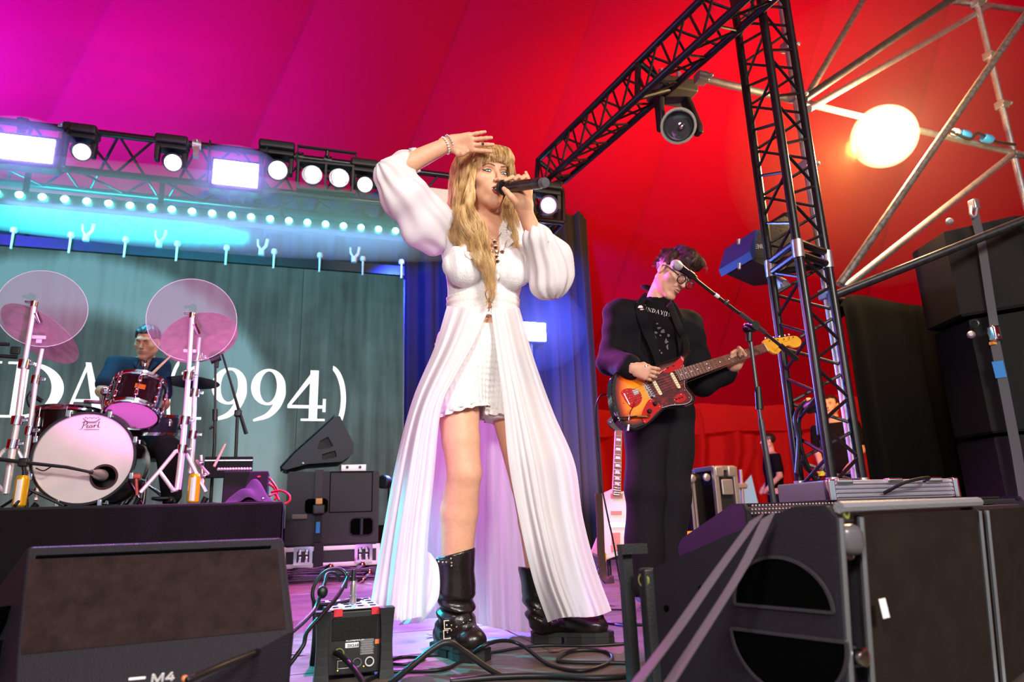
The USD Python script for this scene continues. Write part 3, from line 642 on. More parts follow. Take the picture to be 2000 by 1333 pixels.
obj("bracket", [box(fl + V(.15, .1, .02), (.012, .05, .2)), box(fl + V(.18, .08, .06), (.1, .03, .03)), cyl(fl + V(.2, .08, -.02), fl + V(.2, .08, .1), .02)], chrome, fd)
light("SphereLight", "flood_lamp_light", fl + V(-.08, -.12, -.05), V(1.5, 2, 1), (1.0, .62, .28), 110.0, radius=.08)
light("SphereLight", "flood_lamp_up_light", fl + V(0, .22, .05), fl + V(.6, 2.5, .4), (1.0, .45, .10), 380.0, radius=.08, cone=70, soft=1.0)

# black cloth hung over a rail
YD = 3.55; da, db = at(1640, 578, y=YD), at(1905, 610, y=YD)
dr = thing("side_drape", "black cloth hung over a rail between the tower and the loudspeaker stack", "curtain", (da[0], YD, 0))
r_ = np.random.default_rng(3); xs_ = np.linspace(da[0], db[0], 60)
topz = da[2] + (db[2] - da[2]) * np.linspace(0, 1, 60) + .03 * np.sin(np.linspace(0, 9, 60)) * np.exp(-np.linspace(0, 3, 60)) - .08 * np.exp(-np.linspace(0, 30, 60))
cols = []
for i, x in enumerate(xs_):
    ph = 3.2 * math.sin(i * .21) + i * .42
    zz = np.concatenate([[topz[i] - .12], topz[i] + np.array([0.0, .012, 0.0]), np.linspace(topz[i] - .08, .02, 9)]); yy = np.concatenate([[.06], [.05, .02, -.012], -.02 + .035 * np.sin(ph + np.linspace(0, .8, 9)) * np.linspace(.35, 1, 9)])
    cols.append(np.stack([x + 0 * zz, YD + yy, zz], 1))
obj("cloth", grid(np.stack(cols, 1), .003), M("black_velour", (.0015, .0014, .0015), .95, spec=.1, bump=.3, bscale=120), dr, smooth=True)
obj("rail", cyl(da + V(-.1, .02, -.02), db + V(.1, .02, -.02), .02), black_metal, dr)

# the stack of loudspeakers
PX, PY = 3.92, 3.0; zq = at(1878, 620, y=PY)[2]; zt = at(1838, 450, y=PY)[2]
foot = [(0, 0), (.22, -.30), (.9, -.52), (1.5, -.52), (1.5, .33), (.1, .33)]
pa_m = M("speaker_paint_dark", (.0025, .002, .003), .6, spec=.25, bump=.5, bscale=260)
def cabinet(label, z0, z1, off, name="loudspeaker_cabinet"):
    t = thing(name, label, "loudspeaker", (PX + off + .7, PY, z0))
    pl = Polygon([(PX + off + a, PY + b) for a, b in foot])
    obj("body", bevel_prism(pl, z1 - z0 - .012, .012, np.array([[1, 0, 0, 0], [0, 1, 0, 0], [0, 0, 1, z0 + .006], [0, 0, 0, 1.]])), pa_m, t)
    return t
c1 = cabinet("large black loudspeaker cabinet, upper of the stack at the right edge", zq, zt, 0)
c2 = cabinet("large black loudspeaker cabinet, middle of the stack at the right edge", .80, zq - .005, .055)
c3 = cabinet("black loudspeaker cabinet, lowest of the stack at the right edge", .0, .79, .06)
def studs(t, pts):
    for px, py in pts:
        p = at(px, py, y=PY - .14); obj("stud", lathe([(0, 0), (.022, 0), (.022, .02), (.012, .03), (0, .03)], 12, frame(p, (-.8, -.6, 0))), steel, t)
nrm = unit(V(-.30, -.22, 0) @ np.array([[0, -1, 0], [1, 0, 0], [0, 0, 1]])) * 0 + unit(V(-.806, -.59, 0))
def on_face(px, py, off=0., k=0.):
    """A point of the stack's left-front face (from (0,0) to (.22,-.30) in plan), k metres proud."""
    a = V(PX + off, PY, 0); d = V(.22, -.30, 0); n = unit(V(-.30, -.22, 0)); rr = ray(px, py)
    t = ((a - EYE) @ n) / (rr @ n); return EYE + rr * t + n * k
for px, py in ((1855, 434), (1897, 655)): obj("stud", lathe([(0, 0), (.022, 0), (.022, .02), (.012, .03), (0, .03)], 12, frame(on_face(px, py), unit(V(-.30, -.22, 0)))), steel, c1)
obj("flying_point", lathe([(.02, 0), (.026, .003), (.026, .008), (.02, .01)], 14, frame(on_face(1903, 633), unit(V(-.30, -.22, 0)))), black_metal, c1)
lip = obj("rigging_plate", [rbox(on_face(1903, 404, 0, .03), (.05, .05, .07), .01), tube([on_face(1897, 408, 0, .05), on_face(1897, 424, 0, .05), on_face(1906, 428, 0, .05), on_face(1909, 412, 0, .05)], .009, 6, smooth=4)], alu, c1)
stp = thing("ratchet_strap", "grey webbing strap with a blue tag holding the loudspeaker stack", "strap", on_face(1990, 980, 0, .02) * V(1, 1, 0))
def band(pts, w, mat, name="webbing", k=.012):
    P = [on_face(*p, .0, k) for p in pts]; n = unit(V(-.30, -.22, 0)); e = []
    s = unit(V(.22, -.30, 0)) * w / 2
    return obj(name, grid(np.array([[p - s, p + s] for p in P]), -.004), mat, stp)
web = M("strap_grey", (.09, .09, .10), .8)
band([(1904, 420), (1918, 480), (1930, 560), (1942, 638)], .045, web, k=.02); obj("ratchet", [rbox(on_face(1943, 655, 0, .04), (.06, .05, .09), .01), cyl(on_face(1936, 648, 0, .05), on_face(1952, 660, 0, .05), .012)], chrome, stp)
obj("orange_label", rbox(on_face(1941, 673, 0, .03), (.04, .03, .02), .003), M("orange_tag", (.8, .35, .05), .5), stp)
band([(1943, 668), (1962, 760), (1985, 880), (2003, 990)], .05, web, k=.03); band([(1948, 708), (1956, 740)], .055, M("blue_tape", (.01, .22, .60), .5), "blue_tag", .036)

# the black floodlight with a hood behind the tower's left leg
hc = at(1500, 492, y=3.35)
ho = thing("hooded_floodlight", "black hooded floodlight clamped to the tower, seen from the side", "lamp", hc + V(.1, 0, 0))
prof = np.array([at(x, y, y=3.35) for x, y in ((1441, 505), (1453, 466), (1512, 435), (1535, 445), (1545, 500), (1530, 540), (1503, 543), (1450, 520))])
obj("hood", hull(np.vstack([prof + V(0, -.10, 0), prof + V(0, .16, 0)])), M("hood_black", (.01, .009, .009), .5, bump=.2), ho)
obj("front_lip", hull(np.vstack([np.array([at(x, y, y=3.35) for x, y in ((1440, 507), (1452, 465), (1456, 467), (1450, 519), (1446, 521))]) + V(-.006, d, 0) for d in (-.13, .19)])), M("hood_blue_edge", (.02, .05, .22), .45), ho)
obj("back_fin", rbox(at(1528, 452, y=3.42), (.10, .22, .20), .03), satin_black, ho)
obj("screw", [cyl(at(1443, 468, y=3.25), at(1443, 478, y=3.25), .01), cyl(at(1444, 515, y=3.25), at(1444, 526, y=3.25), .01)], steel, ho)
obj("lettering", xf(meshkit.text_mesh("VENUE", .028, .002, True), frame(at(1467, 486, y=3.246), (0, -1, 0), (1, 0, .10))), M("label_grey", (.42, .36, .34), .6), ho, smooth=False)
obj("clamp", [rbox(at(1522, 560, y=3.2), (.06, .1, .06), .01), cyl(at(1520, 545, y=3.25), at(1535, 553, y=3.0), .018)], alu, ho)
# cables and plugs hung inside the tower
cc = at(1577, 815, y=2.95)
co = thing("cable_coil", "black cables with yellow tape looped inside the tower", "cable", (cc[0], cc[1], 0))
for pts in (((1556, 925), (1560, 860), (1553, 815), (1572, 785), (1592, 790), (1600, 850)), ((1560, 830), (1566, 880), (1590, 935), (1602, 930)), ((1563, 900), (1580, 920), (1600, 925), (1610, 900), (1604, 860)), ((1570, 790), (1560, 830), (1565, 850))):
    obj("cable", tube([at(x, y, y=2.98) for x, y in pts], .011, 7, smooth=6), rubber, co)
obj("plug", [lathe([(0, 0), (.03, 0), (.036, .03), (.03, .08), (0, .09)], 14, frame(at(1576, 800, y=2.97), (.2, -.7, .3)))], satin_black, co); obj("yellow_tape", [cyl(at(1579, 778, y=2.97), at(1580, 790, y=2.97), .013), cyl(at(1602, 921, y=2.97), at(1604, 930, y=2.97), .018)], M("yellow_tape", (.80, .62, .03), .5), co)
# ------------------------------------------------------------------ stage monitors in the foreground
mon_m = tex_black
dust_m = M("dusty_cabinet", (.022, .011, .010), .7, bump=.5, bscale=420, spec=.15, var=.5, vscale=30)
edge_m = M("worn_edge_paint", (.030, .028, .035), .5, bump=.4, bscale=200)
recess_m = M("recess_black", (.002, .002, .002), .9, spec=0.)
wl = thing("stage_monitor", "big dusty black wedge monitor seen from behind at the lower left, marked M4", "monitor speaker", (-.3, 1.8, 0))
A_, B_ = at(62, 1080, y=1.62), at(543, 1062, y=1.55); C_ = at(562, 1236, y=1.47); _n = np.cross(B_ - A_, C_ - A_); _r = ray(43, 1287); D_ = EYE + _r * (((A_ - EYE) @ _n) / (_r @ _n))
G_, K_ = V(.005, 1.53, 0), V(-.40, 1.45, 0)
bkl, bkr = V(-.70, 2.12, 0), V(-.03, 2.1, 0)
obj("body", hull(np.vstack([rbox(p, (.022, .022, .022), .01).vertices for p in (A_, B_, C_, D_)] + [rbox(p + V(0, 0, .012), (.02, .02, .02), .008).vertices for p in (G_, K_, bkl, bkr)] + [rbox(p, (.02, .02, .02), .008).vertices for p in (A_ + V(-.02, .10, -.01), B_ + V(0, .10, -.01), V(-.72, 2.1, .17), V(-.03, 2.1, .17))])), mon_m, wl)
nf = unit(np.cross(B_ - A_, D_ - A_)); nf = nf if nf[1] < 0 else -nf
def on_quad(u, v, k=0): return (A_ * (1 - u) + B_ * u) * (1 - v) + (D_ * (1 - u) + C_ * u) * v + nf * (k + .011)
obj("rear_panel", grid(np.array([[on_quad(u, v, .0015) for u in np.linspace(.004, .996, 12)] for v in np.linspace(.10, .985, 8)]), .004), dust_m, wl)
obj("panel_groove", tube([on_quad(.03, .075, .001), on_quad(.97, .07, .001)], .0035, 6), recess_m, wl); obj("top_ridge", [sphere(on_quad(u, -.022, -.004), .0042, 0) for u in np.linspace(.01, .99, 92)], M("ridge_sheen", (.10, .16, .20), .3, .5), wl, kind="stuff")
nl = unit(np.cross(D_ - G_, C_ - G_)); nl = nl if nl[1] < 0 else -nl
txt = at(292, 1334, y=1.40); obj("lettering", xf(meshkit.text_mesh("M4", .018, .0015, True), frame(txt, unit(V(.14, -.75, -.6)), (.98, .2, .0))), M("print_white", (.85, .85, .86), .5), wl, smooth=False)
q = at(268, 1326, y=1.40); obj("logo_bar", rbox(q, (.026, .004, .004), .001), M("print_white"), wl); obj("knob", sphere(at(361, 1326, y=1.42), .006, 2), M("knob_orange", (.6, .2, .08), .4), wl)
for p in (((3, 1210), (18, 1183), (14, 1215), (2, 1245)), ((2, 1270), (13, 1248), (12, 1300), (3, 1330))):
    P = [at(x, y, y=1.72 - .004 * (x)) for x, y in p]; obj("side_slot", hull(np.vstack([np.array(P) + V(-.03, -.05, 0), np.array(P) + V(.03, .03, 0)])), recess_m, wl)

# the near monitor on the right, its twin further right, and the two behind
def wedge(label, O, ang, w=.58, name="stage_monitor", detail=True, h=.405, group=None):
    """Profile in (depth, height); the rear panel faces the camera side, the grille faces away."""
    u = V(math.cos(ang), math.sin(ang), 0); d = V(-math.sin(ang), math.cos(ang), 0)
    t = thing(name, label, "monitor speaker", O + d * .2 + u * w / 2, group)
    FM = np.eye(4); FM[:3, 0], FM[:3, 1], FM[:3, 2], FM[:3, 3] = d, V(0, 0, 1), u, O
    pr = Polygon([(.035, .004), (.0, h - .02), (.012, h), (.075, h), (.40, h * .73), (.425, h * .66), (.40, .004)]).buffer(-.006).buffer(.006)
    pin = affinity.scale(pr, .95, .955)
    obj("side_panel", bevel_prism(pr, .02, .004, FM @ trimesh.transformations.translation_matrix((0, 0, 0))), tex_black, t)
    obj("side_panel", bevel_prism(pr, .02, .004, FM @ trimesh.transformations.translation_matrix((0, 0, w - .02))), tex_black, t)
    pcore = pin.difference(sbox(-.1, .03, .045, h * .93)) if detail else pin
    obj("body", prism(pcore, .062, FM, .02) if detail else prism(pin, w - .04, FM, .02), tex_black, t)
    if detail: obj("body", prism(pin, w - .04 - .062, FM, .082), tex_black, t, label="main part of the cabinet")
    L = lambda a, b, c: (FM @ V(a, b, c, 1))[:3]
    ang_top = math.atan2(h * .27, .325)
    obj("grille", [hull([L(.08, h + .002, s) for s in (.025, w - .025)] + [L(.398, h * .735 + .002, s) for s in (.025, w - .025)] + [L(.08, h - .006, s) for s in (.025, w - .025)] + [L(.398, h * .735 - .006, s) for s in (.025, w - .025)])], M("grille_black", (.008, .008, .008), .6, bump=1., bscale=700), t)
    return t, L, FM
O1 = V(.845, .93, 0); a1 = math.atan2(.327, .945)
wr, L1, F1 = wedge("big black wedge monitor at the lower right with a strap across and a white sticker", O1, a1)
rp = obj("rear_panel", hull([L1(-.006 + .036 * (1 - z / .4), z, s) for z in (.012, .388) for s in (.086, .565)] + [L1(.01 + .036 * (1 - z / .4), z, s) for z in (.012, .388) for s in (.086, .565)]), M("dusty_grille_cloth", (.020, .013, .010), .9, spec=.1, bump=.6, bscale=420, var=.25, vscale=12), wr)
obj("top_trim", tube([L1(.0, .402, .02), L1(.0, .404, .56), L1(.012, .402, .578), L1(.03, .38, .58)], .010, 8, smooth=4), M("worn_top_edge", (.22, .22, .24), .35, bump=.5, bscale=250), wr)
for s in (.012, .078): obj("metal_edge", tube([L1(-.004, .385, s), L1(.03, .012, s)], .0055, 6), M("edge_alu", (.35, .36, .38), .3, .8), wr)
obj("sticker", rbox((0, 0, 0), (.022, .030, .001), .0004, frame(at(1727, 1189, y=.955) - unit(ray(1727, 1189)) * .012, -F1[:3, 0] + V(0, 0, .09), F1[:3, 2])), M("sticker_white", (.8, .8, .8), .5), wr)
for z, r in ((.335, .022), (.17, .018)):
    obj("connector", lathe([(0, 0), (r, 0), (r, .02), (r * .8, .034), (0, .036)], 18, frame(L1(.04, z, .046), -F1[:3, 0])), chrome, wr)
obj("cover_cap", rbox(L1(.012, .35, .045), (.05, .05, .05), .014), M("cap_grey", (.12, .11, .12), .3, .3), wr)
obj("eyelet", lathe([(.006, 0), (.009, .001), (.009, .004), (.006, .004)], 18, frame(L1(.0, .392, .035), -F1[:3, 0])), M("brass_green", (.35, .36, .10), .4, .4), wr)
# D-shaped handle cups in the side panel
def cup(cx, cz, r, up): 
    p = E_(cx, cz, r * 1.15, r).intersection(sbox(cx - 1, cz, cx + 1, cz + 1) if up else sbox(cx - 1, cz - 1, cx + 1, cz))
    return p
for cx, cz, r, up in ((.115, .242, .078, 1), (.115, .195, .09, 0)):
    p = cup(cx, cz, r, up); obj("handle_recess", prism(p, .004, F1, -.0018), recess_m, wr); obj("handle_rim", prism(p.buffer(.005).difference(p), .006, F1, -.004), edge_m, wr)
for cx, cz in ((.37, .22), (.28, .262)): obj("screw_hole", lathe([(0, 0), (.006, 0), (.006, .003), (0, .003)], 12, F1 @ frame((cx, cz, -.003), (0, 0, 1))), recess_m, wr)
obj("nose_bracket", [box(L1(.47, .17, -.005), (.022, .022, .34)), box(L1(.45, .332, -.002), (.06, .022, .02))], satin_black, wr)
obj("socket_ring", lathe([(.010, 0), (.014, .002), (.014, .006), (.010, .006)], 18, frame(L1(.415, .272, -.008), -F1[:3, 2])), M("brass_green"), wr); obj("nose_plate", rbox(L1(.415, .15, .0), (.03, .03, .29), .006), satin_black, wr)
sp = thing("webbing_strap", "dusky purple folded strap slanting over the near monitor at the lower right", "strap", L1(.2, .3, -.02))
strap_m = M("strap_mauve", (.075, .050, .07), .8, bump=.3, bscale=500)
def ribbon(pts, w, name="webbing"):
    P = np.array([at(x, y, y=yy) for x, y, yy in pts]); ww = unit(V(.9, .1, .35))
    return obj(name, grid(np.array([[p - ww * w / 2, p + ww * w / 2] for p in spline(P, 8)]), -.003), strap_m, sp, smooth=True)
ribbon([(1478, 1012, 1.02), (1400, 1120, .98), (1310, 1250, .93), (1235, 1350, .88)], .040); ribbon([(1500, 1008, 1.0), (1450, 1110, .97), (1370, 1240, .92), (1300, 1350, .87)], .036)
w2, L2, F2 = wedge("black wedge monitor cut off by the right edge of the picture", O1 + V(.60, .235, 0), a1 + .12)
obj("rear_panel", hull([L2(-.006 + .036 * (1 - z / .4), z, s) for z in (.012, .388) for s in (.086, .565)] + [L2(.01 + .036 * (1 - z / .4), z, s) for z in (.012, .388) for s in (.086, .565)]), M("dusty_grille_cloth"), w2)
for s in (.012, .078): obj("metal_edge", tube([L2(-.004, .385, s), L2(.03, .012, s)], .0055, 6), M("edge_alu"), w2)
w3, L3, F3 = wedge("black wedge monitor with a perforated grille in the middle distance, under the silver case", V(1.40, 1.92, 0), .02, detail=False, h=.425, w=.62)
perf = []
for i in range(44):
    for k in range(3): perf.append(sphere(L3(-.012 + k * .004, .418 - k * .012, .02 + i * .0134), .0042, 0))
obj("perforated_grille", perf, M("grille_dots", (.35, .32, .30), .35, .6), w3, kind="stuff")
w4, L4, F4 = wedge("black wedge monitor behind the near one, under the right end of the silver case", V(2.06, 1.95, 0), .0, detail=False, h=.425, w=.62)
# silver flight case lying on them
ca, cb2 = at(1624, 975, y=2.0), at(1868, 975, y=2.0); cz = .428
sl = thing("silver_case", "flat silver aluminium-edged case lying on the monitors at right", "case", ((ca[0] + cb2[0]) / 2, 2.1, cz))
cw = cb2[0] - ca[0]
obj("body", rbox(((ca[0] + cb2[0]) / 2, 2.14, cz + .035), (cw, .28, .07), .006), M("case_silver", (.42, .38, .48), .35, .55), sl)
for k in range(4): obj("rib", rbox(((ca[0] + cb2[0]) / 2, 1.998, cz + .012 + k * .015), (cw - .04, .008, .006), .002), alu, sl)
for x in (ca[0] + .06, ca[0] + cw / 2, ca[0] + cw - .1): obj("latch", rbox((x, 2.0, cz + .065), (.07, .03, .02), .005), chrome, sl)
for x in (ca[0], cb2[0]): obj("corner_cap", rbox((x, 2.0, cz + .035), (.03, .03, .076), .006), chrome, sl)
obj("handle", tube([(ca[0] + .22, 1.985, cz + .02), (ca[0] + .27, 1.93, cz + .055), (ca[0] + .38, 1.93, cz + .07), (ca[0] + .42, 1.985, cz + .06)], .006, 8, smooth=6), rubber, sl)

# ------------------------------------------------------------------ the stage box in front
bx0, bx1, by0, by1, bh = .103, .272, 2.02, 2.30, .178
sb = thing("stage_box", "small black stage box with a teal-lit socket panel on top and a printed front", "audio box", ((bx0 + bx1) / 2, (by0 + by1) / 2, 0))
mesh_m = M("vent_mesh", (.010, .010, .010), .5, .3, bump=1., bscale=420)
obj("body", rbox(((bx0 + bx1) / 2, (by0 + by1) / 2, bh / 2 + .004), (bx1 - bx0 - .02, by1 - by0 - .02, bh - .018), .004), M("box_black", (.008, .008, .009), .45), sb)
for x in (bx0, bx1):
    for y in (by0, by1):
        z = np.linspace(0, bh, 9); k = 1 + .35 * (np.abs(np.linspace(-1, 1, 9)) ** 2)
        obj("corner_bumper", cat_mesh([hull(np.vstack([rbox((x, y, z[i]), (.030 * k[i], .034 * k[i], .002), .0008).vertices, rbox((x, y, z[i + 1]), (.030 * k[i + 1], .034 * k[i + 1], .002), .0008).vertices])) for i in range(8)]), rubber, sb, smooth=50)
obj("top_panel", rbox(((bx0 + bx1) / 2, (by0 + by1) / 2, bh + .0), (bx1 - bx0 - .034, by1 - by0 - .03, .004), .001), M("panel_grey", (.50, .56, .55), .4), sb)
for i in range(4):
    for k in range(4):
        c = V(bx0 + .035 + i * .034, by0 + .045 + k * .062, bh + .002); obj("socket", lathe([(0, .001), (.006, .001), (.0065, .002), (.009, .002), (.009, 0)], 14, frame(c, (0, 0, 1))), M("socket_dark", (.02, .02, .025), .35, .4), sb)
for i in range(3): obj("label_strip", rbox((bx0 + .05 + .034 * i, (by0 + by1) / 2, bh + .003), (.008, by1 - by0 - .06, .002), .0005), M("strip_pale", [(.55, .5, .5), (.5, .3, .3), (.4, .6, .5)][i % 1 + 0], .6), sb)
for x in (bx0 + .034, bx1 - .034): obj("red_tape", rbox((x + .006, by0 + .006, bh - .008), (.024, .003, .020), .001), M("tape_red", (.62, .015, .03), .6), sb)
fy = by0 + .0085
obj("vent", rbox(((bx0 + bx1) / 2, fy, bh - .05), (bx1 - bx0 - .05, .003, .058), .001), mesh_m, sb)
pr_ = M("print_white")
def fprint(s, x, z, h, bold=False): obj("lettering", xf(meshkit.text_mesh(s, h, .0008, bold), frame((x, fy - .0005, z), (0, -1, 0), (1, 0, 0))), pr_, sb, smooth=False)
fprint("ALLEN&HEATH", .165, .096, .0048, True)
obj("label_plate", rbox((.182, fy, .086), (.036, .002, .013), .0008), pr_, sb)
obj("lettering", xf(meshkit.text_mesh("DX168", .0065, .0008, True), frame((.1695, fy - .0018, .0825), (0, -1, 0), (1, 0, 0))), M("print_black", (.01, .01, .01), .5), sb, smooth=False)
for r in range(7): obj("print_lines", [box((.222, fy, .099 - r * .0058 - i * .0017), (.036 if (r + i) % 3 else .030, .0012, .0009)) for i in range(3)], M("print_grey", (.35, .34, .34), .6), sb, kind="stuff")
obj("sticker", rbox((.249, fy, .090), (.012, .0016, .012), .0006), M("sticker_orange", (.75, .2, .05), .5), sb)
obj("socket_ring", lathe([(.011, 0), (.014, .001), (.014, .004), (.011, .004)], 20, frame((.148, fy - .001, .068), (0, -1, 0))), M("ring_olive", (.16, .20, .03), .5), sb)
for x in (.196, .229): obj("socket_ring", lathe([(.0095, 0), (.0125, .001), (.0125, .004), (.0095, .004)], 20, frame((x, fy - .001, .042), (0, -1, 0))), M("print_grey2", (.6, .58, .58), .5) if x > .2 else M("ring_dark", (.10, .10, .10), .4), sb)
obj("label_box", prism(sbox(0, 0, .032, .020).difference(sbox(.001, .001, .031, .019)), .001, frame((.145, fy - .0002, .030), (0, -1, 0), (1, 0, 0))), pr_, sb)
for x, z in ((.146, .026), (.214, .031)): obj("status_light", sphere((x, fy - .001, z), .0018, 1), ME("amber_led", (1, .5, .05), 3.), sb)

# cables: XLR into the box and runs over the deck
def lay(name, label, pts, r=.0055, z=None, mat=rubber, ycol=None, cat="cable", extra=None, group=None):
    P = [at(p[0], p[1], z=(r + .0005 if len(p) < 3 else p[2])) if len(p) < 4 else at(p[0], p[1], y=p[3]) for p in pts]
    t = thing(name, label, cat, P[0], group); obj("wire", tube(P, r, 8, smooth=8), mat, t, smooth=True)
    if extra: extra(t)
    return t
def xlr(t, p, d, L=.062): obj("plug", lathe([(0, 0), (.0095, 0), (.0095, L * .35), (.0085, L * .37), (.0085, L * .8), (.005, L), (0, L)], 14, frame(p, d)), M("plug_nickel", (.55, .48, .44), .3, .8), t); obj("boot", lathe([(0, L), (.008, L), (.0055, L + .03), (0, L + .03)], 12, frame(p, d)), rubber, t)
sk = V(.188, 2.10, bh + .006)
t = lay("xlr_cable", "looped black microphone cable plugged upright into the stage box", [(674, 1150, 0, 2.10), (676, 1125, 0, 2.10), (660, 1112, 0, 2.11), (632, 1120, 0, 2.12), (612, 1150, 0, 2.12), (616, 1178, 0, 2.12), (650, 1180, 0, 2.14), (700, 1172, 0, 2.2), (722, 1186, 0, 2.25)])
xlr(t, sk, (0, 0, 1))
lay("signal_cable", "black cable arching from the stage box plug down over the left monitor", [(666, 1136, 0, 2.09), (655, 1122, 0, 2.08), (640, 1122, 0, 2.06), (634, 1142, 0, 2.03), (625, 1165, 0, 2.0), (612, 1195, 0, 1.95), (570, 1235, 0, 1.75), (520, 1265, 0, 1.5), (440, 1298, 0, 1.36), (365, 1330, 0, 1.30)])
t = lay("signal_cable", "black cable with a lump, falling from the stage box to the lower edge", [(680, 1120, 0, 2.06), (678, 1132, 0, 2.05), (660, 1165, 0, 2.0), (630, 1200, 0, 1.96), (600, 1235, 0, 1.93), (592, 1262, 0, 1.91), (565, 1300, 0, 1.9), (540, 1334, 0, 1.9)])
obj("strain_lump", sphere(at(630, 1157, y=2.0), .014, 2, (1, .8, 1.2)), rubber, t)
lay("power_cable", "black cable with a blue sheen plugged into the stage box front", [(655, 1276, 0, 2.015), (668, 1283, 0, 1.98), (690, 1305, 0, 1.9), (712, 1338, 0, 1.85)], r=.0075)
lay("floor_cable", "thick black cable arching up in front of the singer's near boot", [(760, 1338, 0, 1.86), (800, 1305, 0, 1.84), (850, 1265, 0, 1.83), (878, 1256, 0, 1.83), (905, 1272, 0, 1.84), (960, 1310, 0, 1.85), (1015, 1334, 0, 1.86)], r=.008)
lay("floor_cable", "black cable looping over the deck from the near boot to the right", [(700, 1338), (760, 1314), (860, 1309), (905, 1290), (945, 1262, 0, 2.05), (985, 1252, 0, 2.1), (1020, 1262, 0, 2.1), (1070, 1298), (1130, 1311), (1180, 1300), (1196, 1285), (1175, 1272), (1120, 1272), (1090, 1288), (1110, 1294), (1225, 1296)])
lay("floor_cable", "thin black cable lying behind the singer's boots", [(760, 1290), (790, 1283), (850, 1280), (950, 1276), (1050, 1262), (1150, 1262), (1220, 1258)], r=.0045)
lay("floor_cable", "coiled black cable end beside the stage box", [(757, 1286), (800, 1283), (828, 1286), (800, 1297), (765, 1297), (760, 1290), (790, 1283), (840, 1279)], r=.005)
lay("floor_cable", "black cable running off right past the far boot", [(1165, 1215), (1200, 1219), (1260, 1221), (1330, 1222)], r=.0055)
lay("floor_cable", "glossy black cable at the bottom edge of the picture", [(880, 1332), (960, 1324), (1060, 1321), (1180, 1325), (1300, 1312)], r=.008)
lay("floor_cable", "bluish thin cable right of the far boot", [(1150, 1212), (1190, 1216), (1215, 1222), (1290, 1216)], r=.004, mat=M("blue_cable", (.03, .06, .35), .4))
for k, (x, y) in enumerate(((1085, 1275), (843, 1244), (572, 1278), (583, 1280))):
    p = at(x, y, z=.002); one("dry_leaf", grid(np.array([[p + V(a * .016, b * .010, .003 + .004 * abs(a) * (1 + .3 * k)) for a in (-1, -.4, .3, 1)] for b in (-1, 0, 1)]), .001), M("leaf_brown", (.22, .09, .05), .7), ["pale dry leaf on the deck between the boots and the coiled cable", "tiny dry leaf on the deck left of the near boot", "brown dry leaf on the deck right of the left monitor, left one of the pair", "brown dry leaf on the deck near the stage box, right one of the pair"][k], "leaf")

# ------------------------------------------------------------------ sub, case and wedge behind
sy = 5.55; s0, s1 = at(562, 920, y=sy), at(741, 920, y=sy); sz0, sz1 = at(742, 1062, y=sy)[2], at(742, 920, y=sy)[2]
rc = thing("flight_case", "low black flight case with bright metal edges under the bass speaker", "case", ((s0[0] + s1[0]) / 2, sy + .3, 0))
cx, cwid = (s0[0] + s1[0]) / 2, s1[0] - s0[0]
obj("body", rbox((cx, sy + .31, (.10 + sz0) / 2), (cwid, .6, sz0 - .10), .005), M("case_panel_black", (.014, .014, .016), .5), rc)
for z in (.115, sz0 - .02): obj("metal_edge", rbox((cx, sy + .008, z), (cwid + .01, .02, .032), .003), M("case_edge", (.75, .68, .66), .35, .5), rc)
for x in (cx - cwid / 2, cx + cwid / 2): obj("metal_edge", rbox((x, sy + .008, (.1 + sz0) / 2), (.03, .022, sz0 - .10), .003), M("case_edge"), rc)
for x in (cx - cwid * .30, cx + cwid * .34):
    obj("butterfly_latch", [prism(sbox(-.055, -.055, .055, .055).buffer(.012).difference(sbox(-.045, -.045, .045, .045)), .010, frame((x, sy - .004, (.1 + sz0) / 2 + .01), (0, -1, 0)))] + [rbox((x + s * .024, sy - .008, (.1 + sz0) / 2 + .01 + q), (.026, .012, .046), .005) for s in (-1, 1) for q in (-.027, .03)], chrome, rc)
for i in range(4): obj("castor", [lathe([(0, -.018), (.045, -.018), (.05, 0), (.045, .018), (0, .018)], 16, frame((cx + (-1 if i % 2 else 1) * (cwid / 2 - .08), sy + .08 + .45 * (i // 2), .05), (1, 0, 0))), box((cx + (-1 if i % 2 else 1) * (cwid / 2 - .08), sy + .08 + .45 * (i // 2), .085), (.05, .05, .05))], rubber, rc)
su = thing("bass_speaker", "tall black bass speaker cabinet standing on the flight case behind the drum riser", "loudspeaker", (cx, sy + .31, sz0))
obj("body", bevel_prism(sbox(s0[0], sy + .0, s1[0], sy + .62), sz1 - sz0, .012, np.array([[1, 0, 0, 0], [0, 1, 0, 0], [0, 0, 1, sz0], [0, 0, 0, 1.]])), M("speaker_charcoal", (.020, .018, .021), .6, bump=.5, bscale=260), su)
def fr(x0, y0, x1, y1, name, mat, k=.004, rr=.0): 
    a, b = at(x0, y0, y=sy), at(x1, y1, y=sy); p = sbox(a[0], min(a[2], b[2]), b[0], max(a[2], b[2])); p = p.buffer(-rr).buffer(rr) if rr else p
    return p
FX = np.array([[1, 0, 0, 0], [0, 0, 1, sy - .003], [0, 1, 0, 0], [0, 0, 0, 1.]])
p = fr(645, 922, 727, 1000, "", None); obj("inset_frame", prism(p.difference(p.buffer(-.006)), .004, FX), recess_m, su)
p = fr(685, 1014, 727, 1044, "", None, rr=.03); obj("handle_cup", [prism(p, .005, FX)], recess_m, su); obj("cup_rim", prism(p.buffer(.01).difference(p), .006, FX, -.001), tex_black, su)
obj("cup_bar", cyl(((p.bounds[0] + p.bounds[2]) / 2, sy - .006, p.bounds[1]), ((p.bounds[0] + p.bounds[2]) / 2, sy - .006, p.bounds[3]), .012), M("speaker_charcoal"), su)
p = fr(596, 975, 640, 1003, "", None, rr=.03); obj("handle_cup", prism(p, .005, FX), recess_m, su)
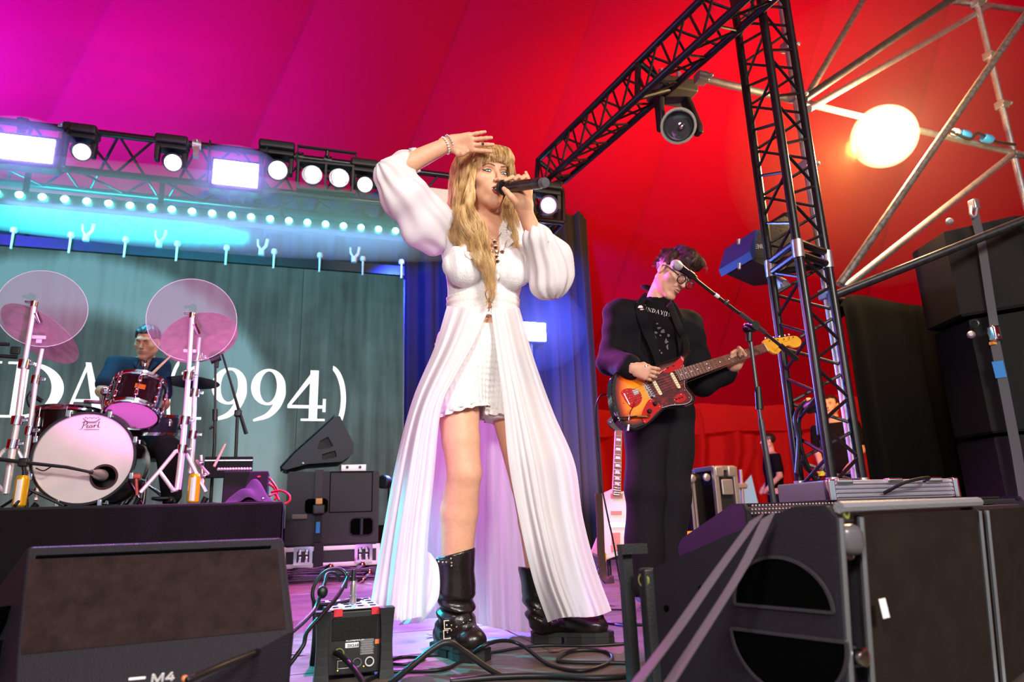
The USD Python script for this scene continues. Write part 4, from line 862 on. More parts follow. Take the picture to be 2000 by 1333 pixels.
ts = thing("ratchet_strap", "dark strap with an orange buckle and blue tag round the bass speaker", "strap", at(622, 1000, y=sy - .02))
def vb(p0, p1, w, mat, name="webbing", k=.012):
    a, b = at(*p0, y=sy - k), at(*p1, y=sy - k); obj(name, rbox((a + b) / 2, (w, .004, abs(a[2] - b[2])), .001), mat, ts)
vb((624, 918), (622, 975), .06, M("strap_brown", (.045, .035, .04), .8)); vb((622, 990), (622, 1060), .05, M("strap_dark", (.012, .012, .014), .8)); vb((622, 1062), (622, 1108), .07, M("strap_dark"), k=.035); vb((621, 1020), (621, 1042), .03, M("blue_tape"), "blue_tag", .018)
q = at(623, 980, y=sy - .03); obj("buckle", rbox(q, (.05, .03, .045), .006), M("buckle_orange", (.65, .28, .06), .4), ts); obj("ratchet", rbox(q + V(0, 0, -.06), (.09, .05, .07), .01), satin_black, ts)
q = at(585, 1010, y=sy - .03); obj("tape_flap", rbox(q, (.11, .012, .035), .004), M("tape_brown", (.16, .12, .09), .7), ts)
# wedge on the sub
wm = thing("stage_monitor", "black wedge monitor on top of the bass speaker, two handle holes in its side", "monitor speaker", (cx - .1, sy + .3, sz1))
prof = [(549, 915), (560, 918), (600, 907), (668, 902), (690, 887), (691, 868), (664, 813), (655, 814), (610, 855), (576, 885)]
P = np.array([at(x, y, y=sy + .06) for x, y in prof]); P2 = Polygon([(p[0], p[2]) for p in P]).buffer(-.006).buffer(.006)
FW = np.array([[1, 0, 0, 0], [0, 0, 1, sy + .06], [0, 1, 0, 0], [0, 0, 0, 1.]])
holes = [Polygon([(at(x, y, y=sy + .06)[0], at(x, y, y=sy + .06)[2]) for x, y in h]).buffer(-.008).buffer(.008) for h in (((618, 879), (625, 862), (641, 853), (651, 872), (638, 877)), ((629, 898), (629, 888), (655, 880), (658, 893), (634, 899)))]
obj("side_panel", prism(P2.difference(unary_union(holes)), .03, FW), M("speaker_charcoal"), wm); obj("body", prism(P2.buffer(-.004), .50, FW, .031), M("recess_grey", (.012, .012, .014), .7), wm)
pts = np.array([at(x, y, y=sy + .06) for x, y in ((549, 914), (576, 884), (610, 854), (655, 813))])
obj("grille", grid(np.stack([pts + V(-.004, .0, .004), pts + V(-.004, .53, .004)]), .008), M("grille_blue_black", (.018, .026, .045), .45, .2, bump=.8, bscale=500), wm)
obj("badge", sphere(at(592, 906, y=sy + .055), .011, 1), steel, wm)
wb = at(691, 912, y=sy + .12); wx = thing("effects_box", "small pale metal box with sockets on top of the bass speaker", "audio box", (wb[0], sy + .2, sz1))
obj("body", rbox((wb[0], sy + .2, sz1 + .035), (.20, .14, .055), .006), M("box_pale", (.72, .66, .70), .4, .3), wx)
for i in range(2): obj("knob", lathe([(0, 0), (.012, 0), (.010, .02), (0, .02)], 12, frame((wb[0] - .05 + i * .1, sy + .13, sz1 + .04), (0, -1, 0))), rubber, wx)
for i in range(4): obj("foot", lathe([(0, 0), (.01, 0), (.01, .008), (0, .008)], 8, frame((wb[0] + (.07 if i % 2 else -.07), sy + (.15 if i < 2 else .25), sz1), (0, 0, 1))), rubber, wx)
kn = at(748, 942, y=sy + .2); kt = thing("spot_lamp", "small black lamp head beside the bass speaker at its right", "stage lamp", V(kn[0] + .06, sy + .25, 0))
obj("head", lathe([(0, 0), (.04, 0), (.055, .04), (.055, .10), (.045, .11), (0, .10)], 18, frame(kn + V(.05, .05, 0), (-.6, -.8, 0))), satin_black, kt); obj("pole", cyl((kn[0] + .06, sy + .25, 0), (kn[0] + .06, sy + .25, kn[2]), .014), black_metal, kt); obj("foot", lathe([(0, 0), (.12, 0), (.12, .012), (.02, .02)], 18, frame((kn[0] + .06, sy + .25, 0), (0, 0, 1))), black_metal, kt)
r_ = np.random.default_rng(11)
tang = []
for k in range(9):
    a = at(r_.uniform(570, 720), 1128, z=.01); P = [a + V(r_.uniform(-.5, .45), r_.uniform(-.25, .25), .01 + .10 * r_.random() ** 2) for _ in range(6)]
    tang.append([np.clip(p, (-.2, 4.7, .012), (1.0, 5.45, .2)) for p in P])
tc = thing("cable_tangle", "tangled dark cables heaped on the deck in front of the low flight case", "cable", (.4, 5.2, 0))
for P in tang: obj("wire", tube(P, .009, 6, smooth=6), M("cable_purple", (.02, .010, .025), .4), tc, smooth=True)
for px, py in ((638, 1112), (700, 1108), (714, 1124), (702, 1137)): obj("plug", lathe([(0, 0), (.02, 0), (.02, .05), (0, .06)], 10, frame(at(px, py, y=5.2), (.6, -.6, .4))), chrome, tc)
# ------------------------------------------------------------------ people: shared anatomy
def skin_mat(name, c):
    return M(name, c, .5, spec=.35, var=.08, vscale=45)
eye_white = M("eye_white", (.78, .76, .75), .2); pupil_m = M("pupil", (.004, .004, .004), .1)
class Head:
    """A head in its own frame: x to the person's left, y ahead, z up; origin at eye level between the ears."""
    def __init__(s, c, fwd, up, k=1., male=False):
        s.c = np.asarray(c, float); y = unit(fwd); z = np.asarray(up, float); z = unit(z - y * (z @ y)); s.R = np.stack([np.cross(y, z), y, z], 1); s.k = k; s.male = male
    def L(s, x, y=None, z=None):
        p = np.asarray(x, float) if y is None else V(x, y, z); return s.c + s.k * (p @ s.R.T)
    def loc(s, p): return (np.asarray(p) - s.c) @ s.R / s.k
    def prims(s, mouth=0., puff=0.):
        k, R, m = s.k, s.R, s.male
        e = lambda c, r, b, sg="e": (sg, s.L(*c), np.array(r) * k, R, b * k); c_ = lambda a, b, ra, rb, q: ("c", s.L(*a), s.L(*b), ra * k, rb * k, q * k)
        P = [e((0, -.018, .030), (.073, .092, .085), 0), e((0, .020, -.034), (.0555 + .0055 * m, .062, .080), .03)]
        for x in (-1, 1):
            P += [c_((x * (.040 + .012 * m), -.012, -.056), (x * (.010 + .004 * m), .062, -.103), .016 + .005 * m, .013 + .004 * m, .03), e((x * .040, .046, -.020), (.026, .024, .022), .02)]
        P += [c_((-.030, .075, .024), (.030, .075, .024), .011 + .003 * m, .011 + .003 * m, .02), e((0, .074, -.103), (.013 + .009 * m, .015, .014), .02), e((0, .070, -.060), (.028, .022, .022), .02)]
        for x in (-1, 1): P += [e((x * .031, .092, .004), (.019, .017, .012), .012, "-e")]
        for x in (-1, 1): P += [e((x * .031, .0655, .003), (.0145, .0132, .0128), .004)]
        P += [c_((0, .082, .012), (0, .100 + .003 * m, -.024), .0060, .0078 + .002 * m, .010), e((0, .103 + .003 * m, -.028), (.0088, .0085, .008), .006)]
        for x in (-1, 1): P += [e((x * .0115, .092, -.030), (.0056 + .001 * m, .0080, .0056), .007), e((x * .0056, .1005, -.0365), (.0028, .004, .003), .002, "-e")]
        for x in (-1, 1): P += [e((x * .076, -.012, -.008), (.0075, .019, .031), .006), e((x * .083, -.006, -.002), (.006, .010, .017), .004, "-e")]
        if mouth: P += [e((0, .094, -.063), (.017, .022, .004 + mouth), .004, "-e")]
        return P
    def out(s, x, z, k=0.):
        """The face's surface straight ahead of (x, z)."""
        f = field(s.prims()); y = np.linspace(.13, .02, 220); P = s.L(np.stack([0 * y + x, y, 0 * y + z], 1)); d = f(P); i = np.argmax(d < 0); return (x, y[i] + k, z)
    def patch(s, c, r, a, b, shape=lambda t: (1, 1), off=(0, 0), n=20, m=6):
        """A piece of the sphere of radius r round the local point c, seen from the front, (a, b) wide and high."""
        t = np.linspace(0, 2 * np.pi, n, endpoint=False); rho = np.linspace(0, 1, m); rows = []
        for q in rho:
            pts = []
            for w in t:
                sx, sz = shape(w); u, v = off[0] + q * a * math.cos(w) * sx, off[1] + q * b * math.sin(w) * sz; pts.append((c[0] + u, c[1] + math.sqrt(max(r * r - u * u - v * v, 1e-8)), c[2] + v))
            rows.append(pts)
        return grid(s.L(np.array(rows).reshape(-1, 3)).reshape(m, n, 3), close=True)
    def face(s, t, gaze=(0, 0), iris=(.16, .28, .40), lip=(.45, .12, .12), open_=1., liner=0., brow=(.05, .03, .02), mouth=0., body=None, lids=.0):
        """Eyes, brows and lips as parts."""
        b = body if body is not None else t
        al = lambda w: (1, (.95 if math.sin(w) > 0 else .55) * (1 - .45 * abs(math.cos(w)) ** 3))
        for x in (-1, 1):
            c = (x * .031, .0655, .003)
            ey = obj("eye", s.patch(c, .0142, .0125, .0062 * open_, al), eye_white, t, smooth=True)
            if open_ > .45:
                obj("iris", s.patch(c, .0147, .0054, .0054 * min(1, open_), off=(gaze[0] * .006, gaze[1] * .0025), m=4), M(f"iris_{iris[0]}_{iris[2]}", iris, .15, coat=.8), ey, smooth=True)
                obj("pupil", s.patch(c, .0149, .0023, .0023, off=(gaze[0] * .006, gaze[1] * .0025), m=3), pupil_m, ey, smooth=True)
            w = np.linspace(-.12, np.pi + .12, 15); lash = np.array([(c[0] + .0128 * math.cos(q), 0, c[2] + .0062 * open_ * math.sin(q) * al(q)[1] + .0004) for q in w])
            lash[:, 1] = c[1] + np.sqrt(np.maximum(.0150 ** 2 - (lash[:, 0] - c[0]) ** 2 - (lash[:, 2] - c[2]) ** 2, 1e-8))
            if liner:
                side = lash[0] if x > 0 else lash[-1]; ex = side + V(x * .008, -.005, .004); lash = np.vstack([ex, lash]) if x > 0 else np.vstack([lash, ex])
            obj("eyelashes", tube(s.L(lash), (.0008 + .0007 * liner) * s.k, 6), M("lash_black", (.006, .005, .005), .6), ey)
            if liner:
                w = np.linspace(np.pi, 2 * np.pi, 11); lo = np.array([(c[0] + .0126 * math.cos(q), 0, c[2] + .0062 * open_ * math.sin(q) * al(q)[1]) for q in w]); lo[:, 1] = c[1] + np.sqrt(np.maximum(.0148 ** 2 - (lo[:, 0] - c[0]) ** 2 - (lo[:, 2] - c[2]) ** 2, 1e-8))
                obj("eyeliner", tube(s.L(lo), .0008 * s.k, 6), M("lash_black"), ey)
            if brow:
                bp = [s.out(x * a, q, .0006) for a, q in ((.012, .0215), (.021, .0245), (.030, .0262), (.039, .0255), (.047, .0215))]
                obj("eyebrow", tube(s.L(np.array(bp)), [.0022 * s.k, .0030 * s.k, .0026 * s.k, .0009 * s.k], 6, smooth=5, flat=(.55, s.R[:, 1])), M(f"brow_{brow[0]}", brow, .8), t)
        lm = M(f"lip_{lip[0]}", lip, .35, spec=.5)
        g = mouth
        ul = [(-.023, .083, -.0600), (-.012, .0915, -.0555 + g * .3), (-.004, .0945, -.0530 + g * .3), (0, .094, -.0545 + g * .3), (.004, .0945, -.0530 + g * .3), (.012, .0915, -.0555 + g * .3), (.023, .083, -.0600)]
        ll = [(-.022, .083, -.0605), (-.011, .0915, -.0655 - g), (0, .0935, -.0675 - g), (.011, .0915, -.0655 - g), (.022, .083, -.0605)]
        obj("lips", [tube(s.L(np.array(ul)), np.array([.0012, .0034, .0040, .0038, .0040, .0034, .0012]) * s.k, 10, smooth=5), tube(s.L(np.array(ll)), np.array([.0012, .0042, .0050, .0042, .0012]) * s.k, 10, smooth=5)], lm, t, smooth=True)
        if g > .002:
            obj("mouth_opening", s.patch((0, .068, -.061), .0235, .0165, .0045 + g, n=18, m=4), M("mouth_dark", (.05, .008, .008), .6), t); obj("teeth", s.patch((0, .068, -.0585), .0238, .010, .0022, n=14, m=3), M("teeth", (.7, .68, .62), .3), t)
def hand_prims(W, F, N, sz=1., curl=(0, 0, 0, 0), spread=.10, thumb=None, lens=None, palm_l=.088):
    """A hand: W wrist, F along the fingers, N out of the palm; the thumb's side is N x F times side (see thumb). Returns prims."""
    W = np.asarray(W, float); F = unit(F); N = unit(np.asarray(N, float) - F * (np.asarray(N) @ F)); S = np.cross(F, N)
    side, tp = thumb; S = S * side                     # S points to the thumb's side
    g = lambda a, b, c: W + sz * (F * a + S * b + N * c); r = sz
    P = [("c", g(-.02, 0, 0), g(.012, 0, 0), .025 * r, .024 * r, 0)]
    for b in (.026, .009, -.009, -.026): P.append(("c", g(.014, b * .62, 0), g(palm_l - .004 - .006 * (b < -.02), b, 0), .0135 * r, .0112 * r, .018 * r))
    P.append(("c", g(.02, .016, .006), g(.055, .026, .008), .015 * r, .011 * r, .014 * r))
    L = lens or (.070, .078, .073, .057)
    tips = []
    for i, b in enumerate((.027, .009, -.0095, -.027)):
        base = g(palm_l - (.006 if i == 3 else 0), b, 0); a = spread * (1.3 - .9 * i); d0 = unit(F * math.cos(a) + S * math.sin(a)); p = base; cur = curl[i] if np.ndim(curl[i]) else (curl[i], curl[i] * 1.15, curl[i] * .8); ang = 0; rr = (.0086, .0080, .0072, .0064) if i < 3 else (.0076, .0070, .0064, .0058)
        for j, fr_ in enumerate((.44, .30, .26)):
            ang += cur[j]; d = d0 * math.cos(ang) + N * math.sin(ang); q = p + d * L[i] * fr_ * sz
            P.append(("c", p, q, rr[j] * r, rr[j + 1] * r, .004 * r)); p = q
        tips.append(p)
    T = [g(*q) for q in tp]
    for j in range(len(T) - 1): P.append(("c", T[j], T[j + 1], (.0125, .0098, .0086)[j] * r, (.0098, .0086, .0074)[j] * r, .006 * r))
    return P
THUMB_OUT = ((.024, .018, .006), (.050, .044, .010), (.074, .056, .012), (.094, .060, .014))
def strands(path, rad, n, seed, wave=.0, freq=3., npt=22, out=None, lenvar=.15):
    """Hair of one lock round a guide path."""
    r = np.random.default_rng(seed); P = spline(path, 12); s = np.linspace(0, 1, len(P)); T = np.gradient(P, axis=0); T /= np.linalg.norm(T, axis=1, keepdims=True) + 1e-9
    u = np.cross(T, (0.3, 1., .2)); u /= np.linalg.norm(u, axis=1, keepdims=True) + 1e-9; w = np.cross(T, u); R = np.interp(s, np.linspace(0, 1, len(rad)), rad); out = [] if out is None else out
    for k in range(n):
        a, q = r.uniform(0, 2 * np.pi), math.sqrt(r.random()); da = r.normal(0, .9); ph = r.uniform(-.9, .9); wave_k = r.uniform(.4, 1.5); e = 1 - lenvar * r.random(); ss = np.linspace(0, e, npt)
        f = lambda X: np.stack([np.interp(ss, s, X[:, i]) for i in range(3)], 1)
        A = a + da * ss; Rr = np.interp(ss, s, R) * q; wv = wave * wave_k * np.sin(freq * 2 * np.pi * ss + ph) * np.minimum(ss * 4, 1); wu = wave * .7 * np.cos(freq * 2 * np.pi * ss + ph + .4) * np.minimum(ss * 4, 1)
        out.append(f(P) + f(u) * (Rr * np.cos(A) + wv)[:, None] + f(w) * (Rr * np.sin(A) + wu)[:, None])
    return out
def hair_mat(name, c0, c1, c2, rough=.38):
    """Hair: streaks from dark to light along a noise stretched down the lock."""
    if name in MATS: return MATS[name]
    MATS[name] = usdkit.material(stage, LK + name, {"g": ("geometry", {}), "m": ("mapping", {"scale": (1, 1, .25)}), "n": ("noise_texture", {"scale": 70.0, "detail": 3.0}), "r": ("rgb_ramp", {"ramp": [(.3, c0), (.5, c1), (.72, c2)]}), "p": ("principled_bsdf", {"roughness": rough, "specular_ior_level": .45})},
        [("g.position", "m.vector"), ("m.vector", "n.vector"), ("n.fac", "r.fac"), ("r.color", "p.base_color")], surface="p.BSDF")
    return MATS[name]
def view_axes(c):
    d = unit(EYE - c); r = ROT @ V(1, 0, 0); r = unit(r - d * (r @ d)); return d, r, np.cross(d, r)
def facing(c, yaw, pitch, roll):
    """Head axes relative to the line of sight: yaw to the picture's right, pitch up, roll clockwise in the picture (degrees)."""
    d, r, u = view_axes(c); y, p, q = np.radians((yaw, pitch, roll))
    f = d * math.cos(y) * math.cos(p) + r * math.sin(y) * math.cos(p) + u * math.sin(p)
    up = u * math.cos(q) + r * math.sin(q); return f, up
# ------------------------------------------------------------------ the singer
SY0 = 2.16
def S(px, py, y=0.): return at(px, py, y=SY0 + y)
sg = thing("person", "blonde person in a sheer white dress and black boots singing, hand raised to brow", "person", at(960, 1260, z=0) * V(1, 1, 0))
skin1 = skin_mat("skin_fair", (.76, .39, .24))
hc = S(950, 348, -.04); f1, u1 = facing(hc, 28, 13, 10); H1 = Head(hc, f1, u1, .98)
MO = .006
hp = H1.prims(mouth=MO)
nb, nt = S(955, 470, .05), H1.L(0, -.022, -.085)
neck = [("c", nb, nt, .056, .047, .02), ("c", S(935, 470, .05), S(985, 472, .05), .045, .045, .05)]
sh_r, el_r, wr_r = S(868, 447, .04), S(760, 338, -.06), S(877, 281, -.13)
sh_l, el_l = S(1028, 462, .04), S(1080, 548, -.12); wr_l = S(1023, 408, -.20)
arms = [("c", sh_r, el_r, .046, .036, .010), ("c", el_r, el_r + (wr_r - el_r) * .35, .036, .036, .006), ("c", el_r + (wr_r - el_r) * .35, wr_r, .036, .0245, .006),
        ("c", sh_l, el_l, .046, .036, .010), ("c", el_l, el_l + (wr_l - el_l) * .35, .036, .035, .006), ("c", el_l + (wr_l - el_l) * .35, wr_l, .035, .0245, .006)]
torso = [("e", S(950, 500, .05), (.150, .098, .16), None, .05), ("e", S(944, 590, .04), (.118, .088, .14), None, .06), ("e", S(942, 690, .04), (.152, .104, .13), None, .06),
         ("c", sh_r, sh_l, .05, .05, .06), ("e", S(908, 520, -.045), (.066, .056, .066), None, .010), ("e", S(997, 526, -.045), (.066, .056, .066), None, .010)]
hip_r, kn_r, an_r = S(897, 740, .010), S(907, 925, -.03), S(888, 1195, .06)
hip_l, kn_l, an_l = S(985, 740, .05), S(1030, 945, .010), S(1062, 1200, .12)
legs = [("c", S(893, 770, .02), S(900, 860, -.02), .074, .060, .010), ("c", S(900, 860, -.02), kn_r, .060, .054, .010), ("c", kn_r, S(897, 1000, .015), .053, .059, .010), ("c", S(897, 1000, .015), an_r, .059, .036, .010),
        ("c", hip_l, kn_l, .078, .054, .010), ("c", kn_l, S(1045, 1020, .09), .053, .056, .010), ("c", S(1045, 1020, .09), an_l, .056, .036, .010)]
# right hand raised to the brow, palm to the camera; left hand round the microphone
d1, r1, uu1 = view_axes(wr_r)
hr = hand_prims(wr_r, S(960, 276, -.20) - wr_r, d1 * 1.0 - uu1 * .12, .93, curl=((.05, .12, .08), (.02, .1, .06), (.0, .08, .05), (-.05, .05, .05)), spread=.085, thumb=(-1 if np.cross(S(960, 276, -.20) - wr_r, d1) @ uu1 > 0 else 1, ((.016, .016, .010), (.038, .036, .020), (.056, .034, .030), (.074, .026, .030))))
mouth_w = H1.L(.004, .104, -.061)
_my = min(np.linspace(-.55, -.05, 200), key=lambda y: abs(np.linalg.norm(S(1064, 357, y) - mouth_w) - .262))
mic_dir = unit(S(1064, 357, _my) - mouth_w); mic_a = mouth_w + mic_dir * .006
grip = mic_a + mic_dir * .125
d2, r2, uu2 = view_axes(grip)
hp2 = S(1021, 383, -.205)       # heel of the hand below the microphone
hl = [("c", wr_l + (el_l - wr_l) * .12, S(1022, 398, -.20), .0252, .026, 0), ("c", S(1022, 400, -.205), S(1010, 372, -.19), .024, .020, .02), ("c", S(1028, 400, -.195), S(1033, 368, -.19), .018, .014, .02), ("c", S(1020, 395, -.20), S(1022, 368, -.19), .022, .016, .02)]
th = [S(1008, 394, -.215), S(998, 384, -.222), S(990, 375, -.222), S(984, 369, -.216)]
hl += [("c", th[0], th[1], .0125, .0105, .012), ("c", th[1], th[2], .0100, .0088, .005), ("c", th[2], th[3], .0088, .0074, .005)]
for i, (pts, rr) in enumerate(((((1016, 370, -.175), (1014, 352, -.185), (1001, 346.5, -.195), (987, 352, -.20)), .0082), (((1020, 368, -.17), (1021, 350, -.18), (1012, 345, -.20), (1006, 350, -.215)), .0084), (((1027, 368, -.17), (1029, 350, -.178), (1024, 345, -.198), (1019, 349, -.212)), .0080), (((1033, 368, -.18), (1033, 353, -.182), (1030, 345, -.185), (1027, 337, -.19)), .0070))):
    Q = [S(*q) for q in pts]
    for j in range(3): hl.append(("c", Q[j], Q[j + 1], rr * (1.08, .98, .9)[j], rr * (.98, .9, .78)[j], .004))
fb = field(torso + neck + arms + legs); fh = field([*hp, ("c", nb, nt, .056, .047, .02)]); fr_ = field(hr + arms[2:3]); fl_ = field(hl + arms[5:6])
bl, bh_ = bounds(torso + neck + arms + legs)
hl_lo, hl_hi = bounds(hl); hr_lo, hr_hi = bounds(hr)
hd_lo, hd_hi = bounds(hp); 
body1 = weld([surface(fb, bl, bh_, .007), surface(fh, hd_lo - V(0, 0, .05), hd_hi, .0024), surface(field(hr), hr_lo, hr_hi, .0023), surface(field(hl), hl_lo, hl_hi, .0023)])
b1 = obj("body", body1, skin1, sg, smooth=True)
H1.face(sg, gaze=(.55, .8), iris=(.26, .36, .42), lip=(.36, .05, .055), open_=.92, liner=1., brow=(.20, .11, .05), mouth=MO, body=b1)

# dress: bodice, band, sleeves, skirt panels
sheer = usdkit.material(stage, LK + "sheer_white_fabric", {
    "tc": ("geometry", {}), "n": ("noise_texture", {"scale": 900.0, "detail": 1.0}), "b": ("bump", {"strength": .08, "distance": .001}),
    "d": ("diffuse_bsdf", {"color": (.86, .83, .83)}), "t": ("translucent_bsdf", {"color": (.88, .86, .88)}), "x": ("mix_closure", {"fac": .26}), "tr": ("transparent_bsdf", {"color": (1, 1, 1)}), "y": ("mix_closure", {"fac": .06})},
    [("tc.position", "n.vector"), ("n.fac", "b.height"), ("b.normal", "d.normal"), ("d.BSDF", "x.closure1"), ("t.BSDF", "x.closure2"), ("x.closure", "y.closure1"), ("tr.BSDF", "y.closure2")], surface="y.closure")
cotton = usdkit.material(stage, LK + "white_crinkle_cotton", {
    "g": ("geometry", {}), "m": ("mapping", {"scale": (1, 1, .12)}), "n": ("noise_texture", {"scale": 160.0, "detail": 3.0}), "b": ("bump", {"strength": .55, "distance": .004}), "p": ("principled_bsdf", {"base_color": (.84, .81, .80), "roughness": .85, "specular_ior_level": .15, "sheen_weight": .2})},
    [("g.position", "m.vector"), ("m.vector", "n.vector"), ("n.fac", "b.height"), ("b.normal", "p.normal")], surface="p.BSDF")
lace = usdkit.material(stage, LK + "ivory_lace", {
    "g": ("geometry", {}), "n": ("voronoi_texture", {"scale": 95.0, "feature": "distance_to_edge"}), "n2": ("noise_texture", {"scale": 60.0, "detail": 3.0, "distortion": 2.0}), "a": ("math", {"math_type": "multiply", "value2": 1.0}), "r": ("rgb_ramp", {"ramp": [(.02, (.86, .82, .78)), (.10, (.80, .70, .63)), (.22, (.84, .79, .75))]}), "b": ("bump", {"strength": .5, "distance": .003}), "p": ("principled_bsdf", {"roughness": .85, "specular_ior_level": .2})},
    [("g.position", "n.vector"), ("g.position", "n2.vector"), ("n.distance", "a.value1"), ("n2.fac", "a.value2"), ("a.value", "r.fac"), ("r.color", "p.base_color"), ("a.value", "b.height"), ("b.normal", "p.normal")], surface="p.BSDF")
ft = field(torso + [("c", sh_r, sh_r + (el_r - sh_r) * .2, .055, .055, .03), ("c", sh_l, sh_l + (el_l - sh_l) * .2, .055, .055, .03)])
vtop_l, vtop_r, vbot = S(915, 415, -.1), S(992, 418, -.1), S(957, 566, -.1)
def vneck(p):
    """Negative inside the plunging neckline (a wedge along the line of sight)."""
    d, r, u = view_axes(vbot); q = p - vbot; a, b, c = q @ r, q @ u, q @ d
    wl_ = .006 + .34 * np.maximum(b, 0); wr2 = .008 + .26 * np.clip(b, 0, .09) + .5 * np.maximum(b - .21, 0)
    return np.maximum(np.maximum(a - wr2, -a - wl_), np.maximum(-b - .003, -(c + .25)))
zband, zb0, zb1 = None, S(945, 567, -.07)[2], S(945, 612, -.07)[2]
def bod(p):
    d = ft(p); w = .003 * np.sin(p[:, 0] * 170 + 12 * p[:, 2] + 6 * p[:, 1]) * np.clip((p[:, 2] - zb0) * 12, 0, 1) * np.clip((S(950, 440)[2] - p[:, 2]) * 8, .2, 1)
    d = d - .0085 + w; top = p[:, 2] - S(955, 438)[2] - .25 * np.abs(p[:, 0] - S(955, 438)[0]) + .02
    d = np.maximum(d, zb1 - p[:, 2]); d = np.maximum(d, p[:, 2] - S(950, 420)[2])
    return np.maximum(d, -vneck(p))
tl_, th_ = bounds(torso, .03)
obj("bodice", surface(bod, V(tl_[0] - .05, tl_[1], zb1 - .02), V(th_[0] + .05, th_[1], S(950, 410)[2]), .005), cotton, sg, smooth=True)
def bnd(p):
    d = ft(p) - .013 + .0012 * np.sin(p[:, 2] * 260); d = np.maximum(d, np.maximum(p[:, 2] - zb0 - .003, zb1 - .004 - p[:, 2])); q = p - S(956, 590, -.1)
    return np.maximum(d, -np.maximum(np.abs(q @ r1) - .0075, q[:, 1] - .06))
obj("lace_waistband", surface(bnd, V(tl_[0], tl_[1], zb1 - .02), V(th_[0], th_[1], zb0 + .02), .0042), lace, sg, smooth=True)
# lace edging along the neckline and the ties
def on_bodice(px, py, k=.0):
    """The first point of the bodice along the ray of a pixel."""
    r = unit(ray(px, py)); t = np.linspace(1.7, 2.6, 1400) ; P = EYE + r * t[:, None] * 1.0; d = ft(P) - .0095 - k; i = np.argmax(d < 0); return P[i]
def edging(pts, w, name="lace_edging", mat=lace):
    P = spline(np.array([on_bodice(x, y, .002) for x, y in pts]), 10); d = unit(EYE - P[0]); T = np.gradient(P, axis=0); T /= np.linalg.norm(T, axis=1, keepdims=True); B = np.cross(T, d); k = np.arange(len(P))
    rows = [P + B * (a * w * (1 + .12 * np.sin(k * 1.9)))[:, None] + d * (.003 + .002 * np.sin(k * 1.3 + j))[:, None] for j, a in enumerate((-.5 + 0 * k, 0 * k, .5 + 0 * k))]
    obj(name, grid(np.stack(rows, 1), .002), mat, sg, smooth=True)
edging(((903, 468), (912, 495), (932, 505), (942, 530), (952, 553)), .022); edging(((996, 452), (985, 470), (978, 500), (972, 530), (963, 556)), .022)
edging(((990, 428), (983, 445), (984, 462), (998, 478)), .030, "collar"); edging(((900, 447), (897, 458), (903, 470)), .022, "collar")
for a, b in (((950, 560), (966, 559)), ((949, 588), (964, 592)), ((949, 614), (964, 616))):
    obj("tie", tube([on_bodice(*a, .004), on_bodice((a[0] + b[0]) / 2, a[1] - 1, .006), on_bodice(*b, .004)], .0035, 7, smooth=4), M("tie_white", (.84, .8, .78), .8), sg)
for pts in (((955, 562), (948, 572), (951, 584), (956, 590)), ((958, 562), (966, 574), (962, 586), (956, 596)), ((956, 566), (957, 580), (955, 600))): obj("tie_cord", tube([on_bodice(*q, .004) for q in pts], .0022, 6, smooth=5), M("cord_tan", (.42, .18, .09), .6), sg)
obj("charm", [tube([on_bodice(957, 596, .004), on_bodice(955, 608, .004)], .002, 6), tube([on_bodice(953, 601, .004), on_bodice(961, 599, .004)], .002, 6)], M("cord_tan"), sg)
# sleeves
def puff(prims, amp, fr, seed):
    f = field(prims)
    def g(p): return f(p) - amp * (meshkit.fbm(p * fr, 2, seed) - .5) * 2
    lo, hi = bounds(prims, .03); return surface(g, lo, hi, .006)
slr = [("c", S(872, 452, .04), S(835, 425, .0), .060, .070, 0), ("c", S(835, 425, .0), S(792, 385, -.04), .070, .072, .04), ("c", S(792, 385, -.04), S(762, 345, -.06), .072, .050, .04), ("c", S(762, 343, -.06), S(790, 318, -.075), .046, .042, .03), ("c", S(790, 318, -.075), S(812, 309, -.08), .040, .030, .01), ("c", S(815, 452, -.01), S(845, 472, .03), .05, .045, .05)]
fold = lambda p, s: .006 * np.sin(p @ s)
def sleeve(prims, dirs, amp, seed, axis_pts):
    f = field(prims); ax = unit(np.asarray(axis_pts[1]) - np.asarray(axis_pts[0])); e1 = unit(np.cross(ax, (0, 1, .2))); e2 = np.cross(ax, e1)
    def g(p):
        q = p - axis_pts[0]; th = np.arctan2(q @ e1, q @ e2); s = q @ ax
        return f(p) - amp * np.sin(th * 9 + s * 14 + 3 * meshkit.noise(p * 14, seed)) * np.clip(1 - 0 * s, 0, 1) - .006 * (meshkit.noise(p * 20, seed + 1) - .5)
    lo, hi = bounds(prims, .03); return surface(g, lo, hi, .0055)
silk = usdkit.material(stage, LK + "white_chiffon", {"d": ("diffuse_bsdf", {"color": (.86, .82, .82)}), "t": ("translucent_bsdf", {"color": (.86, .80, .80)}), "x": ("mix_closure", {"fac": .25})}, [("d.BSDF", "x.closure1"), ("t.BSDF", "x.closure2")], surface="x.closure")
obj("sleeve", sleeve(slr, None, .0035, 3, (S(860, 450, .03), S(762, 345, -.06))), silk, sg, smooth=True)
cufr = obj("cuff", cat_mesh([tube([S(806, 311, -.082), S(818, 307, -.086)], [.038, .034], 16), tube([S(797, 300, -.08), S(806, 297, -.085), S(812, 303, -.088)], .009, 8, smooth=4), tube([S(812, 322, -.085), S(818, 333, -.08), S(806, 330, -.08)], .008, 8, smooth=4)]), silk, sg, smooth=True)
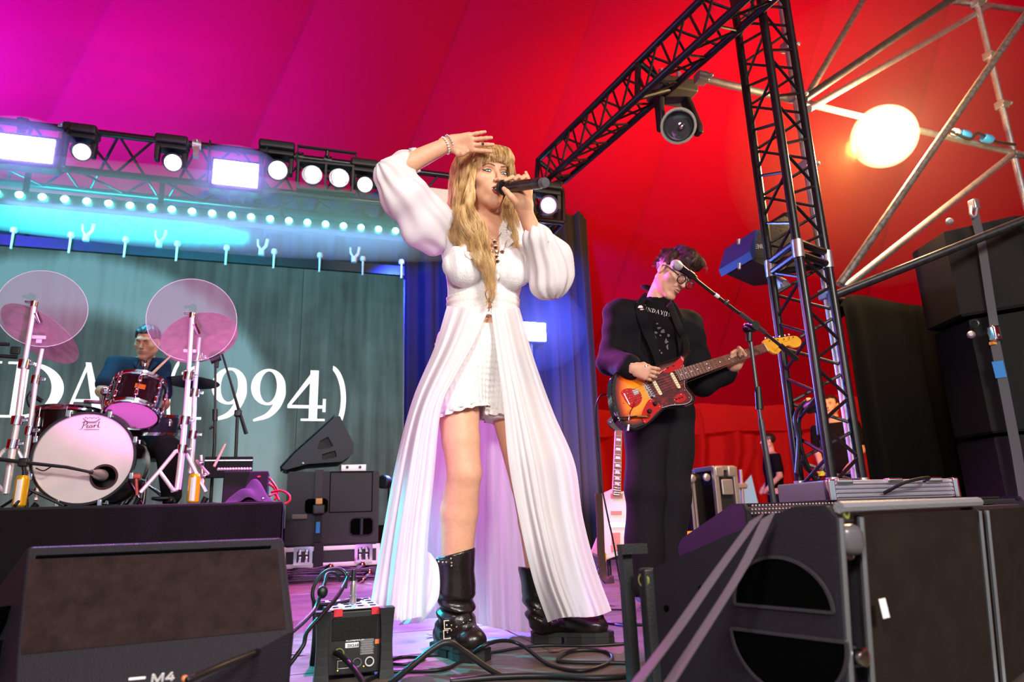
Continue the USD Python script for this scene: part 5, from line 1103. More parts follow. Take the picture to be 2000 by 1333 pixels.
sll = [("c", S(1028, 475, .02), S(1052, 515, -.05), .058, .062, 0), ("c", S(1052, 515, -.05), S(1078, 535, -.11), .062, .066, .05), ("c", S(1080, 510, -.12), S(1060, 560, -.11), .058, .036, .05), ("c", S(1083, 500, -.14), S(1056, 470, -.17), .052, .036, .03), ("c", S(1056, 470, -.17), S(1046, 459, -.178), .036, .034, .01), ("c", el_l, el_l + (wr_l - el_l) * .55, .056, .044, .03)]
obj("sleeve", sleeve(sll, None, .0045, 8, (S(1050, 465, -.16), S(1075, 560, -.11))), silk, sg, smooth=True)
obj("cuff", tube([S(1058, 476, -.168), S(1049, 463, -.178), S(1044, 455, -.182)], [.041, .040, .037], 18), silk, sg, smooth=True)

# skirt: two front panels and a back panel, thin sheets with pleats
def panel(outer, inner, y_out, y_in, n_pl, amp, bulge, name="skirt_panel", nu=48, nv=60, seed=0, th=.0012, hem=0.):
    """outer / inner: picture points from waist to hem with the sheet's distance at the edges; pleats deepen downwards."""
    r = np.random.default_rng(seed); ph = r.uniform(0, 6, 4)
    O = spline(np.array([(x, y, 0) for x, y in outer]), 12)[:, :2]; I = spline(np.array([(x, y, 0) for x, y in inner]), 12)[:, :2]
    sO, sI = np.linspace(0, 1, len(O)), np.linspace(0, 1, len(I)); P = np.zeros((nv, nu, 3))
    for a, s in enumerate(np.linspace(0, 1, nv)):
        po = V(np.interp(s, sO, O[:, 0]), np.interp(s, sO, O[:, 1])); pi_ = V(np.interp(s, sI, I[:, 0]), np.interp(s, sI, I[:, 1])); yo = np.interp(s, np.linspace(0, 1, len(y_out)), y_out); yi = np.interp(s, np.linspace(0, 1, len(y_in)), y_in)
        for b, u in enumerate(np.linspace(0, 1, nu)):
            px = po * (1 - u) + pi_ * u; y = yo * (1 - u) + yi * u - bulge * math.sin(np.pi * u) * (.3 + .7 * s)
            y += amp * (.25 + .75 * s) * (.75 * math.sin(n_pl * 1.1 * np.pi * (u + .08 * math.sin(5 * u + ph[3])) + ph[0] + 1.5 * math.sin(s * 2 + ph[1])) + .35 * math.sin(n_pl * 3.1 * np.pi * (u + .05 * math.sin(9 * u)) + ph[2] + 2 * s) + .12 * math.sin(n_pl * 7 * np.pi * u + ph[1]) * (1 - .6 * s)) * min(1, 6 * u + .2, 6 * (1 - u) + .2)
            P[a, b] = at(px[0], px[1] + hem * s ** 8 * math.sin(5 * u + ph[3]), y=SY0 + y)
    return obj(name, grid(P, th), sheer, sg, smooth=True)
panel(((873, 598), (848, 680), (806, 780), (774, 900), (748, 1040), (722, 1192)), ((954, 606), (926, 668), (890, 735), (862, 800), (848, 930), (836, 1060), (832, 1215)), (-.02, -.02, -.02, .0, .03), (-.09, -.12, -.13, -.09, -.02), 4.2, .016, .07, seed=1, hem=10)
panel(((1014, 602), (1042, 700), (1080, 805), (1122, 905), (1138, 1010), (1164, 1110), (1194, 1190)), ((959, 606), (970, 690), (983, 790), (993, 900), (1013, 1010), (1040, 1130), (1070, 1221)), (-.01, -.02, -.04, -.02, .0), (-.09, -.12, -.12, -.08, .02), 4.6, .018, .07, seed=2, hem=7)
panel(((880, 640), (860, 800), (838, 950), (820, 1100), (812, 1214)), ((1010, 640), (1020, 800), (1032, 950), (1042, 1100), (1050, 1228)), (.13, .20, .26, .30), (.13, .20, .26, .30), 6.5, .020, -.05, seed=3, hem=9)
# the turned-back corner of the left front panel beside the boot
panel(((826, 1070), (818, 1130), (800, 1190), (778, 1222)), ((842, 1083), (857, 1110), (856, 1170), (826, 1216)), (.03, .04, .06), (.0, -.01, .03), 1.4, .012, .03, name="turned_hem", nu=20, nv=26, seed=5)

# shorts
def shf(p):
    pr = [("e", S(942, 680, .04), (.160, .112, .12), None, 0), ("c", S(897, 735, .02), S(897, 793, -.005), .088, .080, .06), ("c", S(985, 735, .04), S(992, 800, .03), .088, .082, .05)]
    d = field(pr)(p) - .004; d += .0010 * np.sin(p[:, 2] * 330) * (p[:, 2] < S(0 + 930, 770)[2] + .2) + .0012 * np.sin(p[:, 0] * 420)
    q = p - S(905, 797, -.05); cut = -(q @ unit(V(-.28, 0, 1.))) ; q2 = p - S(980, 815, -.05); cut2 = -(q2 @ unit(V(.05, 0, 1.)))
    cutx = np.where(p[:, 0] < S(941, 800)[0], cut, cut2)
    return np.maximum(np.maximum(d, cutx), p[:, 2] - S(950, 640)[2])
smock = usdkit.material(stage, LK + "smocked_cotton", {
    "g": ("geometry", {}), "m": ("mapping", {"scale": (1, 1, .22)}), "v": ("voronoi_texture", {"scale": 260.0}), "b": ("bump", {"strength": .35, "distance": .002}), "r": ("rgb_ramp", {"ramp": [(.0, (.86, .83, .80)), (.75, (.76, .72, .69))]}), "p": ("principled_bsdf", {"roughness": .9, "specular_ior_level": .1})},
    [("g.position", "m.vector"), ("m.vector", "v.vector"), ("v.distance", "b.height"), ("v.distance", "r.fac"), ("r.color", "p.base_color"), ("b.normal", "p.normal")], surface="p.BSDF")
obj("shorts", surface(shf, S(942, 830, .04) - V(.22, .16, .03), S(942, 630, .04) + V(.22, .16, .03), .0055), smock, sg, smooth=True)
def ruffle(c, ax, rx, ry, h, n, a0, a1, seed):
    z = unit(ax); x = unit(V(1, 0, 0) - z * z[0]); y = np.cross(z, x); t = np.linspace(a0, a1, 90); rows = []
    for k, s in enumerate((0, .35, .7, 1)):
        w = 1 + (.02 + .10 * s) * np.sin(t * n + .8 * np.sin(t * 3 + seed)) * s + .12 * s; dz = -h * s - (.004 * np.abs(np.sin(t * n * .5)) if s == 1 else 0)
        rows.append(np.asarray(c) + np.outer(rx * w * np.cos(t), x) + np.outer(ry * w * np.sin(t), y) + np.outer(np.ones_like(t) * dz, z))
    return grid(np.stack(rows), .0018, close=False)
obj("ruffled_hem", ruffle(S(898, 790, -.002), V(-.24, .05, 1), .079, .078, .030, 15, 0, 2 * np.pi, 1), lace, sg, smooth=True); obj("ruffled_hem", ruffle(S(989, 803, .03), V(.10, .05, 1), .080, .078, .030, 15, 0, 2 * np.pi, 2), lace, sg, smooth=True)

# boots
leather = M("boot_leather", (.012, .008, .007), .28, spec=.55, bump=.25, bscale=120, var=.3, vscale=15); sole_m = M("boot_sole", (.010, .009, .009), .5)
def boot(top, ank, heel, toe, tilt, lab):
    """top and ankle of the shaft, heel and toe on the deck."""
    top, ank, heel, toe = map(np.asarray, (top, ank, heel, toe)); d = unit((toe - heel) * V(1, 1, 0)); L = np.linalg.norm(toe - heel); s = np.cross((0, 0, 1), d)
    b_ = heel + V(0, 0, .0); P = [("c", top, top + (ank - top) * .55, .062, .054, 0), ("c", top + (ank - top) * .55, ank, .054, .048, .03), ("c", ank, b_ + d * .045 + V(0, 0, .062), .050, .043, .03), ("c", b_ + d * .05 + V(0, 0, .06), b_ + d * (L - .055) + V(0, 0, .050), .036, .031, .03), ("c", b_ + d * .10 + V(0, 0, .085), b_ + d * (L - .085) + V(0, 0, .056), .036, .035, .04), ("e", b_ + d * (L - .055) + V(0, 0, .055), (.043, .042, .030), None, .02)]
    f = field(P)
    def g(p):
        sl = np.clip(1 - np.abs(p[:, 2] - ank[2] - .02) / .06, 0, 1); r = f(p) + .007 * sl * np.sin((p[:, 2] + .35 * (p - ank) @ d) * 150) - .002 * (meshkit.noise(p * 30, 2) - .5)
        cut = (p - top) @ unit(V(-.22, .05, 1) if lab == 0 else V(.1, 0, 1)); return np.maximum(np.maximum(r, cut), .032 - p[:, 2])
    lo, hi = bounds(P, .03); m = surface(g, lo, hi, .0048)
    bt = obj("boot", m, leather, sg, smooth=True)
    fp = Polygon([(0.0, -.030), (.05, -.036), (.11, -.034), (.17 * L / .27, -.046), (L - .05, -.048), (L - .012, -.030), (L, 0), (L - .012, .030), (L - .05, .044), (.17 * L / .27, .040), (.11, .030), (.05, .034), (0, .030), (-.012, 0)]).buffer(.006)
    FM = np.eye(4); FM[:3, 0], FM[:3, 1], FM[:3, 2], FM[:3, 3] = d, s, V(0, 0, 1), heel * V(1, 1, 0)
    obj("boot_sole", [bevel_prism(fp, .014, .002, FM @ trimesh.transformations.translation_matrix((0, 0, .022))), bevel_prism(fp.intersection(sbox(-1, -1, .092, 1)), .022, .002, FM), bevel_prism(fp.intersection(sbox(.102, -1, 1, 1)), .022, .002, FM)], sole_m, bt)
    return bt, P, d, s
top_r, ank_r = S(890, 1080, .03), S(891, 1205, .06)
heel_r = at(868, 1278, z=0); toe_r = at(945, 1294, z=0); heel_r = toe_r + unit(heel_r - toe_r) * .225
bt1, P1, dA, sA = boot(top_r, ank_r, heel_r, toe_r, 0, 0)
heel_l = at(1050, 1253, z=0); toe_l = at(1188, 1256, z=0); heel_l = heel_l + V(-.012, -.02, 0); toe_l = heel_l + unit(toe_l - heel_l) * .255
bt2, P2_, dB, sB = boot(S(1048, 1110, .10), S(1062, 1205, .12), heel_l, toe_l, 0, 1)
brass = M("brass_stud", (.62, .48, .34), .3, .9)
def first_hit(prims, px, py, k=0.):
    f = field(prims); r = unit(ray(px, py)); t = np.linspace(1.3, 5.0, 3600); Q = EYE + r * t[:, None]; d = f(Q) - k; return Q[np.argmax(d < 0) if (d < 0).any() else np.argmin(d)]
def bstrap(prims, pts, w, parent, name="strap", mat=leather):
    Q = [first_hit(prims, x, y, .004) for x, y in pts]; Q = np.array([q for q in Q if q is not None])
    if len(Q) > 1: return obj(name, tube(spline(Q, 5), w / 2, 10, flat=(.25, unit(EYE - Q[0]))), mat, parent)
def studs_on(prims, pts, parent, r=.0035):
    for x, y in pts:
        q = first_hit(prims, x, y, .005)
        if q is not None: obj("stud", sphere(q, r, 1), brass, parent)
bstrap(P1, ((852, 1098), (866, 1099), (882, 1100)), .022, bt1); bstrap(P1, ((862, 1222), (880, 1219), (900, 1214), (918, 1208)), .034, bt1); bstrap(P1, ((860, 1242), (880, 1238), (905, 1228), (922, 1222)), .020, bt1)
studs_on(P1, [(857, 1098), (865, 1099), (872, 1099), (881, 1092), (882, 1100), (882, 1106), (873, 1222), (882, 1222), (882, 1232), (892, 1226), (905, 1217), (918, 1212), (915, 1218), (925, 1225), (874, 1236)], bt1)
for x, y in ((874, 1221), (873, 1240)):
    q = first_hit(P1, x, y, .006)
    if q is not None: obj("buckle", prism(sbox(-.011, -.013, .011, .013).difference(sbox(-.008, -.010, .008, .010)), .004, frame(q, EYE - q)), brass, bt1)
bstrap(P2_, ((1040, 1190), (1052, 1194), (1064, 1200)), .024, bt2); bstrap(P2_, ((1075, 1221), (1088, 1216), (1100, 1214)), .020, bt2); studs_on(P2_, [(1044, 1192), (1050, 1188), (1046, 1208), (1088, 1212), (1078, 1216)], bt2)

# hair
blond = hair_mat("hair_blond", (.24, .115, .04), (.68, .41, .155), (.97, .76, .43))
Lh = H1.L
capf = field([("e", Lh(0, -.020, .030), np.array([.081, .100, .086]), H1.R, 0), ("e", Lh(0, -.060, -.03), np.array([.080, .065, .10]), H1.R, .05)])
def cap(p):
    q = H1.loc(p); d = capf(p); face = np.maximum(q[:, 2] - .055 + .0 * q[:, 1], 0) * 0
    cut = np.minimum(q[:, 1] - .035 + .25 * np.maximum(-q[:, 2], 0) , .046 - q[:, 2] )        # open in front of the face below the fringe
    return np.maximum(d + .004 * np.sin(q[:, 0] * 240 + 20 * q[:, 1]), cut)
lo, hi = bounds([("e", Lh(0, -.02, 0), (.13, .13, .15), None, 0)])
obj("hair_cap", surface(cap, lo, hi, .0045), blond, sg, smooth=True)
LK1 = []
crown = lambda x, y, z: Lh(x, y, z)
def lock(pts, rad, n, seed, wave=0., freq=3., **k): strands(pts, rad, n, seed, wave, freq, out=LK1, **k)
rs = np.random.default_rng(21)
for i in range(34):                               # fringe, parted and wispy
    x0 = -.060 + .120 * i / 33; x1 = x0 * 1.10; lift = .010 * math.exp(-(x0 / .03) ** 2)
    lock([Lh(x0 * .35, .015, .110), Lh(x0 * .8, .062, .098), Lh(x1, .088 - 3.2 * x1 * x1, .066), Lh(x1 * 1.04, .095 - 6.5 * x1 * x1, .042 + lift), Lh(x1 * 1.08 + .003 * math.sin(i * 3), .097 - 7.4 * x1 * x1, .029 + lift - .007 * abs(math.sin(i * 1.7)) - 1.6 * max(abs(x0) - .040, 0))], (.004, .009, .010, .008, .004), 34, 100 + i, .0012, 1.5, npt=14, lenvar=.35)
for i in range(26):                               # over the crown, both sides, down behind
    a = np.pi * (i + .5) / 26; sx = math.cos(a); 
    lock([Lh(sx * .02, -.0, .114), Lh(sx * .066, -.025, .092), Lh(sx * .086, -.035, .03), Lh(sx * .088, -.05, -.06)], (.006, .013, .014, .015), 50, 200 + i, .002, 1.2, npt=14, lenvar=.4)
for i in range(14):
    a = np.pi * i / 13; lock([Lh(.05 * math.cos(a), -.02, .112), Lh(.072 * math.cos(a), -.085, .082), Lh(.08 * math.cos(a), -.112, .0), Lh(.085 * math.cos(a), -.112, -.12)], (.008, .018, .018, .02), 50, 240 + i, .002, 1.3, npt=14)
def plock(px, y0, y1, rad, n, seed, wave, freq):
    ys = np.linspace(y0, y1, len(px)); lock([S(a, b, y) for (a, b), y in zip(px, ys)], [q * 1.1 for q in rad], int(n * 1.7), seed, wave, freq, npt=24, lenvar=.3)
# long locks: in front of the picture-left shoulder, the big wave to the waist, and the picture-right side
plock([(925, 300), (903, 340), (899, 390), (890, 430), (886, 462), (908, 490)], -.02, -.03, (.010, .020, .020, .018, .014, .006), 170, 301, .006, 2.2)
plock([(930, 305), (912, 350), (908, 400), (898, 440), (910, 475), (935, 500), (928, 512)], -.05, -.09, (.010, .018, .020, .022, .020, .014, .006), 190, 302, .008, 2.4)
plock([(928, 320), (916, 372), (918, 410), (928, 450), (930, 490), (946, 530), (952, 562)], -.09, -.125, (.008, .012, .018, .022, .022, .016, .006), 230, 303, .007, 2.6)
plock([(921, 345), (920, 385), (909, 420), (915, 455), (938, 482), (950, 520), (958, 575), (955, 600)], -.10, -.13, (.006, .010, .014, .018, .020, .016, .010, .003), 200, 304, .009, 2.8)
plock([(938, 430), (948, 470), (955, 505), (957, 540), (950, 575)], -.10, -.135, (.012, .014, .014, .012, .004), 120, 305, .006, 2.0)
plock([(905, 330), (893, 370), (886, 420), (878, 450), (890, 470)], .03, .0, (.012, .022, .020, .014, .006), 120, 306, .006, 2.)
plock([(985, 300), (1000, 350), (1000, 400), (1003, 440), (1012, 480), (1024, 520), (1030, 548)], .02, -.05, (.008, .016, .020, .020, .016, .010, .004), 210, 307, .006, 2.2)
plock([(990, 330), (994, 380), (990, 420), (1000, 460), (1010, 490), (1012, 505)], -.02, -.06, (.006, .010, .018, .016, .012, .005), 150, 308, .006, 2.2)
plock([(982, 350), (984, 395), (988, 440), (998, 475)], .07, .01, (.016, .022, .020, .012), 120, 310, .005, 2.)
for i in range(12):                               # temples
    for x in (-1, 1):
        k = i / 11; lock([Lh(x * (.012 + .02 * k), .03 - .02 * k, .112), Lh(x * (.055 + .012 * k), .056 - .045 * k, .086 - .004 * k), Lh(x * (.079 + .006 * k), .040 - .05 * k, .035), Lh(x * .088, .022 - .045 * k, -.03), Lh(x * .088, .0 - .04 * k, -.085)], (.004, .009, .010, .009, .006), 30, 400 + i + 50 * (x > 0), .002, 1.4, npt=14, lenvar=.3)
plock([(972, 292), (996, 320), (1003, 350), (1000, 385)], .0, .02, (.010, .014, .012, .010), 110, 309, .003, 1.4)
curves("hair", LK1, .00095, blond, sg, kind="stuff")
# jewellery and in-ear monitor
silver_b = M("silver_bead", (.78, .74, .74), .2, .85)
ax = unit(wr_r - el_r)
for k, (o, rr, mt) in enumerate(((-.006, .0044, silver_b), (.010, .0034, M("pearl_white", (.82, .78, .78), .3)))):
    br = thing("bracelet", ["silver beaded bracelet on the raised wrist, nearer the hand", "thin white bracelet on the raised wrist, nearer the elbow"][k], "bracelet", wr_r)
    e1 = unit(np.cross(ax, (0, 1, 0))); e2 = np.cross(ax, e1); R_b = .0285
    for i in range(20): a = 2 * np.pi * i / 20; obj("bead", sphere(wr_r - ax * (.004 + o) + ax * .006 * math.sin(a) + (e1 * math.cos(a) + e2 * math.sin(a)) * R_b, rr, 1), mt, br)
rg = S(943, 281, -.19); rt_ = thing("finger_ring", "gold ring with a dark stone on the raised hand", "ring", rg)
obj("band", lathe([(.0088, -.002), (.0102, -.002), (.0102, .002), (.0088, .002)], 18, frame(S(942.5, 281, -.180), S(981, 279.5, -.21) - S(942, 281, -.18))), M("gold", (.85, .55, .2), .25, 1.), rt_); obj("stone", sphere(S(943, 281, -.192), .0046, 2), M("dark_stone", (.03, .008, .008), .1, coat=1.), rt_)
nk = thing("cross_necklace", "dark jewelled cross pendant on a fine chain in the neckline", "necklace", S(968, 490, -.12))
gem = M("gem_dark", (.03, .006, .012), .08, coat=1.); gold = M("old_gold", (.55, .36, .22), .3, .9)
fbody = lambda p: np.minimum(fb(p), ft(p) - .008)
def on_chest(px, py, k): 
    r = unit(ray(px, py)); t = np.linspace(1.7, 2.7, 1600); Q = EYE + r * t[:, None]; d = fbody(Q) - k; return Q[np.argmax(d < 0)]
for x, y, w in ((966, 472, 6.5), (968, 483, 7), (959, 492, 6), (970, 492, 6), (981, 491, 6), (970, 501, 6), (971, 510, 7)):
    q = on_chest(x, y, .012); s_ = w * .0008; dd = unit(EYE - q)
    g_ = obj("gem_setting", lathe([(0, 0), (s_ * 1.35, 0), (s_ * 1.35, .002), (s_, .003), (0, .003)], 12, frame(q, dd)), gold, nk); obj("gem", sphere(q + dd * .003, s_ * .85, 1), M("gem_clear", (.75, .75, .78), .1, coat=1.) if (x, y) == (970, 492) else gem, g_)
    for a in range(6): obj("bead", sphere(q + dd * .002 + (r1 * math.cos(a * 1.05) + uu1 * math.sin(a * 1.05)) * s_ * 1.6, .0014, 1), gold, g_)
obj("chain", tube([on_chest(x, y, .006) for x, y in ((930, 440), (945, 455), (958, 466), (966, 472))], .0009, 5, smooth=4), gold, nk); obj("chain", tube([on_chest(x, y, .006) for x, y in ((966, 472), (974, 462), (982, 450))], .0009, 5, smooth=4), gold, nk)
ie = thing("earpiece", "clear in-ear monitor in the ear on the picture's left", "earphone", Lh(-.082, -.004, -.004))
obj("shell", sphere(Lh(-.083, -.002, -.004), .009, 2), M("earpiece_dark", (.10, .09, .08), .15, coat=1.), ie); obj("lead", tube([Lh(-.083, .0, .004), Lh(-.081, -.012, .03), Lh(-.08, -.03, .02)], .0013, 5, smooth=4), rubber, ie)
# microphone
mc = thing("handheld_microphone", "black wireless handheld microphone held to the singer's mouth", "microphone", mic_a)
Fm = frame(mic_a, mic_dir)
obj("grille", lathe([(0, -.002), (.014, .001), (.021, .010), (.0245, .022), (.0245, .030), (.022, .046), (.017, .052)], 26, Fm), M("mic_grille", (.012, .012, .013), .4, .5, bump=1., bscale=900), mc)
obj("ring", lathe([(.0245, .022), (.0262, .024), (.0262, .030), (.0245, .032)], 26, Fm), satin_black, mc)
obj("handle", lathe([(0, .048), (.018, .050), (.0185, .06), (.0178, .14), (.0172, .235), (.0165, .243), (0, .244)], 26, Fm), M("mic_black", (.008, .007, .010), .28), mc)
obj("end_cap", lathe([(0, .243), (.0165, .243), (.0165, .258), (.0145, .263), (0, .264)], 26, Fm), M("mic_cap_grey", (.10, .10, .11), .35), mc)
obj("switch_band", lathe([(.0174, .205), (.0181, .207), (.0181, .232), (.0172, .234)], 26, Fm), M("mic_band", (.02, .02, .022), .35), mc)
# ------------------------------------------------------------------ the guitarist
GY = 2.85
def G(px, py, y=0.): return at(px, py, y=GY + y)
gp = thing("person", "person with dark quiff and black glasses in a black jacket, playing the sunburst guitar", "person", G(1290, 1150) * V(1, 1, 0))
skin2 = skin_mat("skin_tan", (.66, .36, .23))
gc = G(1316, 534, -.02); f2, u2 = facing(gc, 38, -22, 33); H2 = Head(gc, f2, u2, 1.02, male=True)
hp_ = H2.prims()
nkb, nkt = G(1277, 604, .075), H2.L(0, -.024, -.075)
neck2 = [("c", nkb, nkt, .060, .048, .02)]
gs_r, ge_r, gw_r = G(1212, 618, .06), G(1195, 706, .05), G(1233, 720, -.215)
gs_l, ge_l, gw_l = G(1340, 640, .04), G(1372, 745, -.02), G(1432, 722, -.08)
fb2 = field(neck2 + [("e", G(1275, 680, .06), (.17, .11, .22), None, .05), ("c", gs_r, gs_l, .06, .06, .05), ("c", ge_r + (gw_r - ge_r) * .2, gw_r, .036, .030, .02), ("c", ge_l, gw_l, .038, .028, .02), ("c", G(1262, 800, .06), G(1262, 960, .06), .09, .06, .05), ("c", G(1262, 960, .06), G(1262, 1120, .08), .06, .045, .03), ("c", G(1315, 800, .08), G(1312, 960, .08), .09, .06, .05), ("c", G(1312, 960, .08), G(1300, 1120, .1), .06, .045, .03)])
# strumming hand (back of the hand to the camera, fingers down to the strings) and fretting hand
dq, rq, uq = view_axes(gw_r)
fdir = G(1283, 741, -.155) - gw_r
gr = hand_prims(gw_r, G(1263, 728, -.245) - gw_r, -dq, .95, curl=((.5, .5, .3), (.55, .5, .3), (.6, .55, .3), (.65, .6, .3)), spread=.05, thumb=(1 if np.cross(G(1263, 728, -.245) - gw_r, -dq) @ uq > 0 else -1, ((.022, .020, .008), (.048, .034, .024), (.072, .030, .036), (.092, .020, .044))), palm_l=.080)
flp = [("c", gw_l + (ge_l - gw_l) * .1, G(1433, 712, -0.110), .027, .030, 0), ("c", G(1430, 714, -0.115), G(1438, 700, -0.125), .030, .024, .02), ("c", G(1440, 714, -0.110), G(1450, 699, -0.120), .022, .018, .02)]
for pts, rr in ((((1432, 704, -0.135), (1429, 697, -0.180), (1430, 690, -0.190), (1434, 687, -0.185)), .0092), (((1438, 703, -0.135), (1435, 694, -0.185), (1435, 687, -0.195), (1439, 684, -0.187)), .0095), (((1446, 706, -0.135), (1446, 694, -0.190), (1443, 684, -0.200), (1443, 679, -0.187)), .0098), (((1453, 703, -0.125), (1455, 694, -0.180), (1449, 685, -0.197), (1445, 680, -0.187)), .0088)):
    Q = [G(*q) for q in pts]
    for j in range(3): flp.append(("c", Q[j], Q[j + 1], rr * (1.08, 1.0, .92)[j], rr * (1.0, .92, .82)[j], .004))
Q = [G(1428, 716, -.07), G(1424, 706, -.05), G(1426, 697, -.045), G(1431, 690, -.05)]
for j in range(3): flp.append(("c", Q[j], Q[j + 1], .0115 - .001 * j, .0105 - .001 * j, .005))
lo2, hi2 = V(1.4, 2.4, .0), V(2.9, 3.3, 1.75)
b2 = obj("body", weld([surface(fb2, lo2, hi2, .010), surface(field([*hp_, ("c", nkb, nkt, .060, .048, .02)]), bounds(hp_)[0] - V(0, 0, .05), bounds(hp_)[1], .0030), surface(field(gr), *bounds(gr), .0030), surface(field(flp), *bounds(flp), .0030)]), skin2, gp, smooth=True)
H2.face(gp, gaze=(.1, -.7), iris=(.08, .05, .03), lip=(.50, .22, .17), open_=.40, brow=(.05, .03, .02), body=b2)
# jacket, T-shirt, trousers
jk = M("jacket_black", (.0065, .006, .0075), .85, spec=.15, bump=.3, bscale=300); tee = M("tshirt_black", (.0075, .0055, .0065), .9, spec=.1)
tor = [("e", G(1276, 690, .06), (.185, .125, .25), None, .05), ("c", gs_r, gs_l, .072, .072, .06), ("e", G(1280, 780, .06), (.155, .115, .12), None, .06)]
armr = [("c", gs_r, ge_r, .068, .055, .03), ("c", ge_r, gw_r + (ge_r - gw_r) * .12, .056, .044, .03)]
arml = [("c", gs_l, ge_l, .066, .055, .03), ("c", ge_l, gw_l + (ge_l - gw_l) * .22, .055, .043, .03)]
ftor = field(tor)
obj("tshirt", surface(lambda p: np.maximum(np.minimum(field(tor)(p) + .010, cone_d(p, G(1280, 650, .045), G(1280, 590, .06), .115, .074)), p[:, 2] - G(1280, 583)[2] - .30 * np.abs(p[:, 0] - G(1287, 590)[0])), *bounds(tor), .009), tee, gp, smooth=True)
lap_l = [(1236, 572), (1262, 640), (1286, 742)]; 
fj = field(tor + armr + arml)
def jac(p):
    d = fj(p) - .012 - .010 * (meshkit.fbm(p * 9, 2, 4) - .5) - .003 * np.sin(p[:, 2] * 60 + p[:, 0] * 30)
    a = G(1302, 592, -.15); dd, rr_, uu_ = view_axes(G(1290, 680)); q = p - G(1300, 740, -.1); x, y, z = q @ rr_, q @ uu_, q @ dd
    left = -np.minimum(.02 + .72 * np.maximum(y, -.02), .115); right = .085 - .02 * np.clip(y, 0, .3); cut = np.maximum(np.maximum(left - x, x - right), np.maximum(-y - .08, -z - .20)); cut = np.where(y > .55, 1., cut)
    d = np.maximum(d, -cut); return np.maximum(np.maximum(d, G(1280, 800)[2] - p[:, 2]), p[:, 2] - G(1275, 545)[2])
jl, jh = bounds(tor + armr + arml, .04)
obj("jacket", surface(jac, jl, jh, .0095), jk, gp, smooth=True)
trm = M("trousers_black", (.011, .009, .011), .85, spec=.15, bump=.3, bscale=250)
tr_ = [("e", G(1287, 800, .07), (.165, .12, .12), None, .04), ("c", G(1262, 815, .06), G(1260, 960, .05), .108, .090, .05), ("c", G(1260, 960, .05), G(1258, 1135, .08), .090, .088, .02), ("c", G(1316, 815, .08), G(1312, 960, .08), .106, .090, .03), ("c", G(1312, 960, .08), G(1300, 1135, .10), .090, .085, .02)]
ftr = field(tr_)
obj("trousers", surface(lambda p: np.maximum(ftr(p) - .004 * np.sin(p[:, 2] * 24 + 9 * p[:, 0]) - .008 * (meshkit.fbm(p * 7, 2, 9) - .5), .05 - p[:, 2]), *bounds(tr_, .03), .011), trm, gp, smooth=True)
for px in (1258, 1302):
    h = G(px, 1140, .10) * V(1, 1, 0); P = [("c", h + V(0, .03, .06), h + V(-.02, -.13, .045), .045, .038, 0), ("e", h + V(-.025, -.16, .03), (.045, .06, .032), None, .03)]
    obj("shoe", surface(lambda p, f=field(P): np.maximum(f(p), .004 - p[:, 2]), *bounds(P), .008), leather, gp, smooth=True)
# lettering and picture printed on the shirt
def on_shirt(px, py, k=.003):
    r = unit(ray(px, py)); t = np.linspace(2.3, 4.5, 1200); Q = EYE + r * t[:, None]; d = np.minimum(ftor(Q) + .010, cone_d(Q, G(1280, 650, .045), G(1280, 590, .06), .115, .074)) - k; return Q[np.argmax(d < 0)]
def shirt_text(s, p0, p1, h):
    n = len(s); items = [glyph(c) for c in s]; tot = sum(a for _, a in items); x = 0; ms = []
    for (g, a) in items:
        u = (x + a / 2) / tot; o = on_shirt(p0[0] + (p1[0] - p0[0]) * u, p0[1] + (p1[1] - p0[1]) * u, .004); e0, e1 = on_shirt(p0[0] + (p1[0] - p0[0]) * (u - .03), p0[1] + (p1[1] - p0[1]) * (u - .03), .004), on_shirt(p0[0] + (p1[0] - p0[0]) * (u + .03), p0[1] + (p1[1] - p0[1]) * (u + .03), .004)
        if not g.is_empty:
            X = unit(e1 - e0); Z = unit(EYE - o); 
            ms.append(prism(affinity.scale(affinity.translate(g, -a / 2, 0), h, h, origin=(0, 0)), .0012, frame(o, Z, X)))
        x += a
    return obj("lettering", ms, M("shirt_print", (.62, .58, .56), .8), gp, smooth=False)
shirt_text("SUNDAY(1994)", (1250, 605), (1326, 623), .019)
pr2 = np.random.default_rng(5); patches = []
for x, y, w, h in ((1283, 632, 3, 2), (1288, 641, 5, 4), (1281, 650, 5, 4), (1296, 648, 7, 4), (1306, 655, 4, 4), (1279, 660, 3, 5), (1301, 668, 5, 7), (1304, 678, 3, 6), (1286, 684, 4, 3), (1292, 690, 3, 2), (1290, 655, 3, 2)):
    o = on_shirt(x, y, .004); Zv = unit(EYE - o); pts = [(w * .0022 * math.cos(a) * pr2.uniform(.3, 1.4), h * .0022 * math.sin(a) * pr2.uniform(.3, 1.4)) for a in np.linspace(0, 2 * np.pi, 9)[:-1]]
    patches.append(prism(Polygon(pts).buffer(0), .0010, frame(o, Zv, rq)))
obj("shirt_picture", patches, M("shirt_grey_print", (.13, .125, .13), .8), gp, smooth=False, kind="stuff")
for (x, y), c in zip(((1251, 602), (1254, 608)), ((.75, .7, .7), (.5, .25, .2))):
    o = first_hit(tor + armr + arml, x, y, .020); obj("badge", lathe([(0, 0), (.012, 0), (.013, .002), (0, .004)], 14, frame(o, EYE - o)), M(f"badge_{c[0]}", c, .3), gp)
o = first_hit(tor + arml, 1323, 614, .020); obj("badge", rbox((0, 0, 0), (.022, .010, .004), .002, frame(o, EYE - o, rq)), M("badge_cream", (.75, .68, .4), .4), gp)
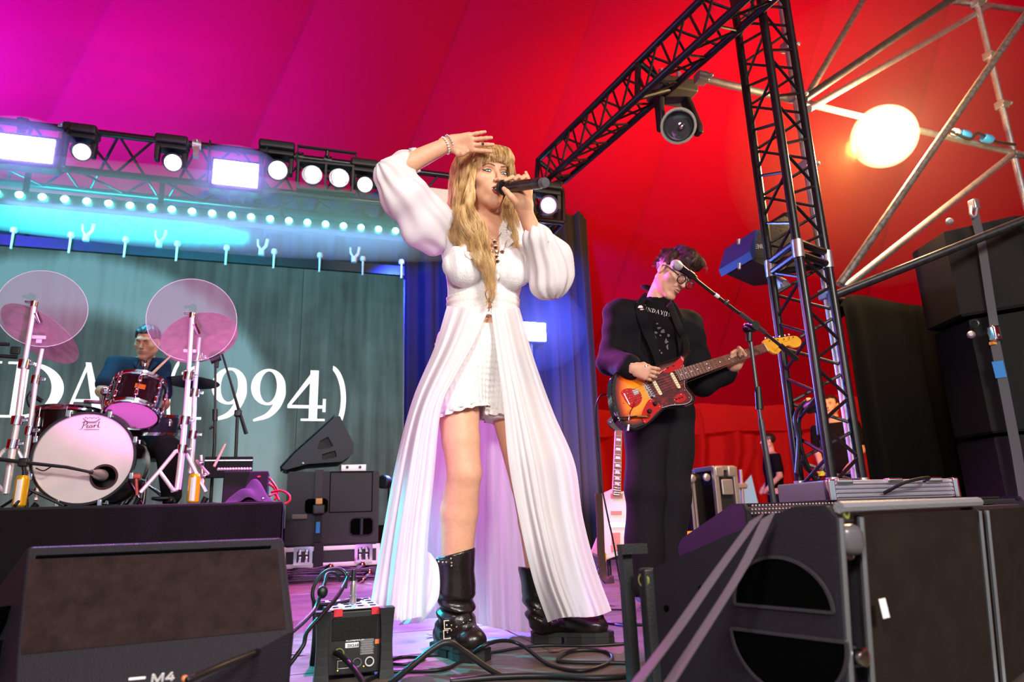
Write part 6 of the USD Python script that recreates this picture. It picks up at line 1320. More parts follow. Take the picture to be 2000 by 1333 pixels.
# lapels: folded edges either side of the shirt
for pts in (((1262, 573), (1250, 600), (1262, 640), (1280, 690), (1291, 740)), ((1312, 588), (1322, 620), (1330, 660), (1330, 700))):
    P = spline(np.array([first_hit(tor + armr + arml, x, y, .020) for x, y in pts]), 6); obj("lapel", tube(P, [.008, .026, .030, .020, .006], 8, flat=(.10, unit(EYE - P[0]))), jk, gp, smooth=True)
obj("collar", tube(spline(np.array([G(1256, 590, .02), H2.L(-.055, -.085, -.125), H2.L(.02, -.105, -.14), G(1322, 598, .02)]), 6), .018, 8, flat=(.5, (0, 0, 1))), jk, gp, smooth=True)
# glasses
gl = thing("glasses", "thick black round-rimmed glasses on the guitarist", "glasses", H2.L(0, .10, 0)); gm = M("acetate_black", (.006, .006, .007), .15, coat=.8)
lens_m = usdkit.material(stage, LK + "spectacle_glass", {"t": ("transparent_bsdf", {"color": (.95, .95, .95)}), "g": ("glossy_bsdf", {"roughness": .02}), "f": ("fresnel", {"IOR": 1.45}), "x": ("mix_closure", {"fac": .06})}, [("t.BSDF", "x.closure1"), ("g.BSDF", "x.closure2")], surface="x.closure")
for x in (-1, 1):
    a = np.linspace(0, 2 * np.pi, 25); rim = H2.L(np.stack([x * .033 + .0245 * np.cos(a), .104 - .10 * np.abs(x * .033 + .0245 * np.cos(a)) ** 1.0 * .35, -.004 + .0215 * np.sin(a)], 1))
    rm_ = obj("rim", tube(rim, .0030, 8, cap=False), gm, gl, smooth=True); obj("lens", hull(np.vstack([rim, rim + H2.R[:, 1] * .001])), lens_m, rm_, smooth=False)
    obj("temple", tube([H2.L(x * .058, .098, .006), H2.L(x * .074, .080, .008), H2.L(x * .081, .01, .010), H2.L(x * .080, -.015, .002)], [.0046, .0036, .003, .002], 8, smooth=5), gm, gl, smooth=True)
obj("bridge", tube([H2.L(-.009, .104, .004), H2.L(0, .107, .008), H2.L(.009, .104, .004)], .0028, 8, smooth=5), gm, gl, smooth=True)
# hair: short at the sides, a swept quiff on top
brown = hair_mat("hair_dark_brown", (.010, .006, .005), (.035, .018, .010), (.085, .045, .022))
hcf = field([("e", H2.L(0, -.022, .036), (.082, .102, .090), H2.R, 0), ("e", H2.L(0, .02, .085), (.060, .075, .045), H2.R, .03), ("e", H2.L(0, .075, .095), (.050, .035, .030), H2.R, .03)])
def hcap(p):
    q = H2.loc(p); cut = np.minimum(q[:, 1] - .045 + .35 * np.maximum(-q[:, 2] + .02, 0), .062 - q[:, 2]); cut2 = np.minimum(q[:, 2] * -1 - .045, 1.); side = np.maximum(-(q[:, 1] - .012), 0) * 0 + np.minimum(q[:, 1] + .012, .020 - q[:, 2])
    return np.maximum(np.maximum(np.maximum(hcf(p) - .006 * np.sin(q[:, 0] * 160 + 40 * q[:, 1]) * np.sin(q[:, 1] * 90), cut), cut2), np.where(np.abs(q[:, 0]) > .045, side, -1))
obj("hair_cap", surface(hcap, H2.c - .19, H2.c + .19, .0055), brown, gp, smooth=True)
HK = []
for i in range(70):
    r_ = np.random.default_rng(500 + i); x = r_.uniform(-.055, .055); y0 = r_.uniform(-.07, .05); h0 = .118 - 6 * x * x - 3 * (y0 + .02) ** 2
    strands([H2.L(x, y0, h0 - .012), H2.L(x * 1.05 + .004, y0 + .03, h0 + .018), H2.L(x * 1.1 + .010, y0 + .065, h0 + .020), H2.L(x * 1.15 + .014, y0 + .09, h0 - .004)], (.006, .010, .010, .003), 16, 600 + i, .002, 1., npt=9, out=HK, lenvar=.4)
for i in range(60):
    r_ = np.random.default_rng(800 + i); a = r_.uniform(.75, 2.4) * np.pi * .62 + .95; z = r_.uniform(-.03, .06); P0 = H2.L(.080 * math.cos(a + 1.2), -.022 - .100 * abs(math.sin(a + .4)), z)
for x in (-1, 1):
    for i in range(34):
        r_ = np.random.default_rng(900 + i + 100 * (x > 0)); y = r_.uniform(-.10, .03); z = r_.uniform(-.02, .075); X = x * .073 * math.sqrt(max(1 - ((y + .022) / .112) ** 2, .05))
        strands([H2.L(X, y, z + .012), H2.L(X * 1.03, y - .008, z - .002), H2.L(X * .98, y - .014, z - .020)], (.004, .006, .002), 12, 950 + i, .001, 1., npt=5, out=HK, lenvar=.4)
curves("hair", HK, .0013, brown, gp, kind="stuff")
e_ = thing("earpiece", "small clear in-ear monitor in the guitarist's ear", "earphone", H2.L(-.084, -.004, -.006)); obj("shell", sphere(H2.L(-.083, .0, -.006), .009, 2), M("earpiece_dark"), e_); obj("lead", tube([H2.L(-.083, -.004, .004), H2.L(-.086, -.024, .01), H2.L(-.078, -.034, -.03), H2.L(-.055, -.06, -.10)], .0014, 5, smooth=4), M("clear_lead", (.4, .5, .5), .2), e_)
for fing, lab in (((1262, 716), "silver ring on the strumming hand"), ((1449, 695), "silver ring on the fretting hand")):
    q = first_hit(gr + flp, *fing, .0015); rg = thing("finger_ring", lab, "ring", q); obj("band", lathe([(.0085, -.0025), (.0102, -.0025), (.0102, .0025), (.0085, .0025)], 16, frame(q + unit(q - EYE) * .008, (.3, -.1, -1) if fing[0] < 1300 else (.1, -.4, 1))), chrome, rg)

# ------------------------------------------------------------------ the sunburst guitar
# its own frame: x along the strings to the head, y up across them, z out of the top; strung across the guitarist, head up and away to the right
gb0, gb1 = G(1262, 752, -.17), G(1490, 678, -.13)
gx = unit(gb1 - gb0); gn = EYE - gb0; gz = unit(unit(gn) * .92 + V(-.05, 0, .18)); gz = unit(gz - gx * (gz @ gx)); gy = np.cross(gz, gx)
GM = np.eye(4); GM[:3, 0], GM[:3, 1], GM[:3, 2], GM[:3, 3] = gx, gy, gz, gb0
def gpix(px, py, k=0.):
    """Guitar-frame point under a pixel on the plane z = k."""
    o = gb0 + gz * k; r = ray(px, py); t = ((o - EYE) @ gz) / (r @ gz); q = EYE + r * t - gb0; return (q @ gx, q @ gy)
def gpoly(pts, k=0., sm=6):
    P = np.array([gpix(x, y, k) for x, y in pts]); P = np.vstack([P, P[:1]])
    if sm:
        Q = np.c_[np.vstack([P[-2:-1], P, P[1:2]]), np.zeros(len(P) + 2)]; S_ = spline(Q, sm)[sm:-sm, :2]
    else: S_ = P
    return Polygon(S_).buffer(0)
outline = [(1262, 722), (1290, 712), (1312, 705), (1328, 697), (1340, 688), (1345, 691), (1337, 708), (1334, 722), (1338, 742), (1338, 756), (1345, 766), (1353, 776), (1353, 787), (1342, 793), (1325, 795), (1305, 797), (1290, 806), (1272, 824), (1255, 836), (1236, 842), (1217, 837), (1203, 822), (1194, 796), (1190, 768), (1192, 744), (1202, 730), (1225, 727)]
gbody = gpoly(outline)
burst = usdkit.material(stage, LK + "sunburst_lacquer", {
    "g": ("texture_coordinate", {}), "a": ("attribute", {"attribute": "rim"}), "r": ("rgb_ramp", {"ramp": [(.0, (.006, .004, .003)), (.17, (.012, .004, .003)), (.34, (.30, .022, .004)), (.52, (.72, .12, .006)), (.75, (.86, .27, .012)), (1., (.90, .34, .02))]}),
    "n": ("noise_texture", {"scale": 9.0, "detail": 4.0}), "p": ("principled_bsdf", {"roughness": .12, "coat_weight": .8})}, [("a.fac", "r.fac"), ("r.color", "p.base_color")], surface="p.BSDF")
gt = thing("electric_guitar", "sunburst offset electric guitar with dark red tortoiseshell pickguard, slung on the guitarist", "guitar", gb0)
def attr_mesh(name, m, mat, parent, vals, attr="rim"):
    p = obj(name, m, mat, parent, smooth=False)
    UsdGeom.PrimvarsAPI(p).CreatePrimvar(attr, Sdf.ValueTypeNames.FloatArray, "vertex").Set(Vt.FloatArray.FromNumpy(np.asarray(vals, np.float32)))
    return p
# the top is a triangulated disc of rings so that the burst can follow the rim
rings = []; seg = 90; rb = np.array([gbody.exterior.interpolate(k / seg, normalized=True).coords[0] for k in range(seg)]); cen = np.array([gpix(1245, 775)])
cen2 = np.array([gpix(1300, 752)])
fv, vals = [], []
inner = []
d_in = gbody.exterior
gxs, gys = np.linspace(gbody.bounds[0], gbody.bounds[2], 90), np.linspace(gbody.bounds[1], gbody.bounds[3], 70)
from scipy.spatial import Delaunay
pts_in = np.array([(x, y) for x in gxs for y in gys]); keep = shapely.contains_xy(gbody.buffer(-.004), pts_in[:, 0], pts_in[:, 1]); pts_in = pts_in[keep]
rim_pts = np.array([d_in.interpolate(k / 240, normalized=True).coords[0] for k in range(240)]); off = gbody.buffer(-.006); rim2 = np.array([off.exterior.interpolate(k / 240, normalized=True).coords[0] for k in range(240)]) if off.geom_type == "Polygon" else rim_pts
allp = np.vstack([pts_in, rim_pts]); tri = Delaunay(allp).simplices; cc_ = allp[tri].mean(1); tri = tri[shapely.contains_xy(gbody, cc_[:, 0], cc_[:, 1])]
e0 = allp[tri]; flip = np.cross(np.c_[e0[:, 1] - e0[:, 0], np.zeros(len(tri))], np.c_[e0[:, 2] - e0[:, 0], np.zeros(len(tri))])[:, 2] < 0; tri[flip] = tri[flip][:, ::-1]
dist = np.array([d_in.distance(Point(p)) for p in allp]); zt_ = .022 - .004 * np.exp(-dist / .004)
vtop = (GM @ np.c_[allp, zt_, np.ones(len(allp))].T).T[:, :3]
attr_mesh("body_top", TM(vtop, tri), burst, gt, np.clip(dist / .095, 0, 1))
obj("body_side", bevel_prism(gbody, .040, .006, GM, ).copy() if False else prism(gbody, .040, GM, -.0215), M("lacquer_black", (.006, .005, .005), .12, coat=.8), gt)
tort = usdkit.material(stage, LK + "tortoiseshell_plate", {"g": ("geometry", {}), "n": ("noise_texture", {"scale": 38.0, "detail": 5.0, "distortion": 1.2}), "r": ("rgb_ramp", {"ramp": [(.38, (.045, .004, .004)), (.6, (.13, .007, .006)), (.75, (.22, .015, .010))]}), "p": ("principled_bsdf", {"roughness": .15, "coat_weight": .5})}, [("g.position", "n.vector"), ("n.fac", "r.fac"), ("r.color", "p.base_color")], surface="p.BSDF")
redm = M("red_metal_plate", (.56, .012, .014), .25, .35); cream = M("aged_cream", (.82, .68, .40), .4)
Zt = .0222
def plate(pts, k0, th, mat, name, sm=6, parent=None, bev=True):
    return obj(name, prism(gpoly(pts, k0, sm), th, GM, k0), mat, parent or gt)
guard = gpoly([(1257, 749), (1270, 739), (1291, 727), (1312, 716), (1333, 713), (1333, 722), (1336, 740), (1337, 757), (1344, 768), (1350, 777), (1347, 785), (1335, 790), (1310, 792), (1293, 796), (1284, 789), (1272, 781), (1265, 768)], Zt)
obj("pickguard_edge", prism(guard.buffer(.0016), .0014, GM, Zt), M("guard_white", (.78, .72, .68), .4), gt); obj("pickguard", prism(guard, .0022, GM, Zt + .0004), tort, gt)
for nm, pts in (("upper_control_plate", [(1297, 724), (1315, 711), (1330, 698), (1336, 699), (1333, 714), (1331, 719), (1313, 727), (1299, 729)]), ("lower_control_plate", [(1266, 783), (1276, 782), (1287, 789), (1292, 797), (1281, 808), (1265, 825), (1257, 826), (1254, 808)]), ("switch_plate", [(1319, 774), (1330, 769), (1339, 774), (1338, 782), (1328, 787), (1317, 784)])): plate(pts, Zt + .0016, .0016, redm, nm, sm=4)
plate([(1213, 766), (1222, 760), (1235, 760), (1247, 764), (1253, 774), (1252, 785), (1245, 793), (1234, 797), (1225, 788), (1218, 778)], Zt + .0002, .0025, redm, "tremolo_plate", sm=4)
def gat(px, py, k): x, y = gpix(px, py, k); return (GM @ V(x, y, k, 1))[:3]
def gstud(pts, r=.0032, k=Zt + .003, mat=None, parent=None):
    for x, y in pts: obj("screw", sphere(gat(x, y, k), r, 1, (1, 1, 1)), mat or chrome, parent or gt)
gstud([(1334, 701), (1321, 718), (1296, 724), (1303, 726), (1291, 728), (1331, 716), (1331, 724), (1303, 733), (1279, 739), (1264, 745), (1340, 743), (1337, 763), (1346, 777), (1318, 790), (1293, 793), (1271, 785), (1288, 795), (1259, 824), (1273, 781), (1215, 767), (1224, 763), (1225, 769), (1229, 778), (1219, 787), (1246, 765), (1253, 775), (1234, 788)])
gstud([(1318, 776), (1325, 773), (1330, 771), (1338, 775), (1317, 782), (1324, 785), (1330, 783), (1335, 780)], .0026)
for x, y in ((1321, 780), (1327, 778), (1332, 776), (1304, 719), (1315, 715)): obj("slide_switch", rbox(gat(x, y, Zt + .004), (.010, .006, .005), .001), rubber, gt)
obj("roller_switch", rbox((0, 0, 0), (.006, .024, .004), .001, GM @ trimesh.transformations.translation_matrix((*gpix(1327, 706), Zt + .004))), M("case_silver"), gt)
for x, y in ((1278, 790), (1267, 805)): obj("knob", lathe([(0, 0), (.011, 0), (.010, .010), (.0085, .014), (0, .014)], 18, GM @ trimesh.transformations.translation_matrix((*gpix(x, y, Zt), Zt + .002))), M("knob_black", (.006, .006, .006), .3), gt)
for a, b in (((1275, 746), (1288, 770)), ((1311, 733), (1324, 757))):
    A, B = np.array(gpix(*a, Zt)), np.array(gpix(*b, Zt)); pk = obj("pickup", prism(LineString([A, B]).buffer(.0085), .009, GM, Zt), cream, gt)
    for i in range(6): obj("pole_piece", lathe([(0, 0), (.0024, 0), (.0024, .0015), (0, .0015)], 8, GM @ trimesh.transformations.translation_matrix((*(A + (B - A) * (.08 + .84 * i / 5)), Zt + .009))), steel, pk)
A, B = np.array(gpix(1260, 751, Zt)), np.array(gpix(1275, 775, Zt)); obj("bridge", [prism(LineString([A, B]).buffer(.0075), .010, GM, Zt)] + [cyl((GM @ V(*(A + (B - A) * t), Zt + .012, 1))[:3] - gx * .007, (GM @ V(*(A + (B - A) * t), Zt + .012, 1))[:3] + gx * .007, .0026, n=8) for t in np.linspace(.1, .9, 6)], chrome, gt)
obj("tremolo_tail", [prism(gpoly([(1233, 764), (1244, 762), (1247, 770), (1238, 774)], Zt, 0), .006, GM, Zt + .002)], steel, gt); obj("string_anchor", tube([gat(1219, 769, Zt + .005), gat(1230, 791, Zt + .005)], .0022, 6), chrome, gt)
obj("tremolo_arm", tube([gat(1244, 778, Zt + .008), gat(1240, 790, Zt + .03), gat(1231, 806, Zt + .038), gat(1228, 826, Zt + .036)], .0026, 8, smooth=6), chrome, gt); obj("arm_tip", tube([gat(1228, 830, Zt + .036), gat(1226.5, 842, Zt + .036)], [.0042, .0052, .0046], 10, smooth=0), M("white_tip", (.85, .8, .8), .3), gt)
# neck, frets, head
n0, n1 = gpix(1321, 736, Zt), gpix(1493, 681, Zt); wl, wr3 = .0275, .0215
nk_x0, nk_x1 = n0[0], n1[0]; yc = lambda x: n0[1] + (n1[1] - n0[1]) * (x - nk_x0) / (nk_x1 - nk_x0)
nkp = Polygon([(nk_x0, yc(nk_x0) - wl), (nk_x1, yc(nk_x1) - wr3), (nk_x1, yc(nk_x1) + wr3), (nk_x0, yc(nk_x0) + wl)])
obj("neck", prism(nkp.buffer(-.001), .020, GM, Zt - .012), M("neck_maple", (.42, .21, .09), .35), gt); fb_ = obj("fretboard", prism(nkp, .006, GM, Zt + .007), M("rosewood", (.17, .055, .028), .4, var=.3, vscale=60), gt)
Lsc = (nk_x1 - nk_x0) / (1 - 2 ** (-22 / 12)); 
fx = [nk_x1 - Lsc * (1 - 2 ** (-i / 12)) for i in range(0, 23)]
for i, x in enumerate(fx):
    w = wl + (wr3 - wl) * (x - nk_x0) / (nk_x1 - nk_x0); y = yc(x); obj("nut" if i == 0 else "fret", box((x, y, Zt + .0137), (.004 if i == 0 else .0022, 2 * w, .0022), GM), M("bone", (.78, .70, .55), .4) if i == 0 else chrome, fb_)
for i in (3, 5, 7, 9, 12, 15, 17, 19, 21):
    x = (fx[i] + fx[i - 1]) / 2
    for dy in ((0,) if i != 12 else (-.011, .011)): obj("inlay_dot", lathe([(0, 0), (.0034, 0), (0, .0006)], 12, GM @ trimesh.transformations.translation_matrix((x, yc(x) + dy, Zt + .013))), M("pearl_white", (.82, .78, .78), .3), fb_)
head = gpoly([(1489, 668), (1500, 663), (1520, 661), (1540, 658), (1555, 658), (1564, 667), (1561, 677), (1549, 680), (1538, 676), (1527, 683), (1518, 692), (1509, 691), (1499, 685), (1493, 684)], Zt)
hd = obj("headstock", bevel_prism(head, .014, .002, GM @ trimesh.transformations.translation_matrix((0, 0, Zt - .008))), M("amber_maple", (.80, .38, .03), .22, coat=.4, var=.12, vscale=25), gt)
for x, y in ((1496, 662), (1503, 662), (1512, 660.5), (1524, 659), (1534, 656.5), (1542, 655)): obj("tuner", [lathe([(0, 0), (.0045, 0), (.0040, .012), (0, .012)], 10, GM @ trimesh.transformations.translation_matrix((*gpix(x + 3, y + 7, Zt), Zt + .006))), rbox(gat(x - 1, y - 1, Zt), (.010, .008, .012), .003)], chrome, gt)
obj("script_line", [tube([gat(1512 + i * 3, 687 - i * 2.6 + (1.2 if i % 2 else -1.2), Zt + .0068) for i in range(5)], .0007, 5, smooth=4), tube([gat(1525 + i * 4, 671 - i * 1.6 + (.6 if i % 2 else -.6), Zt + .0068) for i in range(6)], .0005, 5, smooth=4)], M("script_dark", (.12, .04, .01), .5), hd)
for i in range(6):
    t = i / 5; A = np.array(gpix(1219 + 11 * t, 769 + 20 * t, Zt)); Bp = np.array((nk_x1, yc(nk_x1) + wr3 * .8 * (1 - 2 * t))); obj("string", tube([(GM @ V(*A, Zt + .008, 1))[:3], (GM @ V(*(np.array(gpix(1260 + 15 * t, 751 + 24 * t, Zt))), Zt + .016, 1))[:3], (GM @ V(*Bp, Zt + .0165, 1))[:3]], .00042 + .0002 * (1 - t), 5), steel, gt)
gstud([(1341, 690), (1199, 800), (1348, 767), (1337, 755)], .006, .0)
sp_ = thing("guitar_strap", "black guitar strap over the guitarist's shoulder", "strap", G(1300, 600))
P = spline(np.array([gat(1341, 691, -.01), first_hit(tor, 1338, 665, .034), first_hit(tor, 1326, 640, .036), first_hit(tor, 1312, 605, .036), first_hit(tor, 1306, 592, .034), G(1298, 584, .09)]), 6)
obj("webbing", tube(P, .017, 10, flat=(.12, unit(EYE - P[5]))), M("strap_leather", (.006, .005, .004), .7, spec=.2), sp_, smooth=True)
jc = thing("guitar_cable", "thin black cable running from the guitar jack down to the deck", "cable", gat(1258, 814, Zt))
obj("plug", [cyl(gat(1263, 814, Zt + .012), gat(1243, 814, Zt + .012), .005), cyl(gat(1268, 813, Zt + .006), gat(1262, 814, Zt + .012), .007)], M("gold"), jc)
obj("wire", tube([gat(1243, 814, Zt + .012), gat(1220, 816, Zt + .02), gat(1203, 812, Zt + .012), G(1196, 790, -.10), G(1186, 772, .02), G(1172, 775, .0), G(1163, 800, .0), G(1165, 850, .0), G(1172, 930, .0), G(1185, 1000, .0), G(1198, 1060, .02), G(1210, 1130, .06), G(1222, 1180, .15) * V(1, 1, 0) + V(0, 0, .006), G(1175, 1168, .20) * V(1, 1, 0) + V(0, 0, .006), G(1160, 1180, .1) * V(1, 1, 0) + V(0, 0, .006), G(1230, 1186, 0) * V(1, 1, 0) + V(0, 0, .006)], .0038, 7, smooth=7), rubber, jc, smooth=True)
# his vocal microphone on a boom stand
MSY = 2.55
def W_(px, py, y=0): return at(px, py, y=MSY + y)
ms = thing("microphone_stand", "black boom microphone stand in front of the guitarist", "microphone stand", W_(1500, 1000) * V(1, 1, 0))
bcl = W_(1466, 640); bse = V(bcl[0] + .02, MSY, 0)
obj("lower_tube", cyl(bse + V(0, 0, .03), W_(1486, 820), .0125), M("stand_grey", (.08, .08, .085), .3, .5), ms); obj("upper_tube", cyl(W_(1486, 820), W_(1464, 650), .009), M("stand_grey"), ms); obj("height_clutch", tube([W_(1480, 757), W_(1484, 800)], [.014, .017], 12), rubber, ms)
obj("boom_clamp", [rbox(bcl, (.04, .05, .05), .01), cyl(bcl + V(0, -.04, 0), bcl + V(0, .03, 0), .022), cyl(bcl + V(-.04, -.01, .01), bcl + V(0, -.01, 0), .006)], satin_black, ms); obj("stand_collar", cyl(W_(1463, 652), W_(1464, 668), .014), satin_black, ms)
obj("boom_arm", tube([W_(1352, 541, -.14), W_(1413, 589, -.08), W_(1470, 632, -.02), W_(1545, 692, .05)], .0078, 9), satin_black, ms); obj("counterweight", tube([W_(1525, 676, .03), W_(1556, 702, .06)], .013, 12), rubber, ms); obj("grip_sleeve", tube([W_(1445, 612, -.05), W_(1494, 650, .0)], .0105, 10), M("stand_grey"), ms)
obj("boom_joint", sphere(W_(1419, 591, -.085), .013, 2), M("stand_grey"), ms); obj("white_tape", tube([W_(1396, 575, -.10), W_(1403, 580, -.095)], .009, 9), M("tape_white", (.8, .8, .8), .5), ms)
for a in (0.3, 2.4, 4.5): obj("leg", tube([bse + V(0, 0, .09), bse + V(.30 * math.cos(a), .30 * math.sin(a), .012)], .008, 8), satin_black, ms)
obj("leg_hub", cyl(bse + V(0, 0, .05), bse + V(0, 0, .13), .022), satin_black, ms)
vm = thing("vocal_microphone", "silver-headed vocal microphone with a cyan sheen at the end of the boom", "microphone", W_(1330, 520, -.16))
A, B = W_(1319, 517, -.20), W_(1350, 538, -.145); Fv = frame(A, B - A); Lv = np.linalg.norm(B - A)
obj("grille", lathe([(0, -.020), (.013, -.016), (.021, -.004), (.0235, .008), (.021, .024), (.017, .030)], 22, Fv), M("mic_grille_silver", (.55, .52, .55), .35, .7, bump=.8, bscale=900), vm); obj("handle", lathe([(0, .028), (.0185, .029), (.0165, .05), (.0125, .14), (.012, .155), (0, .156)], 20, Fv), M("mic_dark", (.02, .012, .025), .25, .3), vm); obj("clip", [tube([(Fv @ V(0, .0, .09, 1))[:3], (Fv @ V(0, 0, .13, 1))[:3]], .017, 12), cyl((Fv @ V(0, 0, .12, 1))[:3], W_(1360, 547, -.135), .009)], satin_black, vm)
# ------------------------------------------------------------------ drum kit on the riser
maroon = M("drum_wrap_dark", (.010, .004, .005), .2, coat=.25, spec=.3); hoopm = chrome
YK = 4.62
def D(px, py, y=0): return at(px, py, y=YK + y)
pinkchrome = M("stand_chrome", (.88, .80, .82), .38, .45)
bc = D(165, 897); br = (D(267, 897)[0] - D(63, 897)[0]) / 2
bc[2] = ZR + br + .012
bd = thing("bass_drum", "bass drum with a pale front head, dark port ring and script lettering", "drum", (bc[0], YK + .2, ZR))
FB = np.array([[1, 0, 0, bc[0]], [0, 0, 1, bc[1]], [0, 1, 0, bc[2]], [0, 0, 0, 1.]])      # x right, y up, z away
ringd = lambda r0, r1, d, z0, n=48: prism(Point(0, 0).buffer(r1, 24).difference(Point(0, 0).buffer(r0, 24)), d, FB, z0)
obj("shell", ringd(br - .02, br - .008, .42, .02), maroon, bd); obj("front_hoop", ringd(br - .010, br + .004, .035, -.015), M("hoop_black", (.012, .008, .009), .2, coat=.6), bd); obj("back_hoop", ringd(br - .010, br + .004, .035, .43), M("hoop_black"), bd)
pc = D(203, 932, -.002); px_, pz_ = pc[0] - bc[0], pc[2] - bc[2]; prr = .074
hole = Point(px_, pz_).buffer(prr - .012, 20)
obj("front_head", prism(Point(0, 0).buffer(br - .009, 24).difference(hole), .0015, FB, .004), M("drum_head_white", (.80, .72, .71), .45, var=.06, vscale=5), bd)
obj("port_ring", prism(Point(px_, pz_).buffer(prr, 20).difference(hole), .008, FB, -.003), M("ring_maroon", (.06, .008, .014), .25), bd)
obj("back_head", prism(Point(0, 0).buffer(br - .02, 24), .0015, FB, .44), M("back_head", (.30, .25, .26), .5), bd)
for k in range(8):
    a = 2 * np.pi * (k + .5) / 8; p = lambda r, z: (FB @ V(r * math.cos(a), r * math.sin(a), z, 1))[:3]
    lg = obj("lug", [cyl(p(br + .012, .0), p(br + .012, .42), .004, n=8), rbox(p(br + .006, .12), (.03, .06, .03), .006), rbox(p(br + .010, -.008), (.024, .02, .04), .004)], chrome, bd)
for s in (-1, 1): obj("spur", cyl((bc[0] + s * (br - .05), YK + .12, bc[2] - br * .45), (bc[0] + s * (br + .06), YK + .02, ZR + .005), .009), chrome, bd)
def script(glyphs, o, w, mat, parent, k=-.004):
    ms = [prism(affinity.translate(affinity.scale(stroke(p, ws, 8), w, w, origin=(0, 0)), *o), .001, FB, -.0012) for p, ws in glyphs]
    return obj("script_lettering", ms, mat, parent, smooth=False)
t_ = .055
lo_ = D(158, 838); sc_ = (D(199, 833)[0] - D(158, 838)[0]) / 3.1
inkm = M("ink_black", (.03, .02, .02), .6)
script([([(-.25, -.12), (.05, -.10), (.22, .25), (.36, .85), (.42, 1.15)], [.03, .05, .10, .12, .08]), ([(.10, .95), (.40, 1.22), (.80, 1.18), (.84, .88), (.58, .62), (.34, .60)], [.04, .09, .10, .11, .08, .04]),
        ([(.78, .30), (1.02, .46), (.98, .62), (.84, .50), (.84, .22), (1.02, .16), (1.20, .30)], [.05, .08, .07, .08, .10, .07, .05]), ([(1.62, .56), (1.42, .62), (1.26, .40), (1.34, .18), (1.52, .28), (1.64, .56), (1.62, .26), (1.76, .20)], [.06, .08, .10, .08, .06, .10, .09, .05]),
        ([(1.80, .26), (1.92, .60), (2.0, .60), (1.96, .24)], [.05, .10, .09, .08]), ([(2.0, .44), (2.14, .64), (2.34, .60)], [.06, .09, .07]), ([(2.40, .28), (2.58, .90), (2.68, 1.22), (2.58, 1.1), (2.56, .40), (2.66, .20), (2.86, .34)], [.05, .09, .08, .08, .11, .07, .04]),
        ([(.45, -.14), (1.4, -.14), (2.75, -.10)], [.05, .07, .05])], (lo_[0] - bc[0], lo_[2] - bc[2]), sc_, inkm, bd)
cr_ = D(179, 822); obj("crown_emblem", [prism(affinity.translate(unary_union([stroke([(-.045, .012), (-.02, -.008), (.02, -.008), (.045, .012)], [.004, .007, .007, .004], 6)] + [Point(q * .011, .014 + .004 * (q % 2)).buffer(.0035) for q in range(-3, 4)] + [sbox(-.03 + .004 * q, -.018, -.0285 + .004 * q, -.012) for q in range(15)]), cr_[0] - bc[0], cr_[2] - bc[2]), .001, FB, -.0012)], M("ink_grey", (.22, .17, .17), .6), bd, smooth=False)

def drum(name, label, c, ax, r, h, bottom=None, nlug=6):
    """A tom: shell along ax (upwards), chrome hoops, lugs, heads."""
    t = thing(name, label, "drum", c); F = frame(c, ax)
    obj("shell", lathe([(r - .012, -h / 2), (r - .004, -h / 2), (r - .004, h / 2), (r - .012, h / 2)], 36, F), maroon, t)
    for nm, z in (("top_hoop", h / 2), ("bottom_hoop", -h / 2)): obj(nm, lathe([(r - .004, z - .018), (r + .006, z - .020), (r + .009, z - .014), (r + .003, z), (r + .009, z + .014), (r + .004, z + .018), (r - .004, z + .016)], 36, F), chrome, t)
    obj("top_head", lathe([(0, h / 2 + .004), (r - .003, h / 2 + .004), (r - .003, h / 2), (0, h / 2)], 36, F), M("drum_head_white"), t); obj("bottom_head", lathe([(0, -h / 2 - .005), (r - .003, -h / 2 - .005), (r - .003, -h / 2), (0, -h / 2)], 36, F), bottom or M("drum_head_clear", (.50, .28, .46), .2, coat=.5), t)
    for k in range(nlug):
        a = 2 * np.pi * (k + .25) / nlug; p = lambda rr, z: (F @ V(rr * math.cos(a), rr * math.sin(a), z, 1))[:3]
        obj("lug", [cyl(p(r + .010, -h / 2), p(r + .010, h / 2), .0035, n=8)] + [hull(np.vstack([sphere(p(r + .006, s * h * q), .012, 1).vertices for q in (.18, .32)])) for s in (-1, 1)], chrome, t)
    return t, F
tc_ = D(266, 782, .10); tom_ax = unit(V(.05, .50, 1))
tm, FT = drum("rack_tom", "dark rack tom with chrome lugs, its underside tilted to the camera", tc_, tom_ax, .150, .215, nlug=8)
q = tc_ - tom_ax * .01; fdn = unit(EYE - q); fdn = unit(fdn - tom_ax * (fdn @ tom_ax))
obj("badge", rbox((0, 0, 0), (.058, .034, .003), .001, frame(q + fdn * .149 + tom_ax * .012, fdn, np.cross(tom_ax, fdn))), M("badge_orange", (.52, .15, .012), .35, .3), tm)
ft_c = D(128, 852, .62); fr_t = .20
drum("floor_tom", "dark floor tom behind the bass drum at its left", V(ft_c[0], ft_c[1], D(128, 806, .62)[2] - .2), V(0, .05, 1), fr_t, .40, nlug=8)
hw = thing("tom_mount", "chrome tom holder with clamps above the bass drum", "stand", V(bc[0] + .12, YK + .25, ZR))
obj("post", cyl((D(200, 800, .22)), (D(200, 800, .22) * V(1, 1, 0) + V(0, 0, bc[2] + br * .8)), .012), chrome, hw); a0, a1, a2 = D(206, 765, .18), D(226, 768, .14), D(200, 790, .2)
obj("arm", [cyl(a2, a0, .012), cyl(a0, a1, .011)], chrome, hw); obj("ball_clamp", [sphere(a0, .030, 2), sphere(a1, .026, 2), rbox(a0 + V(.02, -.03, -.01), (.05, .02, .03), .006)], chrome, hw); obj("memory_bar", tube([D(165, 785, .24), D(215, 787, .2)], [.012, .012], 10), chrome, hw)
